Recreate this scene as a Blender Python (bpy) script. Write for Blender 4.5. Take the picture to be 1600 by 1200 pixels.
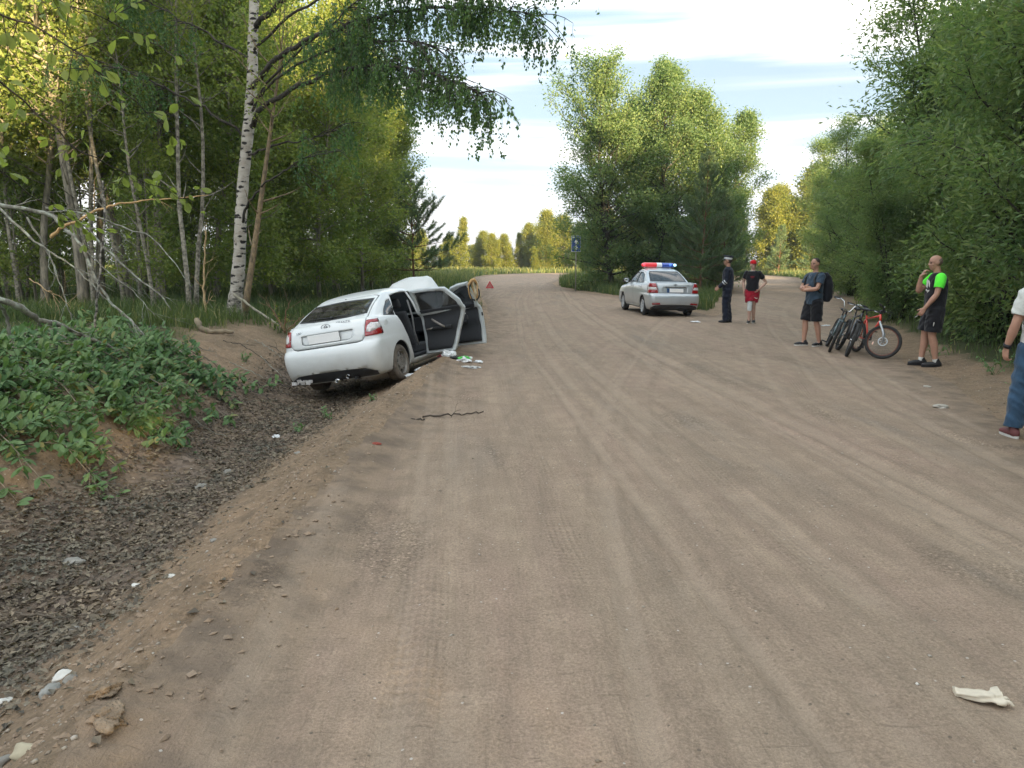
import bpy, bmesh, math, random
import numpy as np
from mathutils import Vector, Matrix, Euler
from mathutils.bvhtree import BVHTree

for o in list(bpy.data.objects):
    bpy.data.objects.remove(o)
SC = bpy.context.scene
COL = SC.collection
R = math.radians

# ------------------------------------------------------------------ camera
cam_data = bpy.data.cameras.new('camera')
cam = bpy.data.objects.new('camera', cam_data)
COL.objects.link(cam)
cam.location = (0, 0, 1.7)
cam.rotation_euler = (R(90 - 9.5), 0, 0)
cam_data.sensor_width = 36
cam_data.lens = 36 * 1164 / 1600
cam_data.clip_start = 0.05
cam_data.clip_end = 3000
SC.camera = cam

# ------------------------------------------------------------------ light
SUN_EL, SUN_AZ = 9.0, 150.0            # degrees; azimuth clockwise from +Y (the view), so behind on the right
SUN_STRENGTH = 5.0
SKY_STRENGTH = 0.10
EXPOSURE = 2.38
SC.view_settings.view_transform = 'Standard'
SC.view_settings.look = 'None'
SC.view_settings.gamma = 1.0
SC.view_settings.exposure = EXPOSURE
SC.view_settings.use_curve_mapping = False

world = bpy.data.worlds.new('World')
SC.world = world
world.use_nodes = True
wn, wl = world.node_tree.nodes, world.node_tree.links
wn.clear()


def make_world():
    out = wn.new('ShaderNodeOutputWorld')
    bg = wn.new('ShaderNodeBackground')
    bg.inputs['Strength'].default_value = SKY_STRENGTH
    sky = wn.new('ShaderNodeTexSky')
    sky.sky_type = 'NISHITA'
    sky.sun_disc = False
    sky.sun_elevation = R(SUN_EL)
    sky.sun_rotation = R(SUN_AZ)
    sky.air_density = 1.0
    sky.dust_density = 0.6
    sky.ozone_density = 1.5
    tc = wn.new('ShaderNodeTexCoord')
    sep = wn.new('ShaderNodeSeparateXYZ')
    wl.new(tc.outputs['Generated'], sep.inputs[0])
    # streaky layered cloud: the noise is stretched sideways, tilted slightly
    mp = wn.new('ShaderNodeMapping')
    mp.inputs['Scale'].default_value = (1.0, 0.7, 15.0)
    mp.inputs['Rotation'].default_value = (0, R(3), 0)
    mp.inputs['Location'].default_value = (3.1, 0.0, 2.6)
    wl.new(tc.outputs['Generated'], mp.inputs['Vector'])
    n1 = wn.new('ShaderNodeTexNoise')
    n1.inputs['Scale'].default_value = 1.25
    n1.inputs['Detail'].default_value = 5
    n1.inputs['Roughness'].default_value = 0.5
    n1.inputs['Distortion'].default_value = 0.35
    wl.new(mp.outputs[0], n1.inputs['Vector'])
    r1 = wn.new('ShaderNodeValToRGB')
    r1.color_ramp.interpolation = 'EASE'
    r1.color_ramp.elements[0].position = 0.43
    r1.color_ramp.elements[1].position = 0.66
    wl.new(n1.outputs['Fac'], r1.inputs['Fac'])
    # base sky: Nishita gently washed by thin high cloud, pale lavender at the horizon
    hz = wn.new('ShaderNodeValToRGB')
    e = hz.color_ramp.elements
    e[0].position = 0.0
    e[0].color = (1.65, 1.68, 2.0, 1)
    e[1].position = 0.5
    e[1].color = (1.15, 1.75, 2.25, 1)
    m = e.new(0.11)
    m.color = (1.35, 1.70, 2.15, 1)
    m = e.new(0.22)
    m.color = (1.22, 1.52, 1.78, 1)
    wl.new(sep.outputs['Z'], hz.inputs['Fac'])
    mx = wn.new('ShaderNodeMixRGB')
    mx.inputs['Fac'].default_value = 0.90
    wl.new(sky.outputs[0], mx.inputs[1])
    wl.new(hz.outputs[0], mx.inputs[2])
    # bright cloud
    cr = wn.new('ShaderNodeValToRGB')
    e = cr.color_ramp.elements
    e[0].position = 0.0
    e[0].color = (2.1, 2.05, 2.2, 1)
    e[1].position = 0.5
    e[1].color = (6.6, 6.4, 6.2, 1)
    m = e.new(0.10)
    m.color = (3.3, 3.2, 3.15, 1)
    m = e.new(0.2)
    m.color = (4.9, 4.7, 4.5, 1)
    wl.new(sep.outputs['Z'], cr.inputs['Fac'])
    mx2 = wn.new('ShaderNodeMixRGB')
    wl.new(r1.outputs['Color'], mx2.inputs['Fac'])
    wl.new(mx.outputs[0], mx2.inputs[1])
    wl.new(cr.outputs[0], mx2.inputs[2])
    wl.new(mx2.outputs[0], bg.inputs['Color'])
    wl.new(bg.outputs[0], out.inputs['Surface'])


make_world()
sd = bpy.data.lights.new('sun', 'SUN')
sd.energy = SUN_STRENGTH
sd.angle = R(0.5)
sd.color = (1.0, 0.76, 0.42)
sun = bpy.data.objects.new('sun', sd)
COL.objects.link(sun)
_az, _el = R(SUN_AZ), R(SUN_EL)
SUNV = Vector((math.sin(_az) * math.cos(_el), math.cos(_az) * math.cos(_el), math.sin(_el)))
sun.rotation_euler = SUNV.to_track_quat('Z', 'Y').to_euler()
sun.location = SUNV * 60

SC.cycles.max_bounces = 6
SC.cycles.diffuse_bounces = 3
SC.cycles.glossy_bounces = 3
SC.cycles.transmission_bounces = 4
SC.cycles.transparent_max_bounces = 8
SC.cycles.use_denoising = True
SC.cycles.sample_clamp_indirect = 6
SC.cycles.blur_glossy = 0.5


# ------------------------------------------------------------------ object helpers
def tag(o, label=None, cat=None, group=None, kind=None):
    if label: o['label'] = label
    if cat: o['category'] = cat
    if group: o['group'] = group
    if kind: o['kind'] = kind
    return o


def empty(name, loc=(0, 0, 0), rot=(0, 0, 0), label=None, cat=None, group=None):
    o = bpy.data.objects.new(name, None)
    o.empty_display_size = 0.1
    COL.objects.link(o)
    o.location = loc
    o.rotation_euler = rot
    return tag(o, label, cat, group)


def link(name, me, mats, parent=None, loc=None, rot=None, smooth=None):
    if mats is not None:
        if not isinstance(mats, (list, tuple)):
            mats = [mats]
        me.materials.clear()
        for m in mats:
            me.materials.append(m)
    o = bpy.data.objects.new(name, me)
    COL.objects.link(o)
    if parent is not None: o.parent = parent
    if loc is not None: o.location = loc
    if rot is not None: o.rotation_euler = rot
    if smooth is not None:
        me.polygons.foreach_set('use_smooth', [smooth] * len(me.polygons))
    return o


def np_mesh(name, verts, faces, smooth=True, matidx=None):
    """verts (n,3); faces (m,k) all of the same size k, or a list of such arrays"""
    me = bpy.data.meshes.new(name)
    verts = np.asarray(verts, dtype=np.float32)
    fl = faces if isinstance(faces, list) else [faces]
    fl = [np.asarray(f, dtype=np.int32) for f in fl if len(f)]
    me.vertices.add(len(verts))
    me.vertices.foreach_set('co', verts.ravel())
    nl = sum(f.size for f in fl)
    npoly = sum(len(f) for f in fl)
    me.loops.add(nl)
    me.loops.foreach_set('vertex_index', np.concatenate([f.ravel() for f in fl]))
    me.polygons.add(npoly)
    sizes = np.concatenate([np.full(len(f), f.shape[1], dtype=np.int32) for f in fl])
    starts = np.concatenate([[0], np.cumsum(sizes)[:-1]]).astype(np.int32)
    me.polygons.foreach_set('loop_start', starts)
    me.polygons.foreach_set('loop_total', sizes)
    if matidx is not None:
        me.polygons.foreach_set('material_index', np.asarray(matidx, dtype=np.int32))
    me.polygons.foreach_set('use_smooth', np.full(npoly, bool(smooth)))
    me.update(calc_edges=True)
    me.validate(verbose=False)
    return me


class Geo:
    """collects verts and quads/tris and makes one mesh"""
    def __init__(self):
        self.v, self.q, self.t, self.n = [], [], [], 0

    def add(self, v, q=None, t=None):
        v = np.asarray(v, dtype=float).reshape(-1, 3)
        self.v.append(v)
        if q is not None and len(q): self.q.append(np.asarray(q, dtype=int).reshape(-1, 4) + self.n)
        if t is not None and len(t): self.t.append(np.asarray(t, dtype=int).reshape(-1, 3) + self.n)
        self.n += len(v)

    def xform(self, M):
        M = np.array(M)
        self.v = [v @ M[:3, :3].T + M[:3, 3] for v in self.v]
        return self

    def merge(self, g, M=None):
        vv = np.concatenate(g.v)
        if M is not None:
            M = np.array(M)
            vv = vv @ M[:3, :3].T + M[:3, 3]
        self.v.append(vv)
        for q in g.q: self.q.append(q + self.n)
        for t in g.t: self.t.append(t + self.n)
        self.n += len(vv)

    def tube(self, pts, radii, sides=6, cap=True):
        P = np.asarray(pts, dtype=float)
        n = len(P)
        rad = np.broadcast_to(np.asarray(radii, dtype=float), (n,)).copy()
        T = np.gradient(P, axis=0)
        T /= np.linalg.norm(T, axis=1, keepdims=True) + 1e-12
        ref = np.array([0, 0, 1.0]) if abs(T[0, 2]) < 0.9 else np.array([1.0, 0, 0])
        U = np.cross(T[0], ref); U /= np.linalg.norm(U)
        a = np.arange(sides) * 2 * np.pi / sides
        V = np.zeros((n, sides, 3))
        for i in range(n):
            U = U - T[i] * np.dot(U, T[i]); U /= np.linalg.norm(U) + 1e-12
            W = np.cross(T[i], U)
            V[i] = P[i] + rad[i] * (np.cos(a)[:, None] * U + np.sin(a)[:, None] * W)
        i, j = np.meshgrid(np.arange(n - 1), np.arange(sides), indexing='ij')
        j2 = (j + 1) % sides
        q = np.stack([i * sides + j, i * sides + j2, (i + 1) * sides + j2, (i + 1) * sides + j], -1).reshape(-1, 4)
        vv = V.reshape(-1, 3)
        if cap:
            vv = np.concatenate([vv, P[:1], P[-1:]])
            c0, c1 = n * sides, n * sides + 1
            k = np.arange(sides); k2 = (k + 1) % sides
            t = np.concatenate([np.stack([k2, k, np.full(sides, c0)], -1),
                                np.stack([(n - 1) * sides + k, (n - 1) * sides + k2, np.full(sides, c1)], -1)])
            self.add(vv, q, t)
        else:
            self.add(vv, q)
        return self

    def ball(self, c, r, seg=12, rings=8, M=None):
        r = np.broadcast_to(np.asarray(r, dtype=float), (3,))
        th = np.linspace(0, np.pi, rings + 1)[1:-1]
        ph = np.arange(seg) * 2 * np.pi / seg
        v = np.stack([np.sin(th)[:, None] * np.cos(ph), np.sin(th)[:, None] * np.sin(ph),
                      np.repeat(np.cos(th)[:, None], seg, 1)], -1).reshape(-1, 3)
        v = np.concatenate([v, [[0, 0, 1], [0, 0, -1]]]) * r
        if M is not None: v = v @ np.array(M)[:3, :3].T
        v = v + np.asarray(c)
        i, j = np.meshgrid(np.arange(rings - 2), np.arange(seg), indexing='ij')
        j2 = (j + 1) % seg
        q = np.stack([i * seg + j, (i + 1) * seg + j, (i + 1) * seg + j2, i * seg + j2], -1).reshape(-1, 4)
        k = np.arange(seg); k2 = (k + 1) % seg
        N = (rings - 1) * seg
        t = np.concatenate([np.stack([k, k2, np.full(seg, N)], -1),
                            np.stack([(rings - 2) * seg + k2, (rings - 2) * seg + k, np.full(seg, N + 1)], -1)])
        self.add(v, q, t)
        return self

    def box(self, c, s, M=None, taper=1.0):
        c = np.asarray(c, float); s = np.asarray(s, float) / 2
        v = np.array([[x, y, z] for z in (-1, 1) for y in (-1, 1) for x in (-1, 1)], float) * s
        v[4:, :2] *= taper
        if M is not None: v = v @ np.array(M)[:3, :3].T
        q = [[0, 2, 3, 1], [4, 5, 7, 6], [0, 1, 5, 4], [2, 6, 7, 3], [0, 4, 6, 2], [1, 3, 7, 5]]
        self.add(v + c, q)
        return self

    def lathe(self, prof, seg=24, axis='x', c=(0, 0, 0), closed=False):
        """prof: list of (radius, along)"""
        pr = np.asarray(prof, float)
        a = np.arange(seg) * 2 * np.pi / seg
        rr, al = pr[:, 0], pr[:, 1]
        A = np.repeat(al[:, None], seg, 1)
        B = rr[:, None] * np.cos(a); C_ = rr[:, None] * np.sin(a)
        v = {'x': np.stack([A, B, C_], -1), 'y': np.stack([C_, A, B], -1), 'z': np.stack([B, C_, A], -1)}[axis].reshape(-1, 3)
        n = len(pr)
        m = n if closed else n - 1
        i, j = np.meshgrid(np.arange(m), np.arange(seg), indexing='ij')
        i2 = (i + 1) % n; j2 = (j + 1) % seg
        q = np.stack([i * seg + j, i * seg + j2, i2 * seg + j2, i2 * seg + j], -1).reshape(-1, 4)
        self.add(v + np.asarray(c), q)
        return self

    def mesh(self, name, smooth=True):
        v = np.concatenate(self.v)
        f = []
        if self.q: f.append(np.concatenate(self.q))
        if self.t: f.append(np.concatenate(self.t))
        return np_mesh(name, v, f, smooth)

    def build(self, name, mat, parent=None, smooth=True, **kw):
        return link(name, self.mesh(name, smooth), mat, parent, **kw)


def edge_smooth(o, ang=35):
    """sharp edges above an angle on a smooth-shaded mesh"""
    bm = bmesh.new(); bm.from_mesh(o.data)
    for e in bm.edges:
        if len(e.link_faces) == 2 and e.calc_face_angle(0) > R(ang): e.smooth = False
    bm.to_mesh(o.data); bm.free()


# ------------------------------------------------------------------ noise (numpy)
_rngp = np.random.default_rng(7)
_perm = np.tile(_rngp.permutation(512), 3)
_grad = np.stack([np.cos(np.arange(512) * 2.399), np.sin(np.arange(512) * 2.399)], -1)


def pnoise(x, y):
    xi, yi = np.floor(x).astype(int), np.floor(y).astype(int)
    xf, yf = x - xi, y - yi
    u, v = xf * xf * xf * (xf * (xf * 6 - 15) + 10), yf * yf * yf * (yf * (yf * 6 - 15) + 10)

    def g(ix, iy, dx, dy):
        h = _perm[(_perm[ix % 512] + iy) % 512] % 512
        return _grad[h, 0] * dx + _grad[h, 1] * dy
    a = g(xi, yi, xf, yf); b = g(xi + 1, yi, xf - 1, yf)
    c = g(xi, yi + 1, xf, yf - 1); d = g(xi + 1, yi + 1, xf - 1, yf - 1)
    return (a * (1 - u) + b * u) * (1 - v) + (c * (1 - u) + d * u) * v * 1.0


def fbm(x, y, o=4, s=1.0, rough=0.5):
    t, a = 0, 1.0
    for i in range(o):
        t = t + a * pnoise(x * s + 17.3 * i, y * s - 9.1 * i)
        s *= 2.03; a *= rough
    return t


def sstep(a, b, x):
    t = np.clip((x - a) / (b - a), 0, 1)
    return t * t * (3 - 2 * t)


# ------------------------------------------------------------------ materials
class NT:
    def __init__(self, name):
        self.m = bpy.data.materials.new(name)
        self.m.use_nodes = True
        self.n, self.l = self.m.node_tree.nodes, self.m.node_tree.links
        self.n.clear()
        self.out = self.n.new('ShaderNodeOutputMaterial')

    def node(self, typ, **kw):
        n = self.n.new('ShaderNode' + typ)
        for k, v in kw.items():
            if hasattr(n, k) and not k.startswith('_'):
                setattr(n, k, v)
        return n

    def set(self, sock, v):
        if isinstance(v, bpy.types.NodeSocket): self.l.new(v, sock)
        elif v is not None: sock.default_value = v

    def coord(self, which='Object', scale=None, rot=None):
        tc = self.node('TexCoord')
        if scale is None: return tc.outputs[which]
        mp = self.node('Mapping')
        self.l.new(tc.outputs[which], mp.inputs[0])
        mp.inputs['Scale'].default_value = scale if hasattr(scale, '__len__') else (scale,) * 3
        if rot: mp.inputs['Rotation'].default_value = rot
        return mp.outputs[0]

    def noise(self, vec, scale, detail=4, rough=0.55, dist=0.0):
        n = self.node('TexNoise')
        self.set(n.inputs['Vector'], vec)
        n.inputs['Scale'].default_value = scale
        n.inputs['Detail'].default_value = detail
        n.inputs['Roughness'].default_value = rough
        n.inputs['Distortion'].default_value = dist
        return n.outputs['Fac']

    def voro(self, vec, scale, feature='F1', out='Distance', rand=1.0):
        n = self.node('TexVoronoi', feature=feature)
        self.set(n.inputs['Vector'], vec)
        n.inputs['Scale'].default_value = scale
        n.inputs['Randomness'].default_value = rand
        return n.outputs[out]

    def ramp(self, fac, stops, interp='LINEAR'):
        n = self.node('ValToRGB')
        n.color_ramp.interpolation = interp
        e = n.color_ramp.elements
        while len(e) < len(stops): e.new(0.5)
        for k, (p, c) in enumerate(stops):
            e[k].position = p
            e[k].color = (c, c, c, 1) if not hasattr(c, '__len__') else (*c[:3], 1)
        self.set(n.inputs['Fac'], fac)
        return n.outputs['Color']

    def mix(self, fac, a, b, blend='MIX'):
        n = self.node('MixRGB', blend_type=blend)
        self.set(n.inputs[0], fac)
        for s, v in ((n.inputs[1], a), (n.inputs[2], b)):
            if isinstance(v, (tuple, list)): v = (*v[:3], 1)
            elif isinstance(v, float): v = (v, v, v, 1)
            self.set(s, v)
        return n.outputs[0]

    def math(self, op, a, b=None, c=None, clamp=False):
        n = self.node('Math', operation=op)
        n.use_clamp = clamp
        self.set(n.inputs[0], a)
        if b is not None: self.set(n.inputs[1], b)
        if c is not None: self.set(n.inputs[2], c)
        return n.outputs[0]

    def attr(self, name, out='Fac'):
        n = self.node('Attribute')
        n.attribute_name = name
        return n.outputs[out]

    def bump(self, h, strength=0.5, dist=0.01, normal=None):
        n = self.node('Bump')
        n.inputs['Strength'].default_value = strength
        n.inputs['Distance'].default_value = dist
        self.set(n.inputs['Height'], h)
        if normal is not None: self.set(n.inputs['Normal'], normal)
        return n.outputs[0]

    def pbr(self, color=(0.5, 0.5, 0.5), rough=0.6, metal=0.0, spec=0.5, normal=None, coat=0.0, coat_rough=0.05,
            trans=0.0, ior=1.45, alpha=None, emit=None, emit_s=0.0, sub=0.0, sheen=0.0):
        p = self.node('BsdfPrincipled')
        if isinstance(color, (tuple, list)): color = (*color[:3], 1)
        self.set(p.inputs['Base Color'], color)
        self.set(p.inputs['Roughness'], rough)
        self.set(p.inputs['Metallic'], metal)
        p.inputs['Specular IOR Level'].default_value = spec
        p.inputs['Coat Weight'].default_value = coat
        p.inputs['Coat Roughness'].default_value = coat_rough
        p.inputs['Transmission Weight'].default_value = trans
        p.inputs['IOR'].default_value = ior
        p.inputs['Sheen Weight'].default_value = sheen
        if sub:
            p.inputs['Subsurface Weight'].default_value = sub
            p.inputs['Subsurface Radius'].default_value = (0.02, 0.008, 0.004)
            p.inputs['Subsurface Scale'].default_value = 0.5
        if alpha is not None: self.set(p.inputs['Alpha'], alpha)
        if emit is not None:
            p.inputs['Emission Color'].default_value = (*emit, 1)
            p.inputs['Emission Strength'].default_value = emit_s
        if normal is not None: self.l.new(normal, p.inputs['Normal'])
        self.l.new(p.outputs[0], self.out.inputs['Surface'])
        self.p = p
        return self.m


def plain(name, color, rough=0.6, metal=0.0, var=0.12, scale=12.0, bump=0.0, bdist=0.003, **kw):
    """a procedural material: base colour with a little mottling and relief"""
    t = NT(name)
    c = t.coord('Object')
    nz = t.noise(c, scale, 5)
    f = t.ramp(nz, [(0.3, 1 - var), (0.7, 1 + var * 0.6)])
    col = t.mix(1.0, (*color,), f, 'MULTIPLY')
    nrm = t.bump(t.noise(c, scale * 5, 3), bump, bdist) if bump else None
    return t.pbr(col, rough, metal, normal=nrm, **kw)


def leaf_mat(name, dark, light, trans=0.35, hue_var=0.04, scale=0.6, rough=0.5, yellow=None):
    """leaf: diffuse, some light through it, a faint gloss; each leaf a slightly different green"""
    t = NT(name)
    geo = t.node('NewGeometry')
    rnd = geo.outputs['Random Per Island']
    c = t.coord('Object')
    patch = t.noise(c, scale, 2)
    col = t.mix(rnd, dark, light)
    stops = [(0.3, (0.75, 0.85, 0.8)), (0.7, (1.2, 1.12, 0.95))]
    col = t.mix(1.0, col, t.ramp(patch, stops), 'MULTIPLY')
    if yellow:
        yl = t.ramp(rnd, [(0.93, 0.0), (0.96, 1.0)])
        col = t.mix(yl, col, yellow)
    d = t.node('BsdfPrincipled')
    t.set(d.inputs['Base Color'], col)
    d.inputs['Roughness'].default_value = rough
    d.inputs['Specular IOR Level'].default_value = 0.35
    tr = t.node('BsdfTranslucent')
    tcol = t.mix(1.0, col, (1.25, 1.35, 0.7), 'MULTIPLY')
    t.set(tr.inputs['Color'], tcol)
    mx = t.node('MixShader')
    mx.inputs[0].default_value = trans
    t.l.new(d.outputs[0], mx.inputs[1])
    t.l.new(tr.outputs[0], mx.inputs[2])
    t.l.new(mx.outputs[0], t.out.inputs['Surface'])
    return t.m
# ------------------------------------------------------------------ ground and road
ROAD_POLY = np.array([(-1.45, -40), (-1.45, 2.3), (-1.45, 3.1), (-1.42, 4.5), (-1.31, 6.2), (-1.2, 9.2), (-1.05, 12), (-0.75, 16), (-0.62, 20),
                      (-0.8, 26), (-1.2, 31), (-1.7, 42), (-2.7, 58), (-3.4, 70), (-2.6, 81), (0.5, 90), (5, 94), (14, 95), (23, 91), (27.5, 82), (26.3, 70),
                      (22, 58), (18.1, 46.2), (14.7, 33.2), (12.1, 26.9), (9.4, 20.1), (7.6, 15.2), (6.35, 11.7),
                      (6.1, 10.2), (5.3, 8.0), (4.5, 5.9), (4.3, 4), (4.4, 0), (4.5, -40)], float)
# the wedge of grass and trees that the two arms of the road enclose
ISLAND = np.array([(6.1, 22.6), (6.7, 23.6), (8.2, 29), (11.5, 39), (15.2, 50.8), (17.4, 60), (17, 68), (12, 76), (7.5, 76), (4.4, 66), (2.9, 54), (2.75, 47), (3.3, 41),
                   (4.9, 34.5), (5.7, 28.8), (6.0, 24.0)], float)


def in_poly(x, y, P):
    inside = np.zeros(x.shape, bool)
    n = len(P)
    for i in range(n):
        x1, y1 = P[i]; x2, y2 = P[(i + 1) % n]
        if y1 == y2: continue
        c = ((y1 > y) != (y2 > y)) & (x < (x2 - x1) * (y - y1) / (y2 - y1) + x1)
        inside ^= c
    return inside


def on_road(x, y):
    return in_poly(x, y, ROAD_POLY) & ~in_poly(x, y, ISLAND)


def road_dist(x, y):
    return np.minimum(poly_dist(x, y, ROAD_POLY), poly_dist(x, y, ISLAND))


def poly_dist(x, y, P):
    d = np.full(x.shape, 1e9)
    n = len(P)
    for i in range(n):
        a = P[i]; b = P[(i + 1) % n]
        ab = b - a
        t = np.clip(((x - a[0]) * ab[0] + (y - a[1]) * ab[1]) / (ab @ ab), 0, 1)
        d = np.minimum(d, np.hypot(x - a[0] - t * ab[0], y - a[1] - t * ab[1]))
    return d


PX = [-500, -60, -14, -8, -6, -5.1, -4.5, -4.05, -3.7, -3.15, -2.7, -2.2, -1.85, -1.62, -1.35, -1.0, 500]
PZ_DITCH = [0.9, 0.7, 0.62, 0.56, 0.48, 0.33, -0.02, -0.33, -0.46, -0.53, -0.47, -0.27, -0.10, 0.03, 0.055, 0.0, 0.0]
PZ_FLAT = [0.4, 0.3, 0.35, 0.4, 0.36, 0.28, 0.2, 0.15, 0.10, 0.06, 0.03, 0.02, 0.03, 0.04, 0.03, 0.0, 0.0]


def ground_z(x, y, detail=True):
    x = np.asarray(x, float); y = np.asarray(y, float)
    sh = 0.22 * pnoise(y * 0.35, y * 0 + 3.3) + 0.08 * pnoise(y * 1.3, y * 0 + 8.1)
    left_edge = np.interp(y, [0, 8.5, 11.5, 13.5, 16, 20, 26, 31, 42, 58, 80], [0, 0.08, 0.40, 0.72, 0.7, 0.75, 0.6, 0.2, -0.3, -1.3, -2])
    xx = x - np.where(x < 0, sh * sstep(0.2, -1.5, x) + left_edge * sstep(-6, -2, x), 0)
    zd = np.interp(xx, PX, PZ_DITCH); zf = np.interp(xx, PX, PZ_FLAT)
    k = sstep(14.5, 20, y)
    z = zd * (1 - k) + zf * k
    z = np.where(x < -0.9, z * (1 - 0.85 * sstep(35, 70, y)), z)
    # right side: slightly raised verge
    rd = np.where(x > 3, np.clip(x - np.interp(y, [0, 6, 8, 10.2, 11.7, 15, 20, 27, 33, 46], [4.6, 4.7, 5.4, 6.2, 6.5, 7.8, 9.5, 12.2, 14.8, 18.2]), 0, 3), 0)
    z = z + 0.14 * sstep(0, 1.2, rd) * (y < 60)
    if detail:
        rough = sstep(-0.9, -1.7, x) * (y < 40)
        z = z + 0.050 * rough * fbm(x, y, 4, 1.7) + 0.02 * rough * fbm(x + 5, y, 3, 7)
        z = z + rough * 0.03 * np.clip(fbm(x, y * 0.8, 3, 3.1), 0, 1)
        rdg = np.exp(-((xx + 1.62) / 0.24) ** 2) * (y < 30)
        z = z + rdg * (0.065 + 0.065 * np.clip(fbm(x, y, 4, 1.9), -0.6, 1) + 0.022 * fbm(x + 9, y, 3, 9))
        z = z + 0.012 * fbm(x, y, 3, 0.5)
        rr = sstep(0.0, 0.6, rd)
        z = z + rr * 0.035 * fbm(x, y, 4, 2.2)
    return z


def lanes(x, y):
    """two families of wheel tracks: lateral coordinates along the main road and the right-hand fork"""
    c1 = 1.3 - 0.055 * y + 0.0012 * y ** 2 - 0.45 * sstep(0, 16, y) + 0.004 * np.clip(y - 40, 0, 50) ** 1.6
    c2 = 1.6 + 0.06 * y + 0.0062 * y ** 2 * sstep(3, 14, y)
    return x - c1, x - c2


def track_relief(x, y, with_rut=False):
    u1, u2 = lanes(x, y)
    rut = 0.0 * x
    rg = random.Random(4)
    for k in range(20):
        c = rg.uniform(-2.4, 2.6); w = rg.uniform(0.045, 0.11); dpt = rg.uniform(0.004, 0.013)
        wob = 0.10 * pnoise(y * 0.15 + k * 7, y * 0 + k)
        u = u1 if k % 3 else u2
        q = (u - c - wob) / w
        rut -= dpt * np.exp(-q ** 4) * (0.4 + 0.8 * (pnoise(y * 0.4 + k, y * 0 + 2) > -0.1))
        rut += dpt * 0.6 * (np.exp(-((np.abs(q) - 1.35) / 0.3) ** 2))
    sm = 0.006 * fbm(u1 * 3.0, y * 0.35, 3, 1.4) + 0.004 * fbm(u1 * 9, y * 0.5, 2, 1)
    lump = 0.006 * fbm(x, y, 4, 2.5)
    if with_rut: return rut + sm + lump, rut
    return rut + sm + lump


def axis(lo, hi, fine_lo, fine_hi, step, grow):
    a = list(np.arange(fine_lo, fine_hi, step))
    s, v = step, a[-1]
    while v < hi: s *= grow; v += s; a.append(v)
    s, v = step, a[0]
    b = []
    while v > lo: s *= grow; v -= s; b.append(v)
    return np.array(b[::-1] + a)


def make_ground():
    xs = axis(-380, 380, -5.2, 6.4, 0.036, 1.045)
    ys = [1.2]
    while ys[-1] < 110: ys.append(ys[-1] + max(0.026, ys[-1] * 0.0062))
    s = 0.7
    while ys[-1] < 480: s *= 1.12; ys.append(ys[-1] + s)
    b, s = [1.2], 0.03
    while b[-1] > -150: s *= 1.13; b.append(b[-1] - s)
    ys = np.array(b[:0:-1] + ys)
    X, Y = np.meshgrid(xs, ys)
    x, y = X.ravel(), Y.ravel()
    wx = 0.10 * fbm(x, y, 3, 0.9); wy = 0.15 * fbm(x + 40, y, 3, 0.7)
    big = np.abs(y) > 130
    ins = on_road(x + wx, y + wy) & ~big
    dist = np.where((y < 130) & (y > -60) & (np.abs(x) < 90), road_dist(x, y), 50)
    sd_ = np.where(ins, dist, -dist)
    z = ground_z(x, y)
    tr_, rut_ = track_relief(x, y, True)
    z = z + tr_ * sstep(0.0, 0.5, sd_) * (y < 90)
    nx, ny = len(xs), len(ys)
    i, j = np.meshgrid(np.arange(ny - 1), np.arange(nx - 1), indexing='ij')
    f = np.stack([i * nx + j, i * nx + j + 1, (i + 1) * nx + j + 1, (i + 1) * nx + j], -1).reshape(-1, 4)
    fr = ins[f].sum(1) >= 2
    V = np.stack([x, y, z], -1)
    u1, u2 = lanes(x, y)
    litter = sstep(-4.35, -3.9, x - 0.25 * pnoise(y, x)) * sstep(-2.25, -2.7, x - 0.28 * fbm(x, y, 3, 1.1)) * sstep(16, 13, y)
    litter = np.clip(litter + 0.25 * fbm(x, y, 3, 1.8) * (litter > 0.02), 0, 1)
    green = green_mask(x, y)
    for name, sel in (('road', fr), ('ground', ~fr)):
        ff = f[sel]
        used = np.zeros(len(V), bool); used[ff.ravel()] = True
        idx = np.cumsum(used) - 1
        me = np_mesh(name, V[used], idx[ff])
        for an, arr in (('trk', u1), ('trk2', u2), ('litter', litter), ('green', green), ('edge', sd_), ('rut', rut_ / 0.012)):
            a = me.attributes.new(an, 'FLOAT', 'POINT')
            a.data.foreach_set('value', arr[used].astype(np.float32))
        tag(link(name, me, MAT[name]), kind='structure')
    return


def green_mask(x, y):
    ins = on_road(x, y)
    d = np.where((y < 130) & (y > -60) & (np.abs(x) < 90), road_dist(x, y), 50)
    g = np.where(ins, 0, 1.0) * sstep(0.15, 1.0, d + 0.4 * fbm(x, y, 3, 0.8))
    # bare ditch, bank and verge near the camera
    bare = sstep(-6.3, -5.2, x - 0.8 * fbm(x, y, 2, 0.5)) * (x < 0) * sstep(17.5, 14.5, y + 1.2 * fbm(x, y, 2, 0.7))
    g = g * (1 - bare)
    # bare verge on the right up to the trees
    ed = np.interp(y, [0, 6, 8, 10.2, 11.7, 15, 20], [5.4, 5.6, 6.2, 6.9, 7.1, 8.2, 9.6])
    vr = (x > 3) * (y < 19) * sstep(0.5, 0.0, x - ed + 0.5 * fbm(x, y, 2, 0.9))
    return np.clip(g * (1 - vr), 0, 1)


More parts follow.
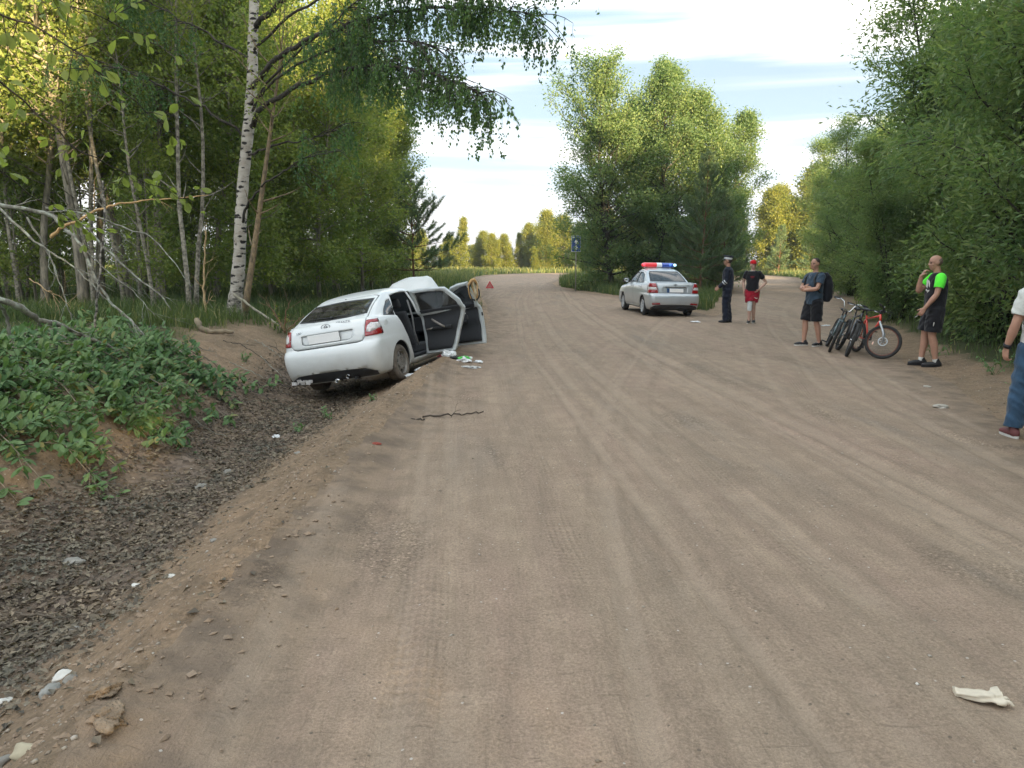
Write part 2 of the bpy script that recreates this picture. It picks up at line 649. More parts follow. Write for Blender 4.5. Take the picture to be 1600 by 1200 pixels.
def road_material():
    t = NT('sandy_dirt')
    tc = t.coord('Object')
    sep = t.node('SeparateXYZ'); t.l.new(tc, sep.inputs[0])
    u, u2, ed = t.attr('trk'), t.attr('trk2'), t.attr('edge')
    cmb = t.node('CombineXYZ'); t.l.new(u, cmb.inputs[0]); t.l.new(sep.outputs['Y'], cmb.inputs[1])
    cmb2 = t.node('CombineXYZ'); t.l.new(u2, cmb2.inputs[0]); t.l.new(sep.outputs['Y'], cmb2.inputs[1])

    def sc(v, s):
        m = t.node('Mapping'); t.l.new(v, m.inputs[0]); m.inputs['Scale'].default_value = s
        return m.outputs[0]
    streak = t.noise(sc(cmb.outputs[0], (5, 0.35, 1)), 1.0, 6, 0.6)
    streak2 = t.noise(sc(cmb2.outputs[0], (6, 0.3, 1)), 1.0, 5, 0.6)
    fine_streak = t.noise(sc(cmb.outputs[0], (38, 0.9, 1)), 1.0, 4, 0.6)
    big = t.noise(tc, 0.5, 4, 0.6)
    mid = t.noise(tc, 3.5, 5, 0.6)
    grain = t.noise(tc, 70, 3, 0.7)
    col = t.mix(t.ramp(big, [(0.35, 0.0), (0.65, 1.0)]), (0.241, 0.187, 0.138), (0.282, 0.209, 0.153))
    f35 = t.noise(tc, 32, 4, 0.75)
    col = t.mix(1.0, col, t.ramp(f35, [(0.32, 0.80), (0.5, 1.0), (0.68, 1.14)]), 'MULTIPLY')
    pk = t.noise(sc(cmb.outputs[0], (0.9, 0.22, 1)), 1.0, 4, 0.6)
    col = t.mix(t.ramp(pk, [(0.45, 0.0), (0.62, 0.8)]), col, (0.314, 0.225, 0.170))
    col = t.mix(t.ramp(pk, [(0.32, 0.7), (0.44, 0.0)]), col, (0.228, 0.189, 0.153))
    col = t.mix(t.ramp(streak, [(0.38, 0.0), (0.68, 0.8)]), col, (0.350, 0.266, 0.191))
    col = t.mix(t.ramp(streak2, [(0.5, 0.0), (0.72, 0.55)]), col, (0.223, 0.171, 0.126))
    col = t.mix(t.ramp(mid, [(0.42, 0.35), (0.6, 0.0)]), col, (0.205, 0.153, 0.111))
    col = t.mix(1.0, col, t.ramp(grain, [(0.28, 0.70), (0.72, 1.25)]), 'MULTIPLY')
    col = t.mix(1.0, col, t.ramp(fine_streak, [(0.3, 0.95), (0.7, 1.04)]), 'MULTIPLY')
    # towards the broken edge the road gives way to loose brown soil
    eb = t.ramp(t.math('ADD', ed, t.math('MULTIPLY', t.math('SUBTRACT', t.noise(tc, 2.2, 5, 0.65), 0.5), 1.4)), [(0.05, 1.0), (0.75, 0.0)])
    soil = t.mix(t.ramp(mid, [(0.4, 0.0), (0.6, 1.0)]), (0.150, 0.114, 0.084), (0.238, 0.175, 0.122))
    col = t.mix(eb, col, soil)
    # pale and dark grit
    v = t.voro(tc, 26)
    vc = t.voro(tc, 26, out='Color')
    sepc = t.node('SeparateColor'); t.l.new(vc, sepc.inputs[0])
    spot = t.math('MULTIPLY', t.math('LESS_THAN', v, 0.16), t.math('GREATER_THAN', sepc.outputs[0], 0.955))
    col = t.mix(spot, col, (0.455, 0.410, 0.362))
    spot2 = t.math('MULTIPLY', t.math('LESS_THAN', v, 0.2), t.math('LESS_THAN', sepc.outputs[0], 0.05))
    col = t.mix(spot2, col, (0.146, 0.116, 0.088))
    rut = t.attr('rut')
    rn = t.noise(tc, 9, 4, 0.6)
    col = t.mix(t.math('MULTIPLY', t.ramp(t.math('MULTIPLY', rut, -1.0), [(0.15, 0.0), (0.7, 0.38)]), t.ramp(rn, [(0.3, 0.4), (0.6, 1.0)])), col, (0.341, 0.267, 0.199))
    col = t.mix(t.math('MULTIPLY', t.ramp(rut, [(0.1, 0.0), (0.5, 0.38)]), t.ramp(rn, [(0.35, 0.3), (0.6, 1.0)])), col, (0.187, 0.145, 0.108))
    # crisp fine detail: grit, hairline streaks along the travel, short scuffs across it, relief shade in their colour
    g2 = t.noise(tc, 230, 2, 0.8)
    col = t.mix(1.0, col, t.ramp(g2, [(0.30, 0.78), (0.5, 1.0), (0.72, 1.2)]), 'MULTIPLY')
    hair = t.ramp(t.noise(sc(cmb.outputs[0], (42, 1.5, 1)), 1.0, 3, 0.7), [(0.60, 0.0), (0.68, 0.16)])
    col = t.mix(hair, col, (0.137, 0.106, 0.077))
    scuff = t.ramp(t.noise(sc(tc, (7, 42, 1)), 1.0, 3, 0.6, 0.6), [(0.64, 0.0), (0.70, 0.30)])
    col = t.mix(scuff, col, (0.127, 0.098, 0.073))
    gz_ = t.ramp(t.noise(sc(cmb.outputs[0], (1.3, 0.4, 1)), 1.0, 4, 0.6), [(0.56, 0.0), (0.64, 1.0)])
    chip = t.voro(tc, 75, out='Color')
    sch = t.node('SeparateColor'); t.l.new(chip, sch.inputs[0])
    chips = t.ramp(sch.outputs[0], [(0.0, 0.62), (0.7, 1.0), (0.94, 1.05), (1.0, 1.55)])
    col = t.mix(gz_, col, t.mix(1.0, col, chips, 'MULTIPLY'))
    # tyre tread: bars across narrow bands, groove shade painted into the colour
    bands = None
    for src, c0, w0, frq, sl in ((u, -0.62, 0.10, 118, 0.0), (u, 0.72, 0.11, 96, 30), (u2, 0.35, 0.1, 105, -25), (u, -1.45, 0.12, 88, 20),
                                 (u2, 1.25, 0.10, 120, 0), (u, 1.62, 0.09, 100, -30)):
        wobble = t.math('MULTIPLY', t.math('SUBTRACT', t.noise(sc(cmb.outputs[0], (0, 0.12, 0)), 1.0, 2), 0.5), 0.9)
        du = t.math('SUBTRACT', t.math('SUBTRACT', src, c0), wobble)
        band = t.math('LESS_THAN', t.math('ABSOLUTE', du), w0)
        bars = t.math('SINE', t.math('ADD', t.math('MULTIPLY', sep.outputs['Y'], frq), t.math('MULTIPLY', t.math('ABSOLUTE', du), sl)))
        ribs = t.math('MULTIPLY', t.math('SINE', t.math('MULTIPLY', du, 170)), 0.6)
        val = t.math('MULTIPLY', t.math('ADD', t.math('MULTIPLY', bars, 0.8), ribs), band)
        bands = val if bands is None else t.math('ADD', bands, val)
    keep = t.ramp(t.noise(sc(cmb.outputs[0], (1.6, 0.55, 1)), 1.0, 3), [(0.47, 0.0), (0.60, 1.0)])
    bands = t.math('MULTIPLY', bands, keep)
    col = t.mix(t.ramp(bands, [(0.05, 0.0), (0.5, 0.20)]), col, (0.137, 0.103, 0.075))
    h = t.math('ADD', t.math('MULTIPLY', mid, 1.8), t.math('MULTIPLY', fine_streak, 0.55))
    h = t.math('ADD', h, t.math('MULTIPLY', grain, 0.9))
    h = t.math('ADD', h, t.math('MULTIPLY', bands, -0.28))
    h = t.math('ADD', h, t.math('MULTIPLY', scuff, -1.2))
    h = t.math('ADD', h, t.math('MULTIPLY', hair, -0.8))
    h = t.math('ADD', h, t.math('MULTIPLY', t.math('ADD', spot, spot2), 0.6))
    nrm = t.bump(h, 0.75, 0.011)
    t.pbr(col, 0.95, spec=0.2, normal=nrm)
    return t.m


def ground_material():
    t = NT('verge_soil')
    tc = t.coord('Object')
    lit, gr = t.attr('litter'), t.attr('green')
    big = t.noise(tc, 0.7, 4, 0.6)
    mid = t.noise(tc, 4, 6, 0.65)
    fine = t.noise(tc, 28, 5, 0.7)
    grain = t.noise(tc, 90, 3, 0.7)
    col = t.mix(t.ramp(big, [(0.35, 0.0), (0.65, 1.0)]), (0.245, 0.180, 0.120), (0.31, 0.218, 0.142))
    col = t.mix(t.ramp(mid, [(0.45, 0.0), (0.65, 0.75)]), col, (0.175, 0.13, 0.09))
    col = t.mix(1.0, col, t.ramp(fine, [(0.3, 0.72), (0.7, 1.2)]), 'MULTIPLY')
    v = t.voro(tc, 34)
    vc = t.voro(tc, 34, out='Color')
    sepc = t.node('SeparateColor'); t.l.new(vc, sepc.inputs[0])
    spot = t.math('MULTIPLY', t.math('LESS_THAN', v, 0.2), t.math('GREATER_THAN', sepc.outputs[0], 0.84))
    col = t.mix(spot, col, (0.46, 0.41, 0.34))
    # dead leaf litter in the ditch
    vl = t.voro(tc, 20, out='Color')
    sl = t.node('SeparateColor'); t.l.new(vl, sl.inputs[0])
    lcol = t.ramp(sl.outputs[1], [(0.0, (0.07, 0.054, 0.042)), (0.5, (0.13, 0.10, 0.078)), (1.0, (0.21, 0.165, 0.13))])
    lf = t.math('MULTIPLY', lit, t.ramp(mid, [(0.30, 1.3), (0.62, 0.55)]), clamp=True)
    col = t.mix(lf, col, lcol)
    gcol = t.mix(t.ramp(fine, [(0.35, 0.0), (0.65, 1.0)]), (0.035, 0.045, 0.018), (0.075, 0.085, 0.035))
    col = t.mix(gr, col, gcol)
    h = t.math('ADD', t.math('MULTIPLY', mid, 1.6), t.math('MULTIPLY', fine, 1.0))
    h = t.math('ADD', h, t.math('MULTIPLY', grain, 0.4))
    h = t.math('ADD', h, t.math('MULTIPLY', spot, 0.4))
    t.pbr(col, 0.95, spec=0.2, normal=t.bump(h, 0.9, 0.03))
    return t.m


MAT = {}
MAT['road'] = road_material()
MAT['ground'] = ground_material()
make_ground()


# ------------------------------------------------------------------ leaf litter, gravel, grass
def leaf_quads(P, D, N, L, W, fold=0.25, curl=0.0):
    """leaf at P (its stalk), pointing along D, with face normal N; four-sided leaf folded along its middle, two triangles a side"""
    D = D / (np.linalg.norm(D, axis=1, keepdims=True) + 1e-9)
    S = np.cross(D, N); S /= np.linalg.norm(S, axis=1, keepdims=True) + 1e-9
    N = np.cross(S, D)
    L = np.broadcast_to(L, (len(P),))[:, None]; W = np.broadcast_to(W, (len(P),))[:, None]
    mid = P + D * L * 0.45
    a = mid + S * W * 0.5 + N * W * fold
    b = mid - S * W * 0.5 + N * W * fold
    tip = P + D * L - N * L * curl
    V = np.stack([P, b, tip, a], 1).reshape(-1, 3)
    k = np.arange(len(P))[:, None] * 4
    T = np.concatenate([k + np.array([[0, 1, 2]]), k + np.array([[0, 2, 3]])], 1).reshape(-1, 3)
    return V, T


def make_litter():
    rg = np.random.default_rng(11)
    n = 60000
    y = 1.6 + 12 * rg.random(n) ** 1.6
    x = rg.uniform(-5.0, -1.3, n)
    p = sstep(-4.5, -3.8, x - 0.3 * pnoise(y, x)) * sstep(-2.0, -2.8, x - 0.35 * fbm(x, y, 3, 1.1))
    p = p * sstep(-0.40, 0.1, fbm(x + 3, y, 3, 0.9) + 0.2)
    keep = rg.random(n) < np.maximum(p, 0.012)
    x, y = x[keep], y[keep]
    n = len(x)
    z = ground_z(x, y) + 0.004 + 0.014 * rg.random(n)
    P = np.stack([x, y, z], -1)
    a = rg.uniform(0, 2 * np.pi, n)
    D = np.stack([np.cos(a), np.sin(a), rg.normal(0, 0.28, n)], -1)
    N = np.stack([rg.normal(0, 0.4, n), rg.normal(0, 0.4, n), np.ones(n)], -1)
    V, T = leaf_quads(P, D, N, 0.02 + 0.055 * rg.random(n) ** 1.6, 0.014 + 0.03 * rg.random(n), 0.22, 0.12)
    m = leaf_mat('dead_leaf', (0.062, 0.050, 0.042), (0.25, 0.205, 0.165), trans=0.05, scale=1.5, rough=0.7)
    o = link('leaf_litter', np_mesh('leaf_litter', V, T, smooth=False), m)
    tag(o, 'dark brown dead leaves lying thick along the bottom of the roadside ditch', 'leaf litter', kind='stuff')
    o['kind'] = 'stuff'


def rock_geo(seed, r, sub=2, flat=0.7, rough=0.25):
    bm = bmesh.new()
    bmesh.ops.create_icosphere(bm, subdivisions=sub, radius=1)
    rg = random.Random(seed)
    off = Vector((rg.uniform(-9, 9), rg.uniform(-9, 9), rg.uniform(-9, 9)))
    from mathutils import noise
    for v in bm.verts:
        d = 1 + rough * noise.noise(v.co * 1.1 + off) * 2 + rough * 0.6 * noise.noise(v.co * 3 + off) + rough * 0.45 * noise.noise(v.co * 7 + off) - rough * 0.5 * abs(noise.noise(v.co * 2.1 - off))
        v.co = Vector((v.co.x * r * d * 1.25, v.co.y * r * d, v.co.z * r * d * flat))
    me = bpy.data.meshes.new('stone'); bm.to_mesh(me); bm.free()
    me.polygons.foreach_set('use_smooth', [True] * len(me.polygons))
    return me


def make_gravel():
    rg = np.random.default_rng(5)
    # pebbles: small squashed octahedra
    n = 9000
    y = 1.8 + 22 * rg.random(n) ** 2.1
    x = rg.uniform(-5.2, 7.5, n)
    onroad = on_road(x, y)
    keep = rg.random(n) < np.where(onroad, 0.22, np.where(x < 0, 0.95, 0.7))
    x, y = x[keep], y[keep]; n = len(x)
    r = 0.0035 + 0.012 * rg.random(n) ** 3.2
    r = np.where(on_road(x, y), r * 0.7, r)
    z = ground_z(x, y) + r * 0.2
    O = np.array([[1, 0, 0], [0, 1, 0], [-1, 0, 0], [0, -1, 0], [0, 0, 1], [0, 0, -1]], float)
    j = 1 + rg.uniform(-0.35, 0.35, (n, 6, 1))
    a = rg.uniform(0, 6.28, n)
    base = O[None] * j * np.array([1.25, 0.95, 0.65])
    ca, sa = np.cos(a)[:, None], np.sin(a)[:, None]
    bx = base[..., 0] * ca - base[..., 1] * sa; by = base[..., 0] * sa + base[..., 1] * ca
    V = np.stack([bx, by, base[..., 2]], -1) * r[:, None, None] + np.stack([x, y, z], -1)[:, None, :]
    F = np.array([[0, 1, 4], [1, 2, 4], [2, 3, 4], [3, 0, 4], [1, 0, 5], [2, 1, 5], [3, 2, 5], [0, 3, 5]])
    T = (F[None] + np.arange(n)[:, None, None] * 6).reshape(-1, 3)
    t = NT('pebble')
    rnd = t.node('NewGeometry').outputs['Random Per Island']
    col = t.ramp(rnd, [(0.0, (0.19, 0.155, 0.12)), (0.35, (0.26, 0.215, 0.168)), (0.7, (0.33, 0.285, 0.23)), (0.93, (0.40, 0.36, 0.31)), (1.0, (0.62, 0.59, 0.54))])
    t.pbr(col, 0.85, spec=0.3)
    o = link('gravel', np_mesh('gravel', V.reshape(-1, 3), T, smooth=True), t.m)
    tag(o, 'loose pebbles and pale grit scattered over the dirt road and its verges', 'gravel', kind='stuff')
    # clods of soil along the crumbling road edge
    n = 5200
    y = 1.8 + 11 * rg.random(n) ** 1.5
    x = -1.75 + rg.normal(0, 0.33, n) + 0.15 * pnoise(y * 1.2, y * 0)
    right = rg.random(n) < 0.25
    y = np.where(right, rg.uniform(4.5, 13, n), y)
    x = np.where(right, np.interp(y, [4, 6, 8, 10.2, 13], [4.9, 5.1, 5.8, 6.5, 7.2]) + rg.normal(0, 0.3, n), x)
    r = 0.004 + 0.016 * rg.random(n) ** 4
    z = ground_z(x, y) + r * 0.25
    a = rg.uniform(0, 6.28, n); ca, sa = np.cos(a)[:, None], np.sin(a)[:, None]
    j = 1 + rg.uniform(-0.55, 0.5, (n, 6, 1))
    base = O[None] * j * np.array([1.3, 1.0, 0.6])
    bx = base[..., 0] * ca - base[..., 1] * sa; by = base[..., 0] * sa + base[..., 1] * ca
    V = np.stack([bx, by, base[..., 2]], -1) * r[:, None, None] + np.stack([x, y, z], -1)[:, None, :]
    T = (F[None] + np.arange(n)[:, None, None] * 6).reshape(-1, 3)
    o = link('soil_clods', np_mesh('soil_clods', V.reshape(-1, 3), T, smooth=False),
             plain('clod', (0.27, 0.20, 0.14), 0.95, var=0.3, scale=6, bump=0.8, bdist=0.01))
    tag(o, 'crumbs and clods of brown soil along the broken road edge', 'soil', kind='stuff')


def blade_mesh(x, y, h, w, rg, bend=0.35, z=None):
    """each blade: two segments, three triangles, leaning and bending over"""
    n = len(x)
    if z is None: z = ground_z(x, y) - 0.02
    a = rg.uniform(0, 2 * np.pi, n)
    b = rg.uniform(0, 2 * np.pi, n)
    lean = np.abs(rg.normal(0, bend, n)) + 0.08
    S = np.stack([np.cos(a), np.sin(a), np.zeros(n)], -1) * (w / 2)[:, None]
    B = np.stack([np.cos(b), np.sin(b), np.zeros(n)], -1) * (lean * h)[:, None]
    P = np.stack([x, y, z], -1)
    up = np.zeros((n, 3)); up[:, 2] = h
    m = P + B * 0.35 + up * 0.55
    tp = P + B + up * (1 - 0.25 * lean)[:, None]
    V = np.stack([P - S, P + S, m - S * 0.8, m + S * 0.8, tp], 1).reshape(-1, 3)
    k = np.arange(n)[:, None] * 5
    T = np.concatenate([k + np.array([[0, 1, 3]]), k + np.array([[0, 3, 2]]), k + np.array([[2, 3, 4]])], 1).reshape(-1, 3)
    return V, T


def sample_green(rg, n, x0, x1, y0, y1, power, thr=0.35):
    """points on green ground, denser towards the camera"""
    u = rg.random(n)
    e = 1 - power
    y = (y0 ** e + u * (y1 ** e - y0 ** e)) ** (1 / e) if abs(e) > 1e-6 else y0 * (y1 / y0) ** u
    x = rg.uniform(x0, x1, n) * np.maximum(y / y1, 0.0) ** 0.75 if power > 0 else rg.uniform(x0, x1, n)
    g = green_mask(x, y)
    k = rg.random(n) < (g > thr) * g
    return x[k], y[k]


def make_grass():
    rg = np.random.default_rng(21)
    gm = leaf_mat('grass_blade', (0.055, 0.090, 0.032), (0.125, 0.165, 0.062), trans=0.35, scale=0.25, rough=0.55, yellow=(0.30, 0.27, 0.12))
    gs = leaf_mat('straw_blade', (0.13, 0.16, 0.05), (0.28, 0.25, 0.12), trans=0.3, scale=0.4, rough=0.6)

    def put(name, lab, x, y, h, w, mat, bend=0.35):
        V, T = blade_mesh(x, y, h, w, rg, bend)
        o = link(name, np_mesh(name, V, T, smooth=False), mat)
        tag(o, lab, 'grass', kind='stuff')
    # the island between the roads
    n = 110000
    x = rg.uniform(2.5, 17.5, n); y = 22.6 + rg.random(n) ** 1.3 * 52
    g = green_mask(x, y) > 0.3
    isl = g & in_poly(x, y, ISLAND)
    x, y = x[isl], y[isl]
    h = rg.uniform(0.3, 0.75, len(x)) * (0.75 + 0.4 * fbm(x, y, 2, 0.5))
    put('grass', 'tall green grass covering the wedge of ground between the two roads', x, y, np.clip(h, 0.15, 0.95), 0.011 + 0.00045 * y, gm, 0.3)
    # right of the fork and under the right-hand trees
    n = 80000
    x = rg.uniform(6, 44, n); y = 8 + rg.random(n) ** 1.1 * 80
    k = (green_mask(x, y) > 0.3) & (x > np.interp(y, [0, 8, 10.2, 11.7, 15, 20, 27, 33, 46, 58, 72], [5.6, 6.0, 6.7, 7, 8.1, 9.8, 12.3, 14.8, 18.2, 21, 24])) & (x < 14 + 0.35 * y)
    x, y = x[k], y[k]
    h = np.clip(rg.uniform(0.10, 0.42, len(x)) * (0.15 + 0.045 * y), 0.05, 0.6)
    put('grass', 'green grass along the far side of the right-hand fork', x, y, h, 0.009 + 0.0005 * y, gm, 0.35)
    # left: forest floor
    n = 120000
    y = 13.5 + 40 * rg.random(n) ** 1.5
    x = rg.uniform(-1, 1, n) * (y * 0.75 + 4)
    k = (x < -0.6) & (green_mask(x, y) > 0.3) & (x > -0.72 * y - 4)
    x, y = x[k], y[k]
    h = np.clip(rg.uniform(0.2, 0.6, len(x)) * (0.8 + 0.5 * fbm(x, y, 2, 0.4)), 0.1, 0.8)
    put('grass', 'tall shaded grass on the floor of the left-hand wood', x, y, h, 0.010 + 0.0005 * y, gm, 0.35)
    # thin grass near the ditch top
    n = 9000
    y = rg.uniform(8.5, 15, n); x = rg.uniform(-13, -5.3, n)
    k = fbm(x, y, 3, 0.8) > 0.0
    x, y = x[k], y[k]
    put('grass', 'short sparse grass on the sandy bank above the ditch', x, y, rg.uniform(0.06, 0.25, len(x)), np.full(len(x), 0.010), gm, 0.5)
    # the open field beyond
    n = 150000
    y = 40 * (150 / 40) ** rg.random(n)
    x = rg.uniform(-0.75, 0.85, n) * y
    k = green_mask(x, y) > 0.3
    x, y = x[k], y[k]
    h = rg.uniform(0.35, 0.9, len(x))
    k = rg.random(len(x)) < 0.7
    put('grass', 'tall meadow grass across the open field beyond the bend', x[k], y[k], h[k], 0.0009 * y[k], gm, 0.3)
    put('dry_grass', 'pale dry seed heads standing above the meadow grass', x[~k], y[~k], h[~k] * 1.15, 0.0007 * y[~k], gs, 0.25)


make_litter()
make_gravel()
make_grass()
# ------------------------------------------------------------------ trees
def bark(name, base, dark, scale=(6, 6, 1.2), amt=0.5, bump=0.6, moss=None):
    t = NT(name)
    c = t.coord('Object', scale)
    f = t.ramp(t.noise(c, 2.2, 6, 0.65), [(0.5 - amt * 0.35, 0.0), (0.5 + amt * 0.25, 1.0)])
    col = t.mix(f, dark, base)
    if moss:
        col = t.mix(t.ramp(t.noise(t.coord('Object'), 9, 4, 0.6), [(0.5, 0.0), (0.62, 0.8)]), col, moss)
    return t.pbr(col, 0.9, spec=0.2, normal=t.bump(t.noise(c, 8, 5, 0.7), bump, 0.012))


def birch_bark():
    t = NT('birch_bark')
    c = t.coord('Object')
    # black diamond scars, wide and short; thin dashes; a rough dark foot
    w = t.coord('Object', (4.2, 4.2, 11.0))
    v = t.voro(w, 1.0, rand=0.95)
    vn = t.noise(t.coord('Object', (9, 9, 16)), 1.0, 4, 0.6)
    d = t.math('ADD', v, t.math('MULTIPLY', t.math('SUBTRACT', vn, 0.5), 0.95))
    scars = t.ramp(d, [(0.28, 1.0), (0.38, 0.0)])
    dash = t.ramp(t.noise(t.coord('Object', (10, 10, 60)), 1.0, 3, 0.5), [(0.64, 0.0), (0.70, 0.8)])
    sep = t.node('SeparateXYZ'); t.l.new(c, sep.inputs[0])
    foot = t.ramp(t.math('ADD', t.math('MULTIPLY', sep.outputs['Z'], 0.5), t.math('MULTIPLY', t.noise(t.coord('Object', (6, 6, 4)), 1.5, 5, 0.7), 0.9)), [(0.50, 1.0), (0.85, 0.0)])
    white = t.mix(t.ramp(t.noise(t.coord('Object', (3, 3, 8)), 1.0, 4), [(0.35, 0.0), (0.65, 1.0)]), (0.36, 0.32, 0.27), (0.54, 0.50, 0.44))
    col = t.mix(dash, white, (0.16, 0.13, 0.11))
    col = t.mix(scars, col, (0.028, 0.025, 0.024))
    rough = t.mix(t.ramp(t.noise(t.coord('Object', (14, 14, 22)), 1.0, 4), [(0.4, 0.0), (0.6, 1.0)]), (0.05, 0.045, 0.04), (0.36, 0.33, 0.28))
    col = t.mix(foot, col, rough)
    return t.pbr(col, 0.75, spec=0.3, normal=t.bump(t.math('SUBTRACT', vn, scars), 0.6, 0.015))


MAT['birch_bark'] = birch_bark()
MAT['bark_grey'] = bark('grey_bark', (0.34, 0.30, 0.235), (0.11, 0.10, 0.082), amt=0.4)
MAT['bark_pale'] = bark('pale_bark', (0.34, 0.31, 0.25), (0.10, 0.09, 0.07), scale=(5, 5, 6), amt=0.35)
MAT['bark_dark'] = bark('dark_bark', (0.09, 0.078, 0.064), (0.03, 0.027, 0.024))
MAT['bark_pine'] = bark('pine_bark', (0.23, 0.125, 0.07), (0.07, 0.05, 0.038))
MAT['bark_dead'] = bark('lichened_dead_wood', (0.27, 0.26, 0.215), (0.09, 0.082, 0.068), moss=(0.38, 0.41, 0.34))
MAT['leaf_birch'] = leaf_mat('birch_leaf', (0.065, 0.145, 0.062), (0.145, 0.225, 0.085), 0.46)
MAT['leaf_aspen'] = leaf_mat('aspen_leaf', (0.150, 0.215, 0.065), (0.300, 0.330, 0.105), 0.52)
MAT['leaf_willow'] = leaf_mat('willow_leaf', (0.115, 0.195, 0.085), (0.245, 0.300, 0.140), 0.48)
MAT['leaf_island'] = leaf_mat('goat_willow_leaf', (0.095, 0.170, 0.082), (0.205, 0.260, 0.115), 0.46)
MAT['leaf_far'] = leaf_mat('sunlit_birch_leaf', (0.12, 0.15, 0.03), (0.24, 0.24, 0.05), 0.42)  # low sun's yellow is put into this leaf colour
MAT['leaf_shrub'] = leaf_mat('shrub_leaf', (0.065, 0.145, 0.058), (0.175, 0.265, 0.125), 0.3, rough=0.6, yellow=(0.24, 0.22, 0.08))
MAT['needle'] = leaf_mat('pine_needle', (0.085, 0.140, 0.080), (0.17, 0.225, 0.12), 0.3)

SHAPES = {
    'oval': lambda t: math.sin(math.pi * min(1, 0.12 + 0.88 * t) ** 0.85) ** 0.75,
    'cone': lambda t: max(0.05, (1 - t) ** 0.8) * min(1, 0.45 + t * 3.5),
    'column': lambda t: (min(1, 0.5 + t * 2) * (1 - t ** 3) ** 0.6 + 0.03),
    'spread': lambda t: math.sqrt(max(0.02, 1 - (t * 0.98) ** 2.2)) * min(1, 0.62 + t * 1.3),
    'flat': lambda t: (1 - t * t * 0.9),
}


def polyline(rg, p, d, L, n, curve=0.0, wig=0.12):
    pts = [np.array(p, float)]
    d = np.array(d, float); d /= np.linalg.norm(d)
    for i in range(n):
        d = d + rg.normal(0, wig, 3) + np.array([0, 0, curve / n])
        d /= np.linalg.norm(d)
        pts.append(pts[-1] + d * L / n)
    return np.array(pts)


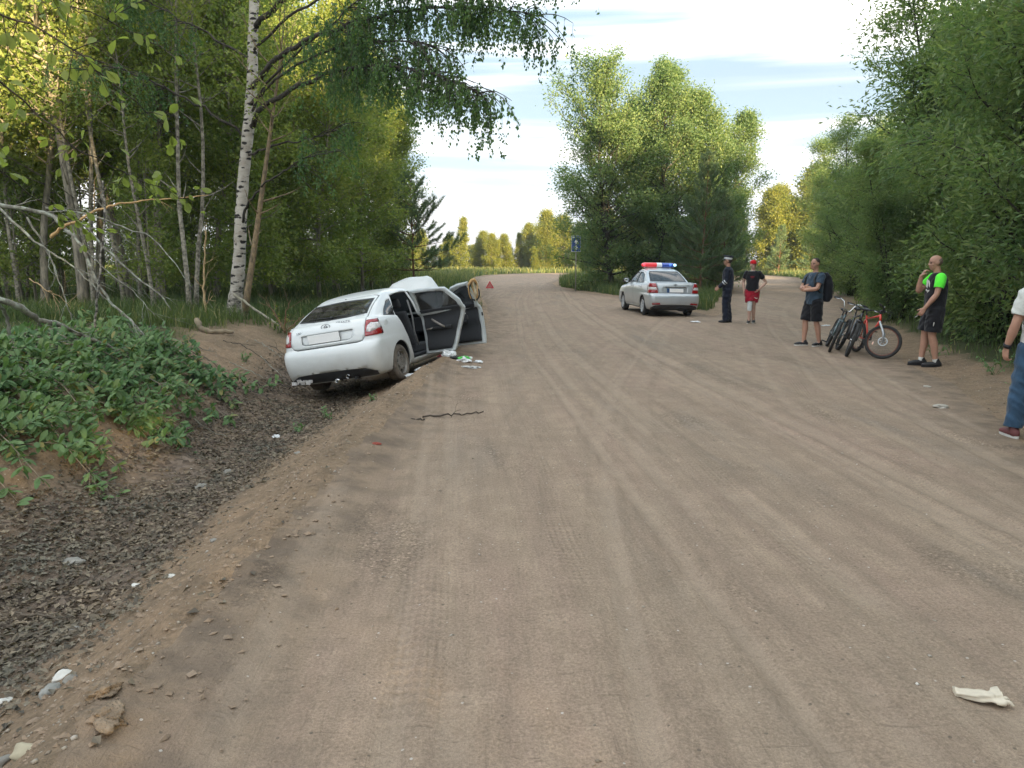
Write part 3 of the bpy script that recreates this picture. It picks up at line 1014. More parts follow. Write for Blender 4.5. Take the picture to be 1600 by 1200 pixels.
def gen_tree(seed, H=9.0, r0=0.10, base=0.25, shape='oval', width=2.0, limbs=34, angle=(20, 60), curve=0.5, subs=6, sublen=0.32,
             lps=22, leaf=(0.07, 0.045), sigma=0.12, droop=0.0, trunk_wig=0.03, lean=(0, 0), limb_sides=4, top=1.0, leaf_tilt=0.5,
             stems=1, gap=0.0, pend=0.0, bare=0):
    rg = np.random.default_rng(seed)
    g = Geo()
    LP, LD = [], []
    for s_ in range(stems):
        a0 = rg.uniform(0, 6.28)
        off = np.array([math.cos(a0), math.sin(a0), 0]) * (0 if stems == 1 else rg.uniform(0.1, 0.5))
        Hs = H * (1 if s_ == 0 else rg.uniform(0.6, 0.95))
        d0 = np.array([lean[0], lean[1], 1.0]) + (0 if stems == 1 else 0.22) * np.array([math.cos(a0), math.sin(a0), 0])
        n = max(6, int(Hs * 1.3))
        tr = polyline(rg, off + np.array([0, 0, -0.15]), d0, Hs, n, curve=0.25, wig=trunk_wig)
        rs = r0 * (1 - np.linspace(0, 1, n + 1) ** 1.2 * 0.93) * (1 if s_ == 0 else 0.75)
        rs[0] *= 1.35
        g.tube(tr, rs, 7)
        nl = int(limbs * Hs / H / (stems ** 0.6))
        ph = rg.uniform(0, 6.28)
        clump = rg.uniform(0, 6.28)
        for k in range(nl + bare):
            if k < nl:
                t = (k + rg.uniform(0.1, 0.9)) / nl
                hh = base + (top - base) * t
            else:
                t = 0.1; hh = base * rg.uniform(0.35, 1.0)
            ph += 2.4 + rg.normal(0, 0.35)
            if rg.random() < gap: continue
            fi = hh * n; i0 = min(n - 1, int(fi)); p = tr[i0] * (1 - (fi - i0)) + tr[i0 + 1] * (fi - i0)
            rr = np.interp(fi, np.arange(n + 1), rs)
            L = width * SHAPES[shape](t) * rg.uniform(0.65, 1.15) + 0.12
            if k >= nl: L = rg.uniform(0.4, 1.0)
            el = R(angle[0] + (angle[1] - angle[0]) * t + rg.normal(0, 9))
            d = np.array([math.cos(ph) * math.cos(el), math.sin(ph) * math.cos(el), math.sin(el)])
            m = 5 if L > 1 else 3
            lb = polyline(rg, p, d, L, m, curve=curve + rg.normal(0, 0.12), wig=0.09)
            g.tube(lb, np.linspace(min(rr * 0.6, 0.012 + L * 0.014), 0.004, m + 1), limb_sides, cap=False)
            if k >= nl: continue
            ns = max(2, int(subs * (0.4 + 0.6 * L / max(width, .1)) + rg.uniform(0, 1)))
            for q in range(ns + 1):
                if q == ns:
                    seg = lb[-2:]; sp, sdv, SL = lb[-2], lb[-1] - lb[-2], L / m
                else:
                    tt = rg.uniform(0.22, 0.98) * m; j = min(m - 1, int(tt))
                    sp = lb[j] * (1 - (tt - j)) + lb[j + 1] * (tt - j)
                    ax = lb[j + 1] - lb[j]; ax /= np.linalg.norm(ax)
                    side = np.cross(ax, rg.normal(0, 1, 3)); side /= np.linalg.norm(side)
                    sdv = ax * 0.7 + side * 0.8 + np.array([0, 0, 0.25 - droop])
                    SL = sublen * (0.5 + 0.7 * rg.random()) * (0.55 + 0.45 * L / width) * (1 + width * 0.25)
                sb = polyline(rg, sp, sdv, SL, 3, curve=-droop * 1.5, wig=0.15)
                if q < ns: g.tube(sb, np.linspace(0.008, 0.002, 4), 3, cap=False)
                if pend > 0 and rg.random() < pend:
                    tw = polyline(rg, sb[-1], np.array([rg.normal(0, .3), rg.normal(0, .3), -1.0]), rg.uniform(0.3, 0.8), 4, curve=-0.4, wig=0.08)
                    g.tube(tw, np.linspace(0.003, 0.0015, 5), 3, cap=False)
                    sb = np.concatenate([sb, tw[1:]])
                nlv = int(lps * rg.uniform(0.7, 1.3))
                w = rg.random(nlv) * (len(sb) - 1)
                j = w.astype(int)
                P = sb[j] * (1 - (w - j))[:, None] + sb[np.minimum(j + 1, len(sb) - 1)] * (w - j)[:, None]
                P = P + rg.normal(0, sigma, (nlv, 3)) * np.array([1, 1, 0.8])
                dv = sb[-1] - sb[0]; dv /= np.linalg.norm(dv) + 1e-9
                LP.append(P); LD.append(np.repeat(dv[None], nlv, 0))
    P = np.concatenate(LP); D = np.concatenate(LD)
    n = len(P)
    D = D * 0.8 + rg.normal(0, leaf_tilt, (n, 3)) + np.array([0, 0, -0.15 - droop * 0.8])
    N = rg.normal(0, 0.65, (n, 3)) + np.array([0, 0, 0.9])
    sz = rg.uniform(0.7, 1.25, n)
    V, T = leaf_quads(P, D, N, leaf[0] * sz, leaf[1] * sz, 0.12, 0.1)
    return g.mesh('trunk', True), np_mesh('crown', V, T, smooth=False)


def gen_pine(seed, H=7.0, r0=0.08, width=1.6, base=0.12, whorl=0.42, tuft=0.16, needles=16, nw=0.010, sub_step=0.2, up=(5, 45), dense=1.0):
    rg = np.random.default_rng(seed)
    g = Geo()
    n = max(5, int(H * 1.5))
    tr = polyline(rg, (0, 0, -0.1), (0, 0, 1), H, n, 0.2, 0.012)
    rs = r0 * (1 - np.linspace(0, 1, n + 1) * 0.92)
    g.tube(tr, rs, 7)
    C, A = [], []
    z = H * base
    while z < H * 0.985:
        t = (z / H - base) / (1 - base)
        nb = rg.integers(4, 7)
        ph0 = rg.uniform(0, 6.28)
        for b in range(nb):
            if rg.random() < 0.12: continue
            ph = ph0 + b * 6.283 / nb + rg.normal(0, 0.15)
            L = (width * (1 - t) ** 0.75 + 0.12) * rg.uniform(0.75, 1.15)
            el = R(up[0] + (up[1] - up[0]) * t + rg.normal(0, 6))
            p = np.array([np.interp(z, tr[:, 2], tr[:, 0]), np.interp(z, tr[:, 2], tr[:, 1]), z])
            d = np.array([math.cos(ph) * math.cos(el), math.sin(ph) * math.cos(el), math.sin(el)])
            lb = polyline(rg, p, d, L, 4, 0.35, 0.05)
            g.tube(lb, np.linspace(0.006 + L * 0.010, 0.004, 5), 4, cap=False)
            ns = max(1, int(L / sub_step * dense))
            for q in range(ns):
                tt = (0.25 + 0.75 * (q + rg.random()) / ns) * 4; j = min(3, int(tt))
                sp = lb[j] * (1 - (tt - j)) + lb[j + 1] * (tt - j)
                ax = lb[j + 1] - lb[j]; ax /= np.linalg.norm(ax)
                side = np.cross(ax, (0, 0, 1)) * rg.choice([-1, 1])
                dv = ax * 0.8 + side * 0.7 + np.array([0, 0, 0.3])
                SL = 0.2 + 0.28 * L * rg.random()
                sb = polyline(rg, sp, dv, SL, 2, 0.4, 0.08)
                g.tube(sb, [0.005, 0.004, 0.003], 3, cap=False)
                m = max(2, int(SL / 0.10))
                for w in np.linspace(0.3, 1, m):
                    C.append(sb[0] + (sb[-1] - sb[0]) * w); A.append(dv)
            for w in (0.8, 0.9, 1.0):
                C.append(p + (lb[-1] - p) * w); A.append(lb[-1] - lb[-2])
        z += whorl * (0.8 + 0.4 * rg.random()) * (1 - 0.35 * t)
    C.append(tr[-1]); A.append(np.array([0, 0, 1.0]))
    C = np.array(C); A = np.array(A); A /= np.linalg.norm(A, axis=1, keepdims=True)
    C = np.repeat(C, needles, 0); A = np.repeat(A, needles, 0)
    m = len(C)
    D = A * 0.9 + rg.normal(0, 0.55, (m, 3)) + np.array([0, 0, 0.15])
    D /= np.linalg.norm(D, axis=1, keepdims=True)
    S = np.cross(D, rg.normal(0, 1, (m, 3))); S /= np.linalg.norm(S, axis=1, keepdims=True)
    Ln = tuft * rg.uniform(0.7, 1.2, m)[:, None]
    C = C + rg.normal(0, 0.02, (m, 3))
    V = np.stack([C - S * nw / 2, C + S * nw / 2, C + D * Ln], 1).reshape(-1, 3)
    T = np.arange(3 * m).reshape(-1, 3)
    return g.mesh('trunk', True), np_mesh('crown', V, T, smooth=False)


def place_tree(name, meshes, mats, x, y, label, cat='tree', group=None, rz=0.0, s=1.0, sz=None, z=None, tilt=(0, 0)):
    if z is None: z = float(ground_z(x, y, False))
    root = empty(name, (x, y, z), (tilt[0], tilt[1], rz), label, cat, group)
    root.scale = (s, s, sz if sz else s)
    for nm, me, m in zip(('trunk', 'crown'), meshes, mats):
        if not me.materials: me.materials.append(m)
        link(nm, me, None, root)
    return root


M_ASPEN = (MAT['bark_grey'], MAT['leaf_aspen'])
M_BIRCH = (MAT['bark_pale'], MAT['leaf_birch'])

# --- left-hand wood: slender trunks, leaves from low down at the sunny edge, high inside
aspA = gen_tree(101, H=11, r0=0.115, base=0.34, shape='oval', width=2.1, limbs=56, angle=(15, 55), subs=7, lps=38, leaf=(0.10, 0.07), sigma=0.24, bare=8)
aspB = gen_tree(102, H=10, r0=0.095, base=0.32, shape='oval', width=1.8, limbs=56, angle=(10, 50), subs=7, lps=36, leaf=(0.095, 0.07), sigma=0.24, bare=6, lean=(0.06, 0))
aspC = gen_tree(103, H=9, r0=0.06, base=0.08, shape='oval', width=1.7, limbs=66, angle=(0, 50), subs=7, lps=66, leaf=(0.09, 0.065), sigma=0.22)
sapl = gen_tree(104, H=4.5, r0=0.03, base=0.12, shape='oval', width=1.0, limbs=26, angle=(15, 55), subs=4, lps=40, leaf=(0.08, 0.055), sigma=0.16)
LEFT = [
    # x, y, variant, rot, scale, kind-of-label
    (-13.8, 17.5, 0, 0.3, 1.0), (-11.9, 19.0, 1, 1.2, 1.05), (-10.4, 18.2, 0, 2.2, 1.1), (-10.9, 21.5, 1, 3.9, 1.0), (-9.6, 20.4, 0, 5.1, 1.0),
    (-9.1, 23.0, 1, 0.9, 1.1), (-12.9, 23.5, 0, 4.4, 1.05), (-14.8, 20.8, 1, 2.8, 1.1), (-16.4, 23.9, 0, 1.9, 1.1), (-15.0, 27.0, 1, 0.2, 1.1),
    (-11.8, 27.4, 0, 5.6, 1.1), (-8.3, 26.3, 1, 2.5, 1.15), (-10.0, 30.5, 0, 3.3, 1.15), (-13.6, 32.0, 1, 4.8, 1.15), (-17.5, 31.0, 0, 0.7, 1.2),
    (-20.5, 28.5, 1, 1.4, 1.2), (-7.0, 30.0, 0, 1.1, 1.1), (-8.8, 35.0, 1, 2.1, 1.1), (-18.5, 18.5, 0, 3.0, 1.1), (-20.5, 22.5, 1, 5.0, 1.15),
    (-22.8, 33.0, 0, 2.0, 1.2), (-16.0, 37.0, 1, 4.0, 1.2), (-11.5, 38.5, 0, 3.6, 1.15), (-25.5, 27.0, 1, 2.6, 1.2), (-19.5, 39.0, 0, 1.7, 1.2),
]
for i, (x, y, v, rz, s) in enumerate(LEFT):
    place_tree('aspen_tree', (aspA, aspB)[v], M_ASPEN, x, y, 'slender tall aspen with bare lower trunk deep in the left-hand wood', 'tree',
               'slender aspens inside the left-hand wood', rz, s)
pole = gen_tree(105, H=9.5, r0=0.055, base=0.50, shape='oval', width=1.3, limbs=30, angle=(20, 60), subs=5, lps=22, leaf=(0.085, 0.06), sigma=0.18, trunk_wig=0.035, bare=7)
_q = random.Random(77)
for i in range(17):
    y = _q.uniform(17.0, 26.0); x = _q.uniform(-0.68, -0.42) * y
    place_tree('young_birch', pole, (MAT['bark_pale'], MAT['leaf_aspen']), x, y, 'slim pale bare-stemmed young birch among the trunks of the left-hand wood', 'tree',
               'slim pale young birches of the left-hand wood', _q.uniform(0, 6), _q.uniform(0.8, 1.15))
EDGE = [(-7.6, 21.5, 0.4, 1.05), (-6.3, 24.5, 2.0, 1.1), (-5.6, 28.0, 3.6, 1.1), (-6.1, 32.5, 5.0, 1.1), (-5.4, 34.0, 1.2, 0.85),
        (-7.0, 38.0, 1.8, 1.05), (-10.2, 42, 0.1, 1.1), (-13.5, 43, 2.9, 1.15), (-7.9, 24.5, 4.2, 1.1)]
for i, (x, y, rz, s) in enumerate(EDGE):
    place_tree('aspen_tree', aspC, M_ASPEN, x, y, 'leafy young aspen at the edge of the left-hand wood, foliage down to the grass', 'tree',
               'leafy young aspens along the edge of the left-hand wood', rz, s)
for i in range(16):
    q = random.Random(50 + i)
    place_tree('aspen_tree', aspC, M_ASPEN, -13 - i * 2.3 + q.uniform(-1, 1), q.uniform(44, 56), 'leafy tree closing the back of the left-hand wood', 'tree', 'trees at the back of the left-hand wood', q.uniform(0, 6), q.uniform(0.9, 1.25))
rg = random.Random(9)
for i in range(24):
    x = rg.uniform(-21, -7.0); y = rg.uniform(17, 36)
    if x > -0.25 * y - 3.5: continue
    place_tree('sapling', sapl, M_ASPEN, x, y, 'thin leafy sapling growing between the trunks of the left-hand wood', 'sapling',
               'saplings under the left-hand wood', rg.uniform(0, 6), rg.uniform(0.7, 1.3))

# --- right-hand trees: willows leafy to the ground
wilA = gen_tree(201, H=9.5, r0=0.10, base=0.04, shape='spread', width=2.5, limbs=80, angle=(4, 62), curve=0.5, subs=9, lps=64, leaf=(0.125, 0.042), sigma=0.22, stems=3, leaf_tilt=0.4, droop=0.12)
wilB = gen_tree(202, H=7.5, r0=0.08, base=0.03, shape='spread', width=2.2, limbs=74, angle=(2, 60), curve=0.5, subs=9, lps=62, leaf=(0.12, 0.04), sigma=0.21, stems=3, leaf_tilt=0.4, droop=0.12)
M_WIL = (MAT['bark_dark'], MAT['leaf_willow'])
RIGHT = [(9.6, 11.6, 0, 0.5, 1.05, 'tall willow behind the man in the green-sleeved shirt, leaves down to the ground'),
         (9.8, 15.2, 1, 2.2, 1.12, 'dense willow rising behind the parked bicycles'),
         (12.0, 12.8, 0, 4.0, 1.2, None), (11.9, 17.6, 0, 1.2, 1.05, None), (8.4, 8.4, 1, 3.1, 0.85, 'low spreading willow nearest the photographer on the right verge'),
         (11.4, 8.6, 0, 5.2, 1.15, None), (14.6, 16.0, 0, 2.7, 1.2, None), (13.4, 21.8, 1, 0.9, 1.35, None), (15.6, 25.5, 0, 3.5, 0.92, None),
         (17.0, 20.5, 0, 4.6, 1.15, None), (17.2, 30.5, 1, 5.9, 1.1, None), (20.0, 35.5, 0, 1.6, 0.95, None), (20.5, 28.0, 0, 0.2, 1.1, None),
         (10.6, 20.6, 1, 1.1, 0.62, 'small rounded willow bush at the corner of the right-hand fork'),
         (15.9, 34.8, 0, 2.1, 0.82, 'willow leaning out over the right-hand fork, leftmost of the wall of trees'), (14.4, 27.8, 1, 3.3, 1.25, None), (19.4, 44.0, 0, 0.4, 0.95, None), (22.0, 50.0, 1, 1.4, 1.2, None),
         (25.0, 44.0, 1, 4.1, 1.15, None), (25.0, 50.0, 0, 2.4, 1.0, None), (24.5, 35.0, 0, 3.0, 1.1, None)]
for (x, y, v, rz, s, lab) in RIGHT:
    place_tree('willow_tree', (wilA, wilB)[v], M_WIL, x, y, lab or 'dense dark green willow in the wall of trees on the right', 'tree',
               None if lab else 'willows forming the right-hand wall of trees', rz, s)

# --- the island between the roads
islA = gen_tree(301, H=12.2, r0=0.17, base=0.08, shape='spread', width=4.9, limbs=90, angle=(8, 60), curve=0.5, subs=10, lps=60, leaf=(0.14, 0.085), sigma=0.27, stems=2, gap=0.05)
islB = gen_tree(302, H=12.6, r0=0.12, base=0.10, shape='oval', width=3.5, limbs=76, angle=(14, 58), curve=0.4, subs=8, lps=58, leaf=(0.135, 0.08), sigma=0.27, gap=0.08)
islC = gen_tree(303, H=11.0, r0=0.10, base=0.04, shape='oval', width=2.8, limbs=70, angle=(12, 60), curve=0.4, subs=8, lps=62, leaf=(0.135, 0.08), sigma=0.27)
pinA = gen_pine(311, H=8.6, r0=0.09, width=2.2, base=0.10, tuft=0.20, needles=26, nw=0.018)
M_ISL = (MAT['bark_dark'], MAT['leaf_island'])
M_PIN = (MAT['bark_pine'], MAT['needle'])
place_tree('goat_willow', islA, M_ISL, 5.9, 42.6, 'big round-crowned tree at the left end of the clump between the roads', rz=1.0, s=0.93)
place_tree('birch_tree', islB, M_ISL, 8.0, 41.0, 'tall tree with airy crown in the middle of the clump between the roads', rz=2.1, s=0.92)
place_tree('birch_tree', islB, M_ISL, 9.4, 43.0, 'tallest tree of the clump between the roads, its thin top bare of leaves', rz=4.1, s=0.96)
place_tree('goat_willow', islC, M_ISL, 11.3, 42.0, 'green tree at the right end of the clump between the roads', rz=0.4, s=0.95)
place_tree('goat_willow', islC, M_ISL, 12.6, 46.0, 'green tree at the back of the clump between the roads, right side', rz=3.3, s=0.92)
place_tree('goat_willow', islC, M_ISL, 7.2, 44.5, 'dark green tree filling the middle of the clump, behind its pine', rz=5.0, s=0.98)
place_tree('goat_willow', islC, M_ISL, 5.2, 45.5, 'low bushy tree behind the blue road sign', rz=2.0, s=0.50)
place_tree('pine_tree', pinA, M_PIN, 9.4, 37.5, 'dark pine in front of the clump, behind the police officer', rz=0.3, s=0.8)
place_tree('pine_tree', pinA, M_PIN, 11.0, 39.0, 'smaller pine at the right of the clump between the roads', rz=2.6, s=0.6)

# --- lone pine at the left of the field
pinB = gen_pine(321, H=4.9, r0=0.06, width=1.75, base=0.22, whorl=0.5, tuft=0.17, needles=22, nw=0.015, dense=1.1, up=(0, 40))
place_tree('pine_tree', pinB, M_PIN, -4.1, 31.5, 'young pine standing alone in the grass left of the road, behind the crashed car', rz=0.8)

# --- far trees across the field: each one its own thing
farB = gen_tree(401, H=9, r0=0.08, base=0.10, shape='cone', width=1.75, limbs=60, angle=(10, 55), subs=5, lps=44, leaf=(0.20, 0.13), sigma=0.26, limb_sides=3)
farW = gen_tree(402, H=8, r0=0.10, base=0.06, shape='oval', width=2.4, limbs=44, angle=(10, 60), subs=7, lps=62, leaf=(0.19, 0.125), sigma=0.34, limb_sides=3)
farP = gen_pine(403, H=7, r0=0.08, width=1.9, base=0.08, whorl=0.55, tuft=0.34, needles=7, nw=0.06)
M_FB = (MAT['bark_pale'], MAT['leaf_far'])
M_FW = (MAT['bark_grey'], MAT['leaf_island'])
FAR = [  # pixel-free world positions: x, y, kind, scale, label
    (-7.0, 104, 'B', 0.80, 'narrow pale birch standing alone above the far treeline'),
    (-9.2, 107, 'B', 0.48, 'small birch left of the lone narrow birch in the far treeline'),
    (4.6, 108, 'W', 1.02, 'big rounded sunlit birch at the right end of the far field treeline'),
    (7.6, 110, 'W', 0.95, 'broad sunlit tree half behind the clump at the end of the field'),
    (1.0, 112, 'B', 0.60, 'mid-sized birch left of the big sunlit birch'),
    (3.0, 99, 'B', 0.34, 'little golden birch sapling in front of the big sunlit birch'),
]
for (x, y, k, s, lab) in FAR:
    place_tree('far_birch' if k == 'B' else 'far_tree', farB if k == 'B' else farW, M_FB, x, y, lab, rz=x * 1.7, s=s, z=0.0)
rg = random.Random(31)
for i in range(56):
    x = -34 + i * 1.1 + rg.uniform(-0.9, 0.9); y = rg.uniform(106, 128)
    k = rg.choice('WWWWP')
    s = rg.uniform(0.42, 0.72) * (1.0 if x < 3 else 1.25)
    me, mm = {'W': (farW, M_FW), 'B': (farB, M_FB), 'P': (farP, M_PIN)}[k]
    lab = {'W': 'bushy green tree in the far treeline across the field', 'B': 'pale birch in the far treeline across the field', 'P': 'dark pine in the far treeline across the field'}[k]
    place_tree('far_pine' if k == 'P' else 'far_tree', me, mm, x, y, lab, 'tree', {'W': 'bushy trees', 'B': 'pale birches', 'P': 'dark pines'}[k] + ' of the far treeline', rg.uniform(0, 6), s, z=0.0)
# trees beyond the right-hand fork
RF = [(30.0, 87, 'W', 1.15, 'golden rounded tree at the end of the right-hand fork, beside the clump'), (34.0, 87, 'W', 1.45, 'tall golden tree where the right-hand fork meets the wall of trees'),
      (28.4, 98, 'W', 1.0, 'rounded tree at the far end of the right-hand fork'), (32.5, 82, 'P', 0.80, 'young pine beside the right-hand fork, sunlit at its tip'),
      (33.5, 97, 'W', 1.3, 'broad tree behind the golden birches of the right-hand fork'), (38.5, 88, 'W', 1.3, 'broad tree right of the golden birches of the fork'),
      (29.0, 82.0, 'P', 0.75, 'dark young pine at the foot of the golden birches')]
for (x, y, k, s, lab) in RF:
    me, mm = {'W': (farW, M_FB), 'B': (farB, M_FB), 'P': (farP, M_PIN)}[k]
    place_tree('far_pine' if k == 'P' else 'far_tree', me, mm, x, y, lab, rz=x * 2.3, s=s)
for i in range(14):
    x = 14 + i * 3.4 + rg.uniform(-1, 1); y = rg.uniform(101, 114) if x < 34 else rg.uniform(88, 100)
    place_tree('far_tree', farW, M_FW, x, y, 'green tree in the wood beyond the right-hand fork', 'tree', 'trees of the wood beyond the right-hand fork', rg.uniform(0, 6), rg.uniform(0.85, 1.3))


# --- the birch beside the crashed car
def near_birch():
    rg = np.random.default_rng(77)
    x0, y0, z0 = -6.34, 17.0, 0.45
    root = empty('birch_tree', (x0, y0, z0), label='tall white-barked birch with black scars beside the crashed car, limbs reaching over the road', cat='tree')
    o3 = np.array([x0, y0, z0])
    tr = np.array([(-6.36, 17, 0.40), (-6.34, 17, 0.62), (-6.27, 17, 1.1), (-6.16, 17, 1.77), (-6.03, 17, 2.6), (-5.9, 17, 3.45), (-5.82, 17, 4.1), (-5.75, 17, 4.8), (-5.67, 17, 5.5),
                   (-5.57, 17, 6.38), (-5.47, 17.1, 7.3), (-5.4, 17.1, 8.16), (-5.2, 17.2, 10.5), (-5.0, 17.4, 13)]) - o3
    tr += np.stack([0.045 * np.sin(tr[:, 2] * 1.5 + 0.4), 0 * tr[:, 2], 0 * tr[:, 2]], -1)
    rad = np.array([0.30, 0.215, 0.185, 0.175, 0.165, 0.158, 0.152, 0.15, 0.145, 0.135, 0.125, 0.115, 0.08, 0.03]) * 0.80
    tt = np.linspace(0, len(tr) - 1, 60)
    P = np.stack([np.interp(tt, np.arange(len(tr)), tr[:, k]) for k in range(3)], -1)
    g = Geo().tube(P, np.interp(tt, np.arange(len(tr)), rad) * (1 + 0.04 * rg.normal(0, 1, 60)), 18)
    g.build('trunk', MAT['birch_bark'], root)
    limbs = [
        [(-5.66, 17, 5.35), (-4.9, 16, 5.62), (-4.1, 15, 5.72), (-2.9, 14.5, 5.95), (-1.8, 14, 6.05), (-0.5, 13.3, 5.85), (0.5, 12.9, 5.6)],
        [(-5.7, 17, 4.85), (-5.1, 16.2, 5.3), (-4.0, 15.2, 5.75), (-3.0, 14.4, 6.1), (-2.0, 13.6, 6.6)],
        [(-5.74, 17, 4.55), (-5.2, 16.3, 4.85), (-4.2, 15.5, 5.1), (-3.2, 14.6, 5.2), (-2.2, 13.8, 5.05), (-1.3, 13.0, 4.75), (-0.5, 12.5, 4.3)],
        [(-5.7, 17, 5.0), (-4.6, 15.6, 5.35), (-3.2, 14.6, 5.6), (-2.0, 13.8, 5.5), (-1.1, 13.2, 5.15)],
        [(-5.6, 17, 6.1), (-4.2, 15.5, 6.5), (-2.6, 14.2, 6.6), (-1.2, 13.4, 6.35), (-0.3, 13.0, 6.0)],
        [(-5.5, 17, 6.6), (-4.4, 16, 7.0), (-3.0, 15, 7.2), (-1.6, 14, 7.1), (-0.3, 13, 6.8), (0.7, 12.6, 6.5)],
        [(-5.84, 17, 3.95), (-5.1, 16.5, 4.1), (-4.2, 16.0, 4.15), (-3.4, 15.6, 4.35)],
        [(-6.05, 17, 2.4), (-5.75, 16.6, 2.9), (-5.3, 16.2, 3.2), (-4.6, 15.6, 3.5), (-4.0, 15.2, 3.7), (-3.4, 14.9, 3.75)],
        [(-5.8, 17, 4.3), (-6.6, 16.6, 4.9), (-7.6, 16.0, 5.4), (-8.6, 15.5, 5.7)],
        [(-5.6, 17, 5.9), (-6.6, 16.8, 6.5), (-7.8, 16.4, 7.1)],
        [(-5.45, 17.1, 7.2), (-5.0, 16.0, 8.0), (-4.4, 15, 8.6), (-3.6, 14, 8.9)],
        [(-5.4, 17.1, 8.0), (-4.4, 17.2, 8.9), (-3.2, 17, 9.5)],
        [(-5.3, 17.1, 8.8), (-6.2, 16.2, 9.7), (-7.3, 15.4, 10.2)],
    ]
    LPs, LDs = [], []
    for li, L in enumerate(limbs):
        L = np.array(L) - o3
        tt = np.linspace(0, len(L) - 1, len(L) * 5)
        P = np.stack([np.interp(tt, np.arange(len(L)), L[:, k]) for k in range(3)], -1)
        for _ in range(2): P[1:-1] = (P[:-2] + 2 * P[1:-1] + P[2:]) / 4
        P[1:-1] += rg.normal(0, 0.018, P[1:-1].shape)
        h = Geo().tube(P, np.linspace(0.062 if li in (0, 2, 5) else 0.032, 0.007, len(P)), 7)
        dens = {0: 95, 1: 50, 2: 115, 3: 55, 4: 60, 5: 90, 6: 12, 7: 6}.get(li, 26)
        for k in range(dens):
            w = rg.uniform(0.34, 1.0) ** (0.8) * (len(P) - 1); j = min(len(P) - 2, int(w))
            sp = P[j] * (1 - (w - j)) + P[j + 1] * (w - j)
            ax = P[j + 1] - P[j]; ax /= np.linalg.norm(ax)
            side = np.cross(ax, (0, 0, 1)) * rg.choice([-1, 1])
            dv = ax * rg.uniform(0.4, 1.0) + side * rg.uniform(0.1, 0.9) + np.array([0, 0, rg.uniform(-0.2, 0.5)])
            SL = rg.uniform(0.3, 0.9)
            sb = polyline(rg, sp, dv, SL, 4, -0.9, 0.1)
            h.tube(sb, np.linspace(0.010, 0.004, 5), 4, cap=False)
            for m in range(rg.integers(2, 5)):
                i0 = rg.integers(1, 5)
                tw = polyline(rg, sb[i0], np.array([rg.normal(0, .35), rg.normal(0, .35), -0.8]), rg.uniform(0.25, 0.85), 5, -0.8, 0.08)
                h.tube(tw, np.linspace(0.003, 0.0012, 6), 3, cap=False)
                nl = rg.integers(12, 26)
                w2 = rg.random(nl) * 5; jj = np.minimum(4, w2.astype(int))
                Q = tw[jj] * (1 - (w2 - jj))[:, None] + tw[jj + 1] * (w2 - jj)[:, None]
                LPs.append(Q + rg.normal(0, 0.022, (nl, 3)))
                LDs.append(np.repeat(np.array([[0, 0, -1.0]]), nl, 0))
        h.build('limb', MAT['bark_dark'], root)
    P = np.concatenate(LPs); D = np.concatenate(LDs)
    n = len(P)
    D = D + rg.normal(0, 0.5, (n, 3))
    N = rg.normal(0, 1, (n, 3))
    V, T = leaf_quads(P, D, N, rg.uniform(0.045, 0.075, n), rg.uniform(0.032, 0.052, n), 0.1, 0.1)
    link('crown', np_mesh('crown', V, T, smooth=False), MAT['leaf_birch'], root)


near_birch()
# thin leaning trunk right beside it
_thin = gen_tree(501, H=7.0, r0=0.075, base=0.55, shape='oval', width=1.3, limbs=20, angle=(20, 60), subs=4, lps=14, leaf=(0.07, 0.045), sigma=0.13, lean=(0.21, 0), trunk_wig=0.015, bare=5)
place_tree('leaning_aspen', _thin, (bark('tan_bark', (0.30, 0.22, 0.13), (0.11, 0.09, 0.065), scale=(5, 5, 4)), MAT['leaf_aspen']), -5.86, 16.2,
           'thin tan-barked trunk leaning right, just beside the white birch', 'tree', rz=0)


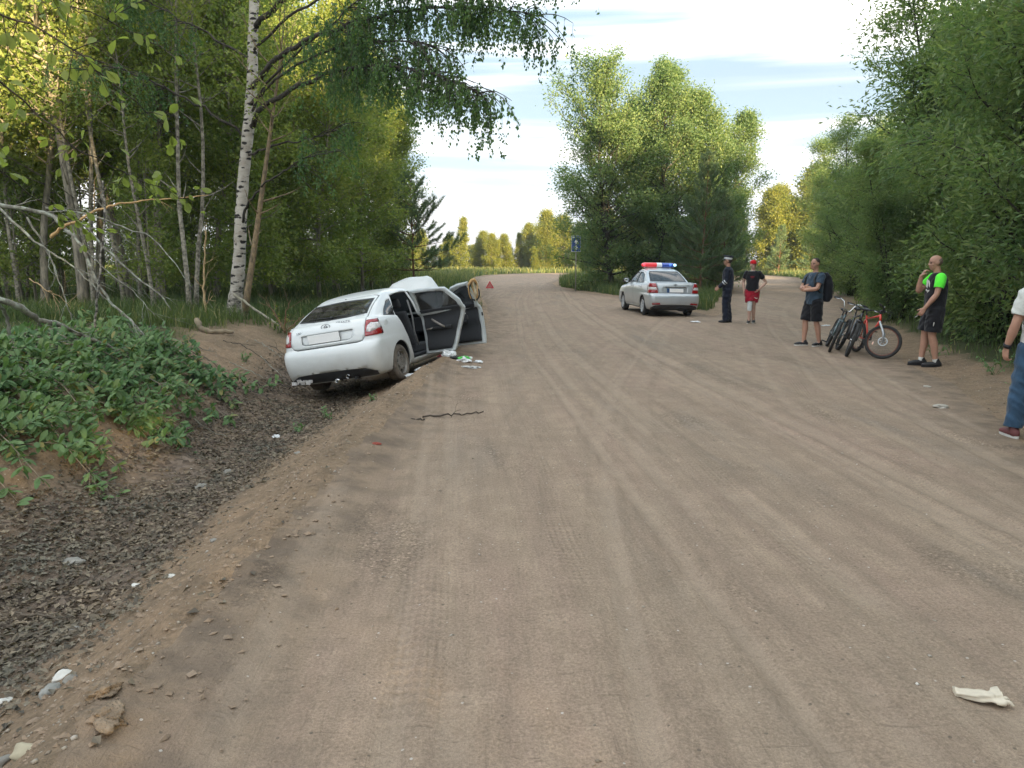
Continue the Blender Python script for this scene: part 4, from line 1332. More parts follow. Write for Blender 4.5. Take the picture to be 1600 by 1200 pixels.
# --- woodland behind and to the right of the photographer: it is what shades the road at this hour
def woodland():
    rg = random.Random(12)
    pts = []
    for i in range(36):
        a = R(SUN_AZ + rg.uniform(-50, 42))
        r = rg.uniform(19, 46)
        pts.append((math.sin(a) * r, math.cos(a) * r))
    for i in range(16):
        pts.append((rg.uniform(9, 22), rg.uniform(-16, 5)))
    V = np.array([(x, y, 0) for x, y in pts])
    me = bpy.data.meshes.new('woodland'); me.from_pydata(V.tolist(), [], [])
    o = link('woodland', me, None)
    tag(o, 'mass of tall leafy trees around the near end of the road, shading it', 'wood', kind='stuff')
    ng = bpy.data.node_groups.new('wood_points', 'GeometryNodeTree')
    ng.interface.new_socket('Geometry', in_out='INPUT', socket_type='NodeSocketGeometry')
    ng.interface.new_socket('Geometry', in_out='OUTPUT', socket_type='NodeSocketGeometry')
    N, L = ng.nodes, ng.links
    gi, go = N.new('NodeGroupInput'), N.new('NodeGroupOutput')
    jn = N.new('GeometryNodeJoinGeometry')
    ri = N.new('FunctionNodeRandomValue'); ri.data_type = 'FLOAT'
    ri.inputs[2].default_value = 1.1; ri.inputs[3].default_value = 1.75
    rr = N.new('FunctionNodeRandomValue'); rr.data_type = 'FLOAT'
    rr.inputs[2].default_value = 0; rr.inputs[3].default_value = 6.28
    cx = N.new('ShaderNodeCombineXYZ'); L.new(rr.outputs[1], cx.inputs[2])
    for me_, m in zip(aspC, M_ASPEN):
        src = next(ob for ob in bpy.data.objects if ob.data == me_)
        oi = N.new('GeometryNodeObjectInfo'); oi.inputs[0].default_value = src
        oi.transform_space = 'ORIGINAL'
        ip = N.new('GeometryNodeInstanceOnPoints')
        L.new(gi.outputs[0], ip.inputs['Points']); L.new(oi.outputs['Geometry'], ip.inputs['Instance'])
        L.new(ri.outputs[1], ip.inputs['Scale']); L.new(cx.outputs[0], ip.inputs['Rotation'])
        L.new(ip.outputs[0], jn.inputs[0])
    L.new(jn.outputs[0], go.inputs[0])
    md = o.modifiers.new('wood', 'NODES'); md.node_group = ng


woodland()


def ordinal_labels(group, word, ref, tail, rev=False, most=12, new_group=True):
    """tells look-alike trees apart by their place counted from something one can find"""
    ORD = 'first second third fourth fifth sixth seventh eighth ninth tenth eleventh twelfth'.split()
    obs = [o for o in bpy.data.objects if o.get('group') == group]
    obs.sort(key=lambda o: o.location.x / max(o.location.y, 1) * (-1 if rev else 1))
    for o, n in zip(obs[:most], ORD): o['label'] = '%s %s counting %s %s' % (n, word, ref, tail)


ordinal_labels('slender aspens inside the left-hand wood', 'tall slender aspen trunk', 'leftwards from the big white birch,', 'inside the wood', rev=True)
ordinal_labels('leafy young aspens along the edge of the left-hand wood', 'leafy young aspen', 'leftwards from the field end of the wood edge', '', rev=True)
ordinal_labels('willows forming the right-hand wall of trees', 'dense willow', 'rightwards from the fork', 'in the wall of trees', rev=False)
# ------------------------------------------------------------------ cars
def paint(name, col, metal=0.0, dirt=0.5, rough=0.35):
    t = NT(name)
    c = t.coord('Object')
    sep = t.node('SeparateXYZ'); t.l.new(c, sep.inputs[0])
    low = t.ramp(t.math('ADD', sep.outputs['Z'], t.math('MULTIPLY', t.noise(c, 5, 4), 0.35)), [(0.38, dirt), (0.75, 0.04)])
    spk = t.ramp(t.noise(c, 22, 5, 0.7), [(0.48, 0.0), (0.75, 0.3)])
    d = t.math('MAXIMUM', low, t.math('MULTIPLY', spk, dirt), clamp=True)
    cc = t.mix(d, col, (0.26, 0.22, 0.17))
    rg_ = t.math('ADD', t.math('MULTIPLY', d, 0.5), rough)
    return t.pbr(cc, rg_, metal, coat=0.8 * (1 - dirt * 0.5), coat_rough=0.07, normal=t.bump(t.noise(c, 2.5, 3), 0.04, 0.02))


def glass_mat(name, tint, alpha_tint=0.35, rough=0.02, dust=0.12):
    """thin car glass: part clear tinted film, part reflection"""
    t = NT(name)
    tr = t.node('BsdfTransparent'); tr.inputs[0].default_value = (*tint, 1)
    gl = t.node('BsdfGlossy'); gl.inputs['Roughness'].default_value = rough
    fr = t.node('Fresnel'); fr.inputs[0].default_value = 1.55
    mx = t.node('MixShader'); t.l.new(t.math('ADD', t.math('MULTIPLY', fr.outputs[0], 1.0), 0.03, clamp=True), mx.inputs[0])
    t.l.new(tr.outputs[0], mx.inputs[1]); t.l.new(gl.outputs[0], mx.inputs[2])
    df = t.node('BsdfDiffuse'); df.inputs[0].default_value = (0.4, 0.38, 0.34, 1)
    m2 = t.node('MixShader')
    t.l.new(t.ramp(t.noise(t.coord('Object'), 6, 5), [(0.35, 0.02), (0.75, dust)]), m2.inputs[0])
    t.l.new(mx.outputs[0], m2.inputs[1]); t.l.new(df.outputs[0], m2.inputs[2])
    t.l.new(m2.outputs[0], t.out.inputs['Surface'])
    return t.m


MAT['white_paint'] = paint('white_car_paint', (0.68, 0.71, 0.715), dirt=0.5)
MAT['silver_paint'] = paint('silver_car_paint', (0.46, 0.50, 0.53), metal=0.35, dirt=0.35, rough=0.32)
MAT['car_inner'] = plain('dark_car_lining', (0.028, 0.030, 0.034), 0.75, scale=20)
MAT['door_inner_metal'] = plain('pale_door_jamb', (0.52, 0.56, 0.57), 0.35, scale=5, var=0.18)
MAT['black_plastic'] = plain('black_plastic', (0.022, 0.023, 0.025), 0.5, scale=20, bump=0.1)
MAT['rubber'] = plain('tyre_rubber', (0.035, 0.034, 0.033), 0.85, scale=18, var=0.3, bump=0.2)
MAT['dusty_rubber'] = plain('dusty_tyre', (0.155, 0.13, 0.105), 0.92, scale=14, var=0.45, bump=0.3)
MAT['steel_rim'] = plain('dusty_steel_rim', (0.27, 0.25, 0.225), 0.5, metal=0.35, scale=12, var=0.3)
MAT['alloy'] = plain('silver_wheel', (0.50, 0.52, 0.54), 0.35, metal=0.6, scale=12, var=0.15)
MAT['chrome'] = plain('chrome', (0.55, 0.56, 0.57), 0.18, metal=0.95, scale=20, var=0.05)
MAT['tinted'] = glass_mat('tinted_glass', (0.13, 0.14, 0.14))
MAT['dark_tint'] = glass_mat('dark_tinted_glass', (0.07, 0.075, 0.08), dust=0.16)
MAT['clear'] = glass_mat('clear_glass', (0.72, 0.76, 0.75), dust=0.08)
MAT['light_red'] = plain('red_lens', (0.30, 0.007, 0.011), 0.12, scale=60, var=0.35, coat=1.0)
MAT['light_clear'] = plain('clear_lens', (0.62, 0.60, 0.60), 0.12, scale=50, var=0.3, coat=1.0)
MAT['light_amber'] = plain('pale_amber_lens', (0.75, 0.42, 0.30), 0.15, scale=50, var=0.3, coat=1.0)
MAT['plate_white'] = plain('plate_white', (0.95, 0.95, 0.95), 0.45, scale=4, var=0.02)
MAT['plate_blue'] = plain('plate_blue', (0.03, 0.09, 0.22), 0.45, scale=8)
MAT['seat'] = plain('seat_cloth', (0.05, 0.052, 0.058), 0.9, scale=30, bump=0.2)
MAT['headliner'] = plain('grey_headliner', (0.30, 0.30, 0.30), 0.9, scale=20)

N1, N2, N3 = 9, 8, 46


def ring_pts(r):
    """closed plan outline of one ring, starting at the middle of the rear and going round by the right side"""
    yr, yf = r['yr'], r['yf']
    wr, wm, wf = r.get('wr', r['w']), r['w'], r.get('wf', r['w'])
    rr, rf = r.get('rr', 0.22), r.get('rf', 0.42)
    br, bf = r.get('br', 0.07), r.get('bf', 0.14)
    L = yf - yr

    def wid(y):
        s = (y - yr) / L * 2 - 1
        a = np.where(s < 0, wm + (wr - wm) * (-s) ** 2.2 * 1.0, wm + (wf - wm) * np.maximum(s, 0) ** 2.2)
        return a
    pts = []
    rrx = min(rr, wr * 0.7); rfx = min(rf, wf * 0.75)
    for x in np.linspace(0, wr - rrx, N1, endpoint=False):
        pts.append((x, yr + br * (x / wr) ** 2))
    y0 = yr + br * ((wr - rrx) / wr) ** 2
    dy = rr * 0.9
    ws = float(wid(np.array(y0 + dy)))
    for a in np.linspace(0, np.pi / 2, N2, endpoint=False):
        e = 0.80
        pts.append((wr - rrx + (ws - wr + rrx) * math.sin(a) ** e, y0 + dy * (1 - math.cos(a) ** e)))
    y1 = yf - bf * ((wf - rfx) / wf) ** 2
    dyf = rf * 0.9
    for y in np.linspace(y0 + dy, y1 - dyf, N3, endpoint=False):
        pts.append((float(wid(np.array(y))), y))
    wsf = float(wid(np.array(y1 - dyf)))
    for a in np.linspace(0, np.pi / 2, N2, endpoint=False):
        e = 0.85
        pts.append((wf - rfx + (wsf - wf + rfx) * math.cos(a) ** e, y1 - dyf * (1 - math.sin(a) ** e)))
    for x in np.linspace(wf - rfx, 0, N1 + 1):
        pts.append((x, yf - bf * (x / wf) ** 2))
    P = np.array(pts)
    Lm = P[1:-1][::-1] * np.array([-1, 1])
    P = np.concatenate([P, Lm])
    zr, zs, zf = r.get('zr', r.get('z')), r.get('zs', r.get('z')), r.get('zf', r.get('z'))
    s = (P[:, 1] - yr) / L
    ks = r.get('ks', 0.5)
    z = np.where(s < ks, zr + (zs - zr) * sstep(0, 1, s / ks), zs + (zf - zs) * sstep(0, 1, (s - ks) / (1 - ks)))
    z = z + r.get('crown', 0.0) * (1 - (P[:, 0] / max(wm, .1)) ** 2)
    return np.column_stack([P, z])


def body_shell(rings, sub=3):
    R_ = [ring_pts(r) for r in rings]
    n = len(R_)
    rows = []
    for i in range(n - 1):
        p0 = R_[max(0, i - 1)]; p1 = R_[i]; p2 = R_[i + 1]; p3 = R_[min(n - 1, i + 2)]
        if rings[i].get('sharp'): p0 = p1
        if rings[i + 1].get('sharp'): p3 = p2
        k = rings[i].get('sub', sub)
        for q in range(k):
            t = q / k
            m1, m2 = (p2 - p0) * 0.5, (p3 - p1) * 0.5
            rows.append((2 * t ** 3 - 3 * t ** 2 + 1) * p1 + (t ** 3 - 2 * t ** 2 + t) * m1 + (-2 * t ** 3 + 3 * t ** 2) * p2 + (t ** 3 - t ** 2) * m2)
    rows.append(R_[-1])
    M = len(rows[0])
    V = np.concatenate(rows)
    i, j = np.meshgrid(np.arange(len(rows) - 1), np.arange(M), indexing='ij')
    j2 = (j + 1) % M
    q = np.stack([i * M + j, i * M + j2, (i + 1) * M + j2, (i + 1) * M + j], -1).reshape(-1, 4)
    # roof cap: strips across
    base = (len(rows) - 1) * M
    half = M // 2
    cap = []
    for k in range(half):
        a, b = base + k, base + k + 1
        c, d = base + (M - k - 1) % M, base + (M - k) % M
        if k == 0: cap.append((a, b, c, c))
        elif k == half - 1: cap.append((a, b, d, d))
        else: cap.append((a, b, c, d))
    bm = bmesh.new()
    vs = [bm.verts.new(v) for v in V]
    for f in q:
        bm.faces.new([vs[t] for t in f])
    for f in cap:
        u = []
        for t in f:
            if t not in u: u.append(t)
        if len(u) >= 3: bm.faces.new([vs[t] for t in u])
    bmesh.ops.recalc_face_normals(bm, faces=bm.faces)
    for f in bm.faces: f.smooth = True
    return bm


def pip(x, y, P):
    ins = False
    n = len(P)
    for i in range(n):
        x1, y1 = P[i]; x2, y2 = P[(i + 1) % n]
        if (y1 > y) != (y2 > y) and x < (x2 - x1) * (y - y1) / (y2 - y1) + x1: ins = not ins
    return ins


def cut(bm, poly, axis, ok, extra=(), keep_body=True):
    """cut the outline POLY (a closed 2-D polygon seen along AXIS) out of the shell, exactly; returns the piece as its own bmesh"""
    ax = {'x': (1, 2), 'y': (0, 2), 'z': (0, 1)}[axis]
    k = 'xyz'.index(axis)
    xs = [p[0] for p in poly]; ys = [p[1] for p in poly]
    m = 0.12

    def near():
        out = []
        for f in bm.faces:
            c = f.calc_center_median()
            if ok(c, f.normal) and min(xs) - m < c[ax[0]] < max(xs) + m and min(ys) - m < c[ax[1]] < max(ys) + m: out.append(f)
        return out
    for co, no in extra:
        fs = near()
        geom = list({v for f in fs for v in f.verts}) + list({e for f in fs for e in f.edges}) + fs
        bmesh.ops.bisect_plane(bm, geom=geom, plane_co=co, plane_no=no, dist=1e-5)
    for i in range(len(poly)):
        a, b = poly[i], poly[(i + 1) % len(poly)]
        d = Vector((b[0] - a[0], b[1] - a[1]))
        if d.length < 1e-6: continue
        no = Vector((0, 0, 0)); no[ax[0]] = -d.y; no[ax[1]] = d.x
        co = Vector((0, 0, 0)); co[ax[0]] = a[0]; co[ax[1]] = a[1]
        fs = []
        mid = ((a[0] + b[0]) / 2, (a[1] + b[1]) / 2); rad = d.length / 2 + 0.13
        for f in bm.faces:
            c = f.calc_center_median()
            if ok(c, f.normal) and math.hypot(c[ax[0]] - mid[0], c[ax[1]] - mid[1]) < rad: fs.append(f)
        if not fs: continue
        geom = list({v for f in fs for v in f.verts}) + list({e for f in fs for e in f.edges}) + fs
        bmesh.ops.bisect_plane(bm, geom=geom, plane_co=co, plane_no=no, dist=1e-5)
    inside = []
    for f in bm.faces:
        c = f.calc_center_median()
        if ok(c, f.normal) and pip(c[ax[0]], c[ax[1]], poly): inside.append(f)
    nb = bmesh.new()
    vm = {}
    for f in inside:
        for v in f.verts:
            if v not in vm: vm[v] = nb.verts.new(v.co)
        try:
            g = nb.faces.new([vm[v] for v in f.verts]); g.smooth = True
        except ValueError: pass
    bmesh.ops.delete(bm, geom=inside, context='FACES')
    nb.normal_update()
    return nb


def inset_poly(P, d):
    n = len(P)
    A = sum(P[i][0] * P[(i + 1) % n][1] - P[(i + 1) % n][0] * P[i][1] for i in range(n))
    s = 1 if A > 0 else -1
    out = []
    for i in range(n):
        a, b, c = Vector(P[i - 1]), Vector(P[i]), Vector(P[(i + 1) % n])
        d1 = (b - a).normalized(); d2 = (c - b).normalized()
        n1 = Vector((-d1.y, d1.x)) * s; n2 = Vector((-d2.y, d2.x)) * s
        bis = (n1 + n2)
        if bis.length < 1e-6: bis = n1
        bis.normalize()
        out.append(tuple(b + bis * d / max(0.4, bis.dot(n1))))
    return out


def bm_obj(bm, name, mats, parent, solid=0.0, shift=0.0, rimmat=0, smooth_ang=None):
    if shift:
        bm.normal_update()
        mv = {v: v.normal.copy() for v in bm.verts}
        for v in bm.verts: v.co += mv[v] * shift
    me = bpy.data.meshes.new(name)
    bm.to_mesh(me)
    o = link(name, me, mats, parent)
    if solid:
        m = o.modifiers.new('thickness', 'SOLIDIFY')
        m.thickness = solid; m.offset = -1
        m.material_offset = 1 if isinstance(mats, (list, tuple)) and len(mats) > 1 else 0
        m.material_offset_rim = rimmat
    return o


def patch_on(bvh, poly, axis, sgn, name, mat, parent, off=0.004, thick=0.006, n=10, far=3.0):
    """a thin plate lying on the shell: grid over the polygon's box, cast onto the surface along AXIS, clipped to the polygon"""
    ax = {'x': (1, 2), 'y': (0, 2), 'z': (0, 1)}[axis]; k = 'xyz'.index(axis)
    xs = [p[0] for p in poly]; ys = [p[1] for p in poly]
    bm = bmesh.new()
    X = np.linspace(min(xs), max(xs), n); Y = np.linspace(min(ys), max(ys), n)
    grid = {}
    dr = Vector((0, 0, 0)); dr[k] = -sgn
    for i, a in enumerate(X):
        for j, b in enumerate(Y):
            o = Vector((0, 0, 0)); o[ax[0]] = a; o[ax[1]] = b; o[k] = sgn * far
            h = bvh.ray_cast(o, dr)
            if h[0] is None: continue
            grid[i, j] = bm.verts.new(h[0] + h[1] * off if h[1].dot(dr) < 0 else h[0] - h[1] * off)
    for i in range(n - 1):
        for j in range(n - 1):
            c = [grid.get(t) for t in ((i, j), (i + 1, j), (i + 1, j + 1), (i, j + 1))]
            if all(c): bm.faces.new(c).smooth = True
    P = poly
    for i in range(len(P)):
        a, b = P[i], P[(i + 1) % len(P)]
        no = Vector((0, 0, 0)); no[ax[0]] = -(b[1] - a[1]); no[ax[1]] = b[0] - a[0]
        co = Vector((0, 0, 0)); co[ax[0]] = a[0]; co[ax[1]] = a[1]
        bmesh.ops.bisect_plane(bm, geom=bm.verts[:] + bm.edges[:] + bm.faces[:], plane_co=co, plane_no=no, dist=1e-6)
    dele = [f for f in bm.faces if not pip(f.calc_center_median()[ax[0]], f.calc_center_median()[ax[1]], P)]
    bmesh.ops.delete(bm, geom=dele, context='FACES')
    bm.normal_update()
    for f in bm.faces:
        if f.normal[k] * sgn < 0: f.normal_flip()
    bm.normal_update()
    return bm_obj(bm, name, mat, parent, solid=thick, shift=thick * 0.5)


def line_strip(pts, w, name, mat, parent, r=None):
    return Geo().tube(pts, w, 5).build(name, mat, parent)


def lettering(text, size, mat, parent, loc, rot, name='lettering', ext=0.002, wide=1.0):
    cu = bpy.data.curves.new('tmp', 'FONT')
    cu.body = text; cu.size = size; cu.extrude = ext; cu.align_x = 'CENTER'; cu.align_y = 'CENTER'
    o = bpy.data.objects.new('tmp', cu); COL.objects.link(o)
    bpy.context.view_layer.update()
    me = bpy.data.meshes.new_from_object(o.evaluated_get(bpy.context.evaluated_depsgraph_get()))
    bpy.data.objects.remove(o); bpy.data.curves.remove(cu)
    me.transform(Matrix.Diagonal((wide, 1, 1, 1)))
    me.name = name
    return link(name, me, mat, parent, loc, rot)


def wheel(parent, loc, side, rimmat, tyremat, r=0.29, w=0.18, steer=0.0, spokes=0, spin=0.3):
    e = link('wheel', Geo().lathe([(r * 0.66, -w * 0.50), (r * 0.80, -w * 0.53), (r * 0.94, -w * 0.48), (r * 0.985, -w * 0.38), (r, -w * 0.2), (r * 0.985, -w * 0.17), (r, -w * 0.13),
                                   (r, -w * .03), (r * 0.985, 0), (r, w * .03), (r, w * 0.13), (r * 0.985, w * 0.17), (r, w * 0.2), (r * 0.985, w * 0.38), (r * 0.94, w * 0.48),
                                   (r * 0.80, w * 0.53), (r * 0.66, w * 0.50), (r * 0.62, w * 0.3), (r * 0.62, -w * 0.3)], 40, 'x', closed=True).mesh('wheel'), tyremat, parent, loc, (spin, 0, steer))
    g = Geo()
    s = side
    ri = r * 0.66
    g.lathe([(ri, s * w * 0.50), (ri * 0.97, s * w * 0.52), (ri * 0.93, s * w * 0.44), (ri * 0.88, s * w * 0.30), (ri * 0.86, s * w * 0.1)], 32)
    if spokes:
        for k in range(spokes):
            a = k * 2 * math.pi / spokes
            M = Matrix.Rotation(a, 3, 'X')
            for dd in (-0.10, 0.10):
                p0 = M @ Vector((s * w * 0.34, dd * 0.12, 0.03)); p1 = M @ Vector((s * w * 0.40, dd * 0.25 + dd * 0.1, ri * 0.93))
                g.tube([p0, (p0 + p1) / 2 + Vector((s * 0.01, 0, 0)), p1], [0.015, 0.013, 0.015], 6)
        g.lathe([(0.05, s * w * 0.2), (0.055, s * w * 0.36), (0.03, s * w * 0.44), (0.0005, s * w * 0.45)], 20)
    else:
        # pressed steel disc with a ring of holes
        seg = 48
        rad = [ri * 0.88, ri * 0.80, ri * 0.60, ri * 0.42, ri * 0.30, 0.035, 0.001]
        al = [0.22, 0.36, 0.42, 0.44, 0.33, 0.36, 0.37]
        a = np.arange(seg) * 2 * np.pi / seg
        V = np.concatenate([np.stack([np.full(seg, s * w * x), q * np.cos(a), q * np.sin(a)], -1) for q, x in zip(rad, al)])
        Q = []
        for i in range(len(rad) - 1):
            for j in range(seg):
                if i == 1 and (j % 6) < 3: continue
                Q.append((i * seg + j, i * seg + (j + 1) % seg, (i + 1) * seg + (j + 1) % seg, (i + 1) * seg + j))
        g.add(V, Q)
        for k in range(4):
            b = k * math.pi / 2 + 0.4
            g.ball((s * w * 0.36, 0.055 * math.cos(b), 0.055 * math.sin(b)), 0.011, 8, 5)
    rm = g.build('rim', rimmat, e)
    sm = rm.modifiers.new('thickness', 'SOLIDIFY'); sm.thickness = 0.004
    Geo().lathe([(0.001, s * w * 0.02), (ri * 0.84, s * w * 0.02), (ri * 0.84, s * w * -0.2)], 24).build('brake_drum', MAT['black_plastic'], e)
    return e


def seat_geo(x, y, z=0.30, back=0.62, w=0.50, rec=14):
    g = Geo()
    g.box((x, y, z + 0.10), (w, 0.50, 0.16))
    M = Matrix.Rotation(R(rec), 3, 'X')
    g.box((x, y - 0.27, z + 0.16 + back / 2), (w * 0.94, 0.13, back), M, 0.85)
    g.box((x, y - 0.36, z + 0.30 + back), (0.26, 0.09, 0.17), M, 0.9)
    return g


def soften(o, w=0.03, seg=2):
    m = o.modifiers.new('soft', 'BEVEL'); m.width = w; m.segments = seg; m.limit_method = 'ANGLE'
    return o


ARCH_N = 22


def arch_poly(yc, zc, r):
    P = [(yc + r * math.cos(a), zc + r * math.sin(a)) for a in np.linspace(0, math.pi, ARCH_N)]
    return [(yc + r, 0.05)] + P + [(yc - r, 0.05)]


def make_car(name, spec):
    root = empty(name)
    S = spec
    bm = body_shell(S['rings'])
    shell = bm.copy()
    bvh = BVHTree.FromBMesh(shell)
    P_ = S['paint']
    wb = S['wb'] / 2
    parts = {}
    # wheel openings
    for yc in (-wb, wb):
        for sg in (-1, 1):
            cut(bm, arch_poly(yc, S['arch_z'], S['arch_r']), 'x', lambda c, n, sg=sg: c.x * sg > 0.3 and c.z < 0.9).free()
    # rear: tailgate / boot lid, window, lamps
    rear_ok = lambda c, n: c.y < -0.4 and n.y < -0.05
    for nm, poly, mat, yl, zmin in S['rear_cuts']:
        for sg in ((-1, 1) if nm.startswith('+') else (1,)):
            pp = [(sg * a, b) for a, b in poly]
            okf = (lambda c, n, yl=yl, zmin=zmin: c.y < yl and c.z > zmin)
            piece = cut(bm, pp, 'y', okf, extra=[(Vector((0, yl, 0)), Vector((0, 1, 0)))] if nm.startswith('+') else ())
            parts.setdefault(nm.strip('+'), []).append((piece, mat, sg, pp, yl, zmin))
    for piece, mat, sg, pp, yl, zmin in parts.get('rear_lid', []):
        ip = inset_poly(pp, 0.011)
        ring = cut(piece, ip, 'y', lambda c, n: True)
        piece.free()
        # window inside the lid
        if S.get('lid_window'):
            win = cut(ring, S['lid_window'], 'y', lambda c, n: True)
            gasket = cut(win, inset_poly(S['lid_window'], 0.022), 'y', lambda c, n: True)
            bm_obj(gasket, 'rear_window', MAT[S['rear_glass']], root, shift=0.003)
            bm_obj(win, 'window_seal', MAT['black_plastic'], root, solid=0.01, shift=0.002)
        for nm2, poly2, dep in S.get('lid_recess', []):
            rc = cut(ring, poly2, 'y', lambda c, n: c.z < 1.2)
            for v in rc.verts: v.co.y += dep
            bm_obj(rc, 'plate_recess', [P_, P_], root, solid=0.003)
        lid = bm_obj(ring, S['lid_name'], [P_, MAT['car_inner']], root, solid=0.022)
        parts['lid_obj'] = lid
    if 'rear_window' in parts:
        for piece, mat, sg, pp, yl, zmin in parts['rear_window']:
            gl = cut(piece, inset_poly(pp, 0.02), 'y', lambda c, n: True)
            bm_obj(gl, 'rear_window', MAT[S['rear_glass']], root, shift=0.002)
            bm_obj(piece, 'window_seal', MAT['black_plastic'], root, solid=0.01, shift=0.001)
    for key in ('tail_light',):
        for piece, mat, sg, pp, yl, zmin in parts.get(key, []):
            subs_ = []
            for sub_poly, sm in S['light_parts']:
                sp = cut(piece, [(sg * a, b) for a, b in sub_poly], 'y', lambda c, n: True)
                subs_.append((sp, sm))
            L = bm_obj(piece, 'tail_light', MAT['light_red'], root, solid=0.03, shift=0.012)
            for sp, sm in subs_:
                bm_obj(sp, 'lens', MAT[sm], L, solid=0.02, shift=0.014)
            # the body behind the lamp
    for piece, mat, sg, pp, yl, zmin in parts.get('black_valance', []):
        bm_obj(piece, 'bumper_valance', MAT['black_plastic'], root, solid=0.02, shift=-0.004)
    for piece, mat, sg, pp, yl, zmin in parts.get('reflector', []):
        bm_obj(piece, 'reflector', MAT['light_red'], root, solid=0.01, shift=0.004)
    for piece, mat, sg, pp, yl, zmin in parts.get('jamb_gap', []):
        bm_obj(piece, 'tailgate_jamb', MAT['black_plastic'], root, solid=0.01, shift=-0.03)
    # windscreen
    ws = cut(bm, S['windscreen'], 'y', lambda c, n: c.y > 0.0 and n.y > 0.12 and c.z > 0.96)
    bm_obj(ws, 'windscreen', MAT['clear'], root)
    # side glass without doors
    for nm, poly, g in S['side_glass']:
        for sg in (-1, 1):
            w_ = cut(bm, poly, 'x', lambda c, n, sg=sg: c.x * sg > 0.3 and c.z > 0.8)
            gg = cut(w_, inset_poly(poly, 0.012), 'x', lambda c, n: True)
            bm_obj(gg, 'side_window', MAT[g], root, shift=0.001)
            bm_obj(w_, 'window_seal', MAT['black_plastic'], root, solid=0.008, shift=0.001)
    # doors
    for nm, poly, win, g, hy in S['doors']:
        for sg in (-1, 1):
            pc = cut(bm, poly, 'x', lambda c, n, sg=sg: c.x * sg > 0.3)
            dr = cut(pc, inset_poly(poly, 0.006), 'x', lambda c, n: True)
            pc.free()
            wn_ = cut(dr, win, 'x', lambda c, n: c.z > 0.8)
            opened = (nm, sg) in S.get('open', {})
            hx = 0.0
            if opened:
                ang = S['open'][(nm, sg)]
                vs = [v.co for v in dr.verts if abs(v.co.y - hy) < 0.08 and v.co.z < 0.95]
                hx = sg * (max(abs(v.x) for v in vs) - 0.01)
            # the door in its own frame about its hinge
            off = Vector((hx, hy, 0)) if opened else Vector((0, 0, 0))
            for b in (dr, wn_):
                for v in b.verts: v.co -= off
            d = bm_obj(dr, 'door', [P_, MAT['door_inner_metal'] if opened else MAT['car_inner']], root, solid=0.045 if opened else 0.03, rimmat=1 if opened else 0)
            d.location = off
            bm_obj(wn_, 'door_window', MAT['dark_tint' if (opened and nm == 'rear') else 'clear' if opened else g], d, shift=-0.012)
            fr = [Vector((p[0], p[1])) for p in win]
            # window frame seal, following the shell
            seal = []
            for i in range(len(win)):
                a, b2 = Vector(win[i]), Vector(win[(i + 1) % len(win)])
                m = max(2, int((b2 - a).length / 0.08))
                for q in range(m):
                    p = a + (b2 - a) * q / m
                    h = bvh.ray_cast(Vector((sg * 2, p.x, p.y)), Vector((-sg, 0, 0)))
                    if h[0]: seal.append(h[0] - off)
            seal.append(seal[0])
            Geo().tube(seal, 0.009, 5, cap=False).build('window_seal', MAT['black_plastic'], d)
            if opened:
                inner_trim(d, poly, win, bvh, sg, off, nm)
                d.rotation_euler = (0, 0, sg * R(ang) * -1 * -1 if False else sg * R(ang))
            # handle
            hyh = min(p[0] for p in poly) + 0.13
            h = bvh.ray_cast(Vector((sg * 2, hyh, 0.86 if nm == 'front' else 0.87)), Vector((-sg, 0, 0)))
            if h[0] is not None:
                c = h[0] - off
                Geo().tube([c + Vector((sg * 0.0, -0.08, 0)), c + Vector((sg * 0.03, -0.06, 0)), c + Vector((sg * 0.035, 0.05, 0)), c + Vector((0, 0.08, 0))], 0.013, 6).build('handle', P_, d)
            parts.setdefault('doors', {})[(nm, sg)] = d
    # mirrors
    for sg in (-1, 1):
        if (name, sg) in S.get('no_mirror', ()): continue
        h = bvh.ray_cast(Vector((sg * 2, S['mirror'][0], S['mirror'][1])), Vector((-sg, 0, 0)))
        c = h[0] + Vector((sg * 0.13, 0.02, 0.05))
        par = parts['doors'].get(('front', sg), root)
        c2 = c - par.location
        g = Geo().ball((0, 0, 0), (0.125, 0.06, 0.085), 14, 9).xform(Matrix.Translation(c2))
        mo = g.build('mirror', MAT['black_plastic' if S.get('black_mirror') else 'black_plastic'], par)
        Geo().tube([c2 + Vector((-sg * 0.14, 0, -0.05)), c2 + Vector((-sg * 0.03, 0, -0.03))], 0.02, 6).build('mirror_arm', MAT['black_plastic'], par)
        Geo().ball((0, 0, 0), (0.088, 0.006, 0.060), 14, 9).xform(Matrix.Translation(c2 + Vector((0, -0.052, 0)))).build('mirror_glass', MAT['mirror'], par)
    body = bm_obj(bm, 'body', [P_, MAT['car_inner']], root, solid=0.025)
    # underside and wheel houses
    zf = 0.24
    g = Geo()
    g.box((0, 0, zf), (1.36, 3.75, 0.03))
    for yc in (-wb, wb):
        for sg in (-1, 1):
            a = np.linspace(-0.15, math.pi + 0.15, 16)
            for x0, x1 in ((sg * 0.46, sg * 0.80),):
                V = [(x, yc + (S['arch_r'] + 0.012) * math.cos(t), S['arch_z'] + (S['arch_r'] + 0.012) * math.sin(t)) for x in (x0, x1) for t in a]
                n = len(a)
                g.add(V, [(k, k + 1, n + k + 1, n + k) for k in range(n - 1)])
                V2 = [(x0, yc, S['arch_z'])] + [(x0, yc + (S['arch_r'] + 0.012) * math.cos(t), S['arch_z'] + (S['arch_r'] + 0.012) * math.sin(t)) for t in a]
                g.add(V2, None, [(0, k + 1, k + 2) for k in range(n - 1)])
    g.tube([(-0.62, -wb, 0.29), (0.62, -wb, 0.29)], 0.035, 8)
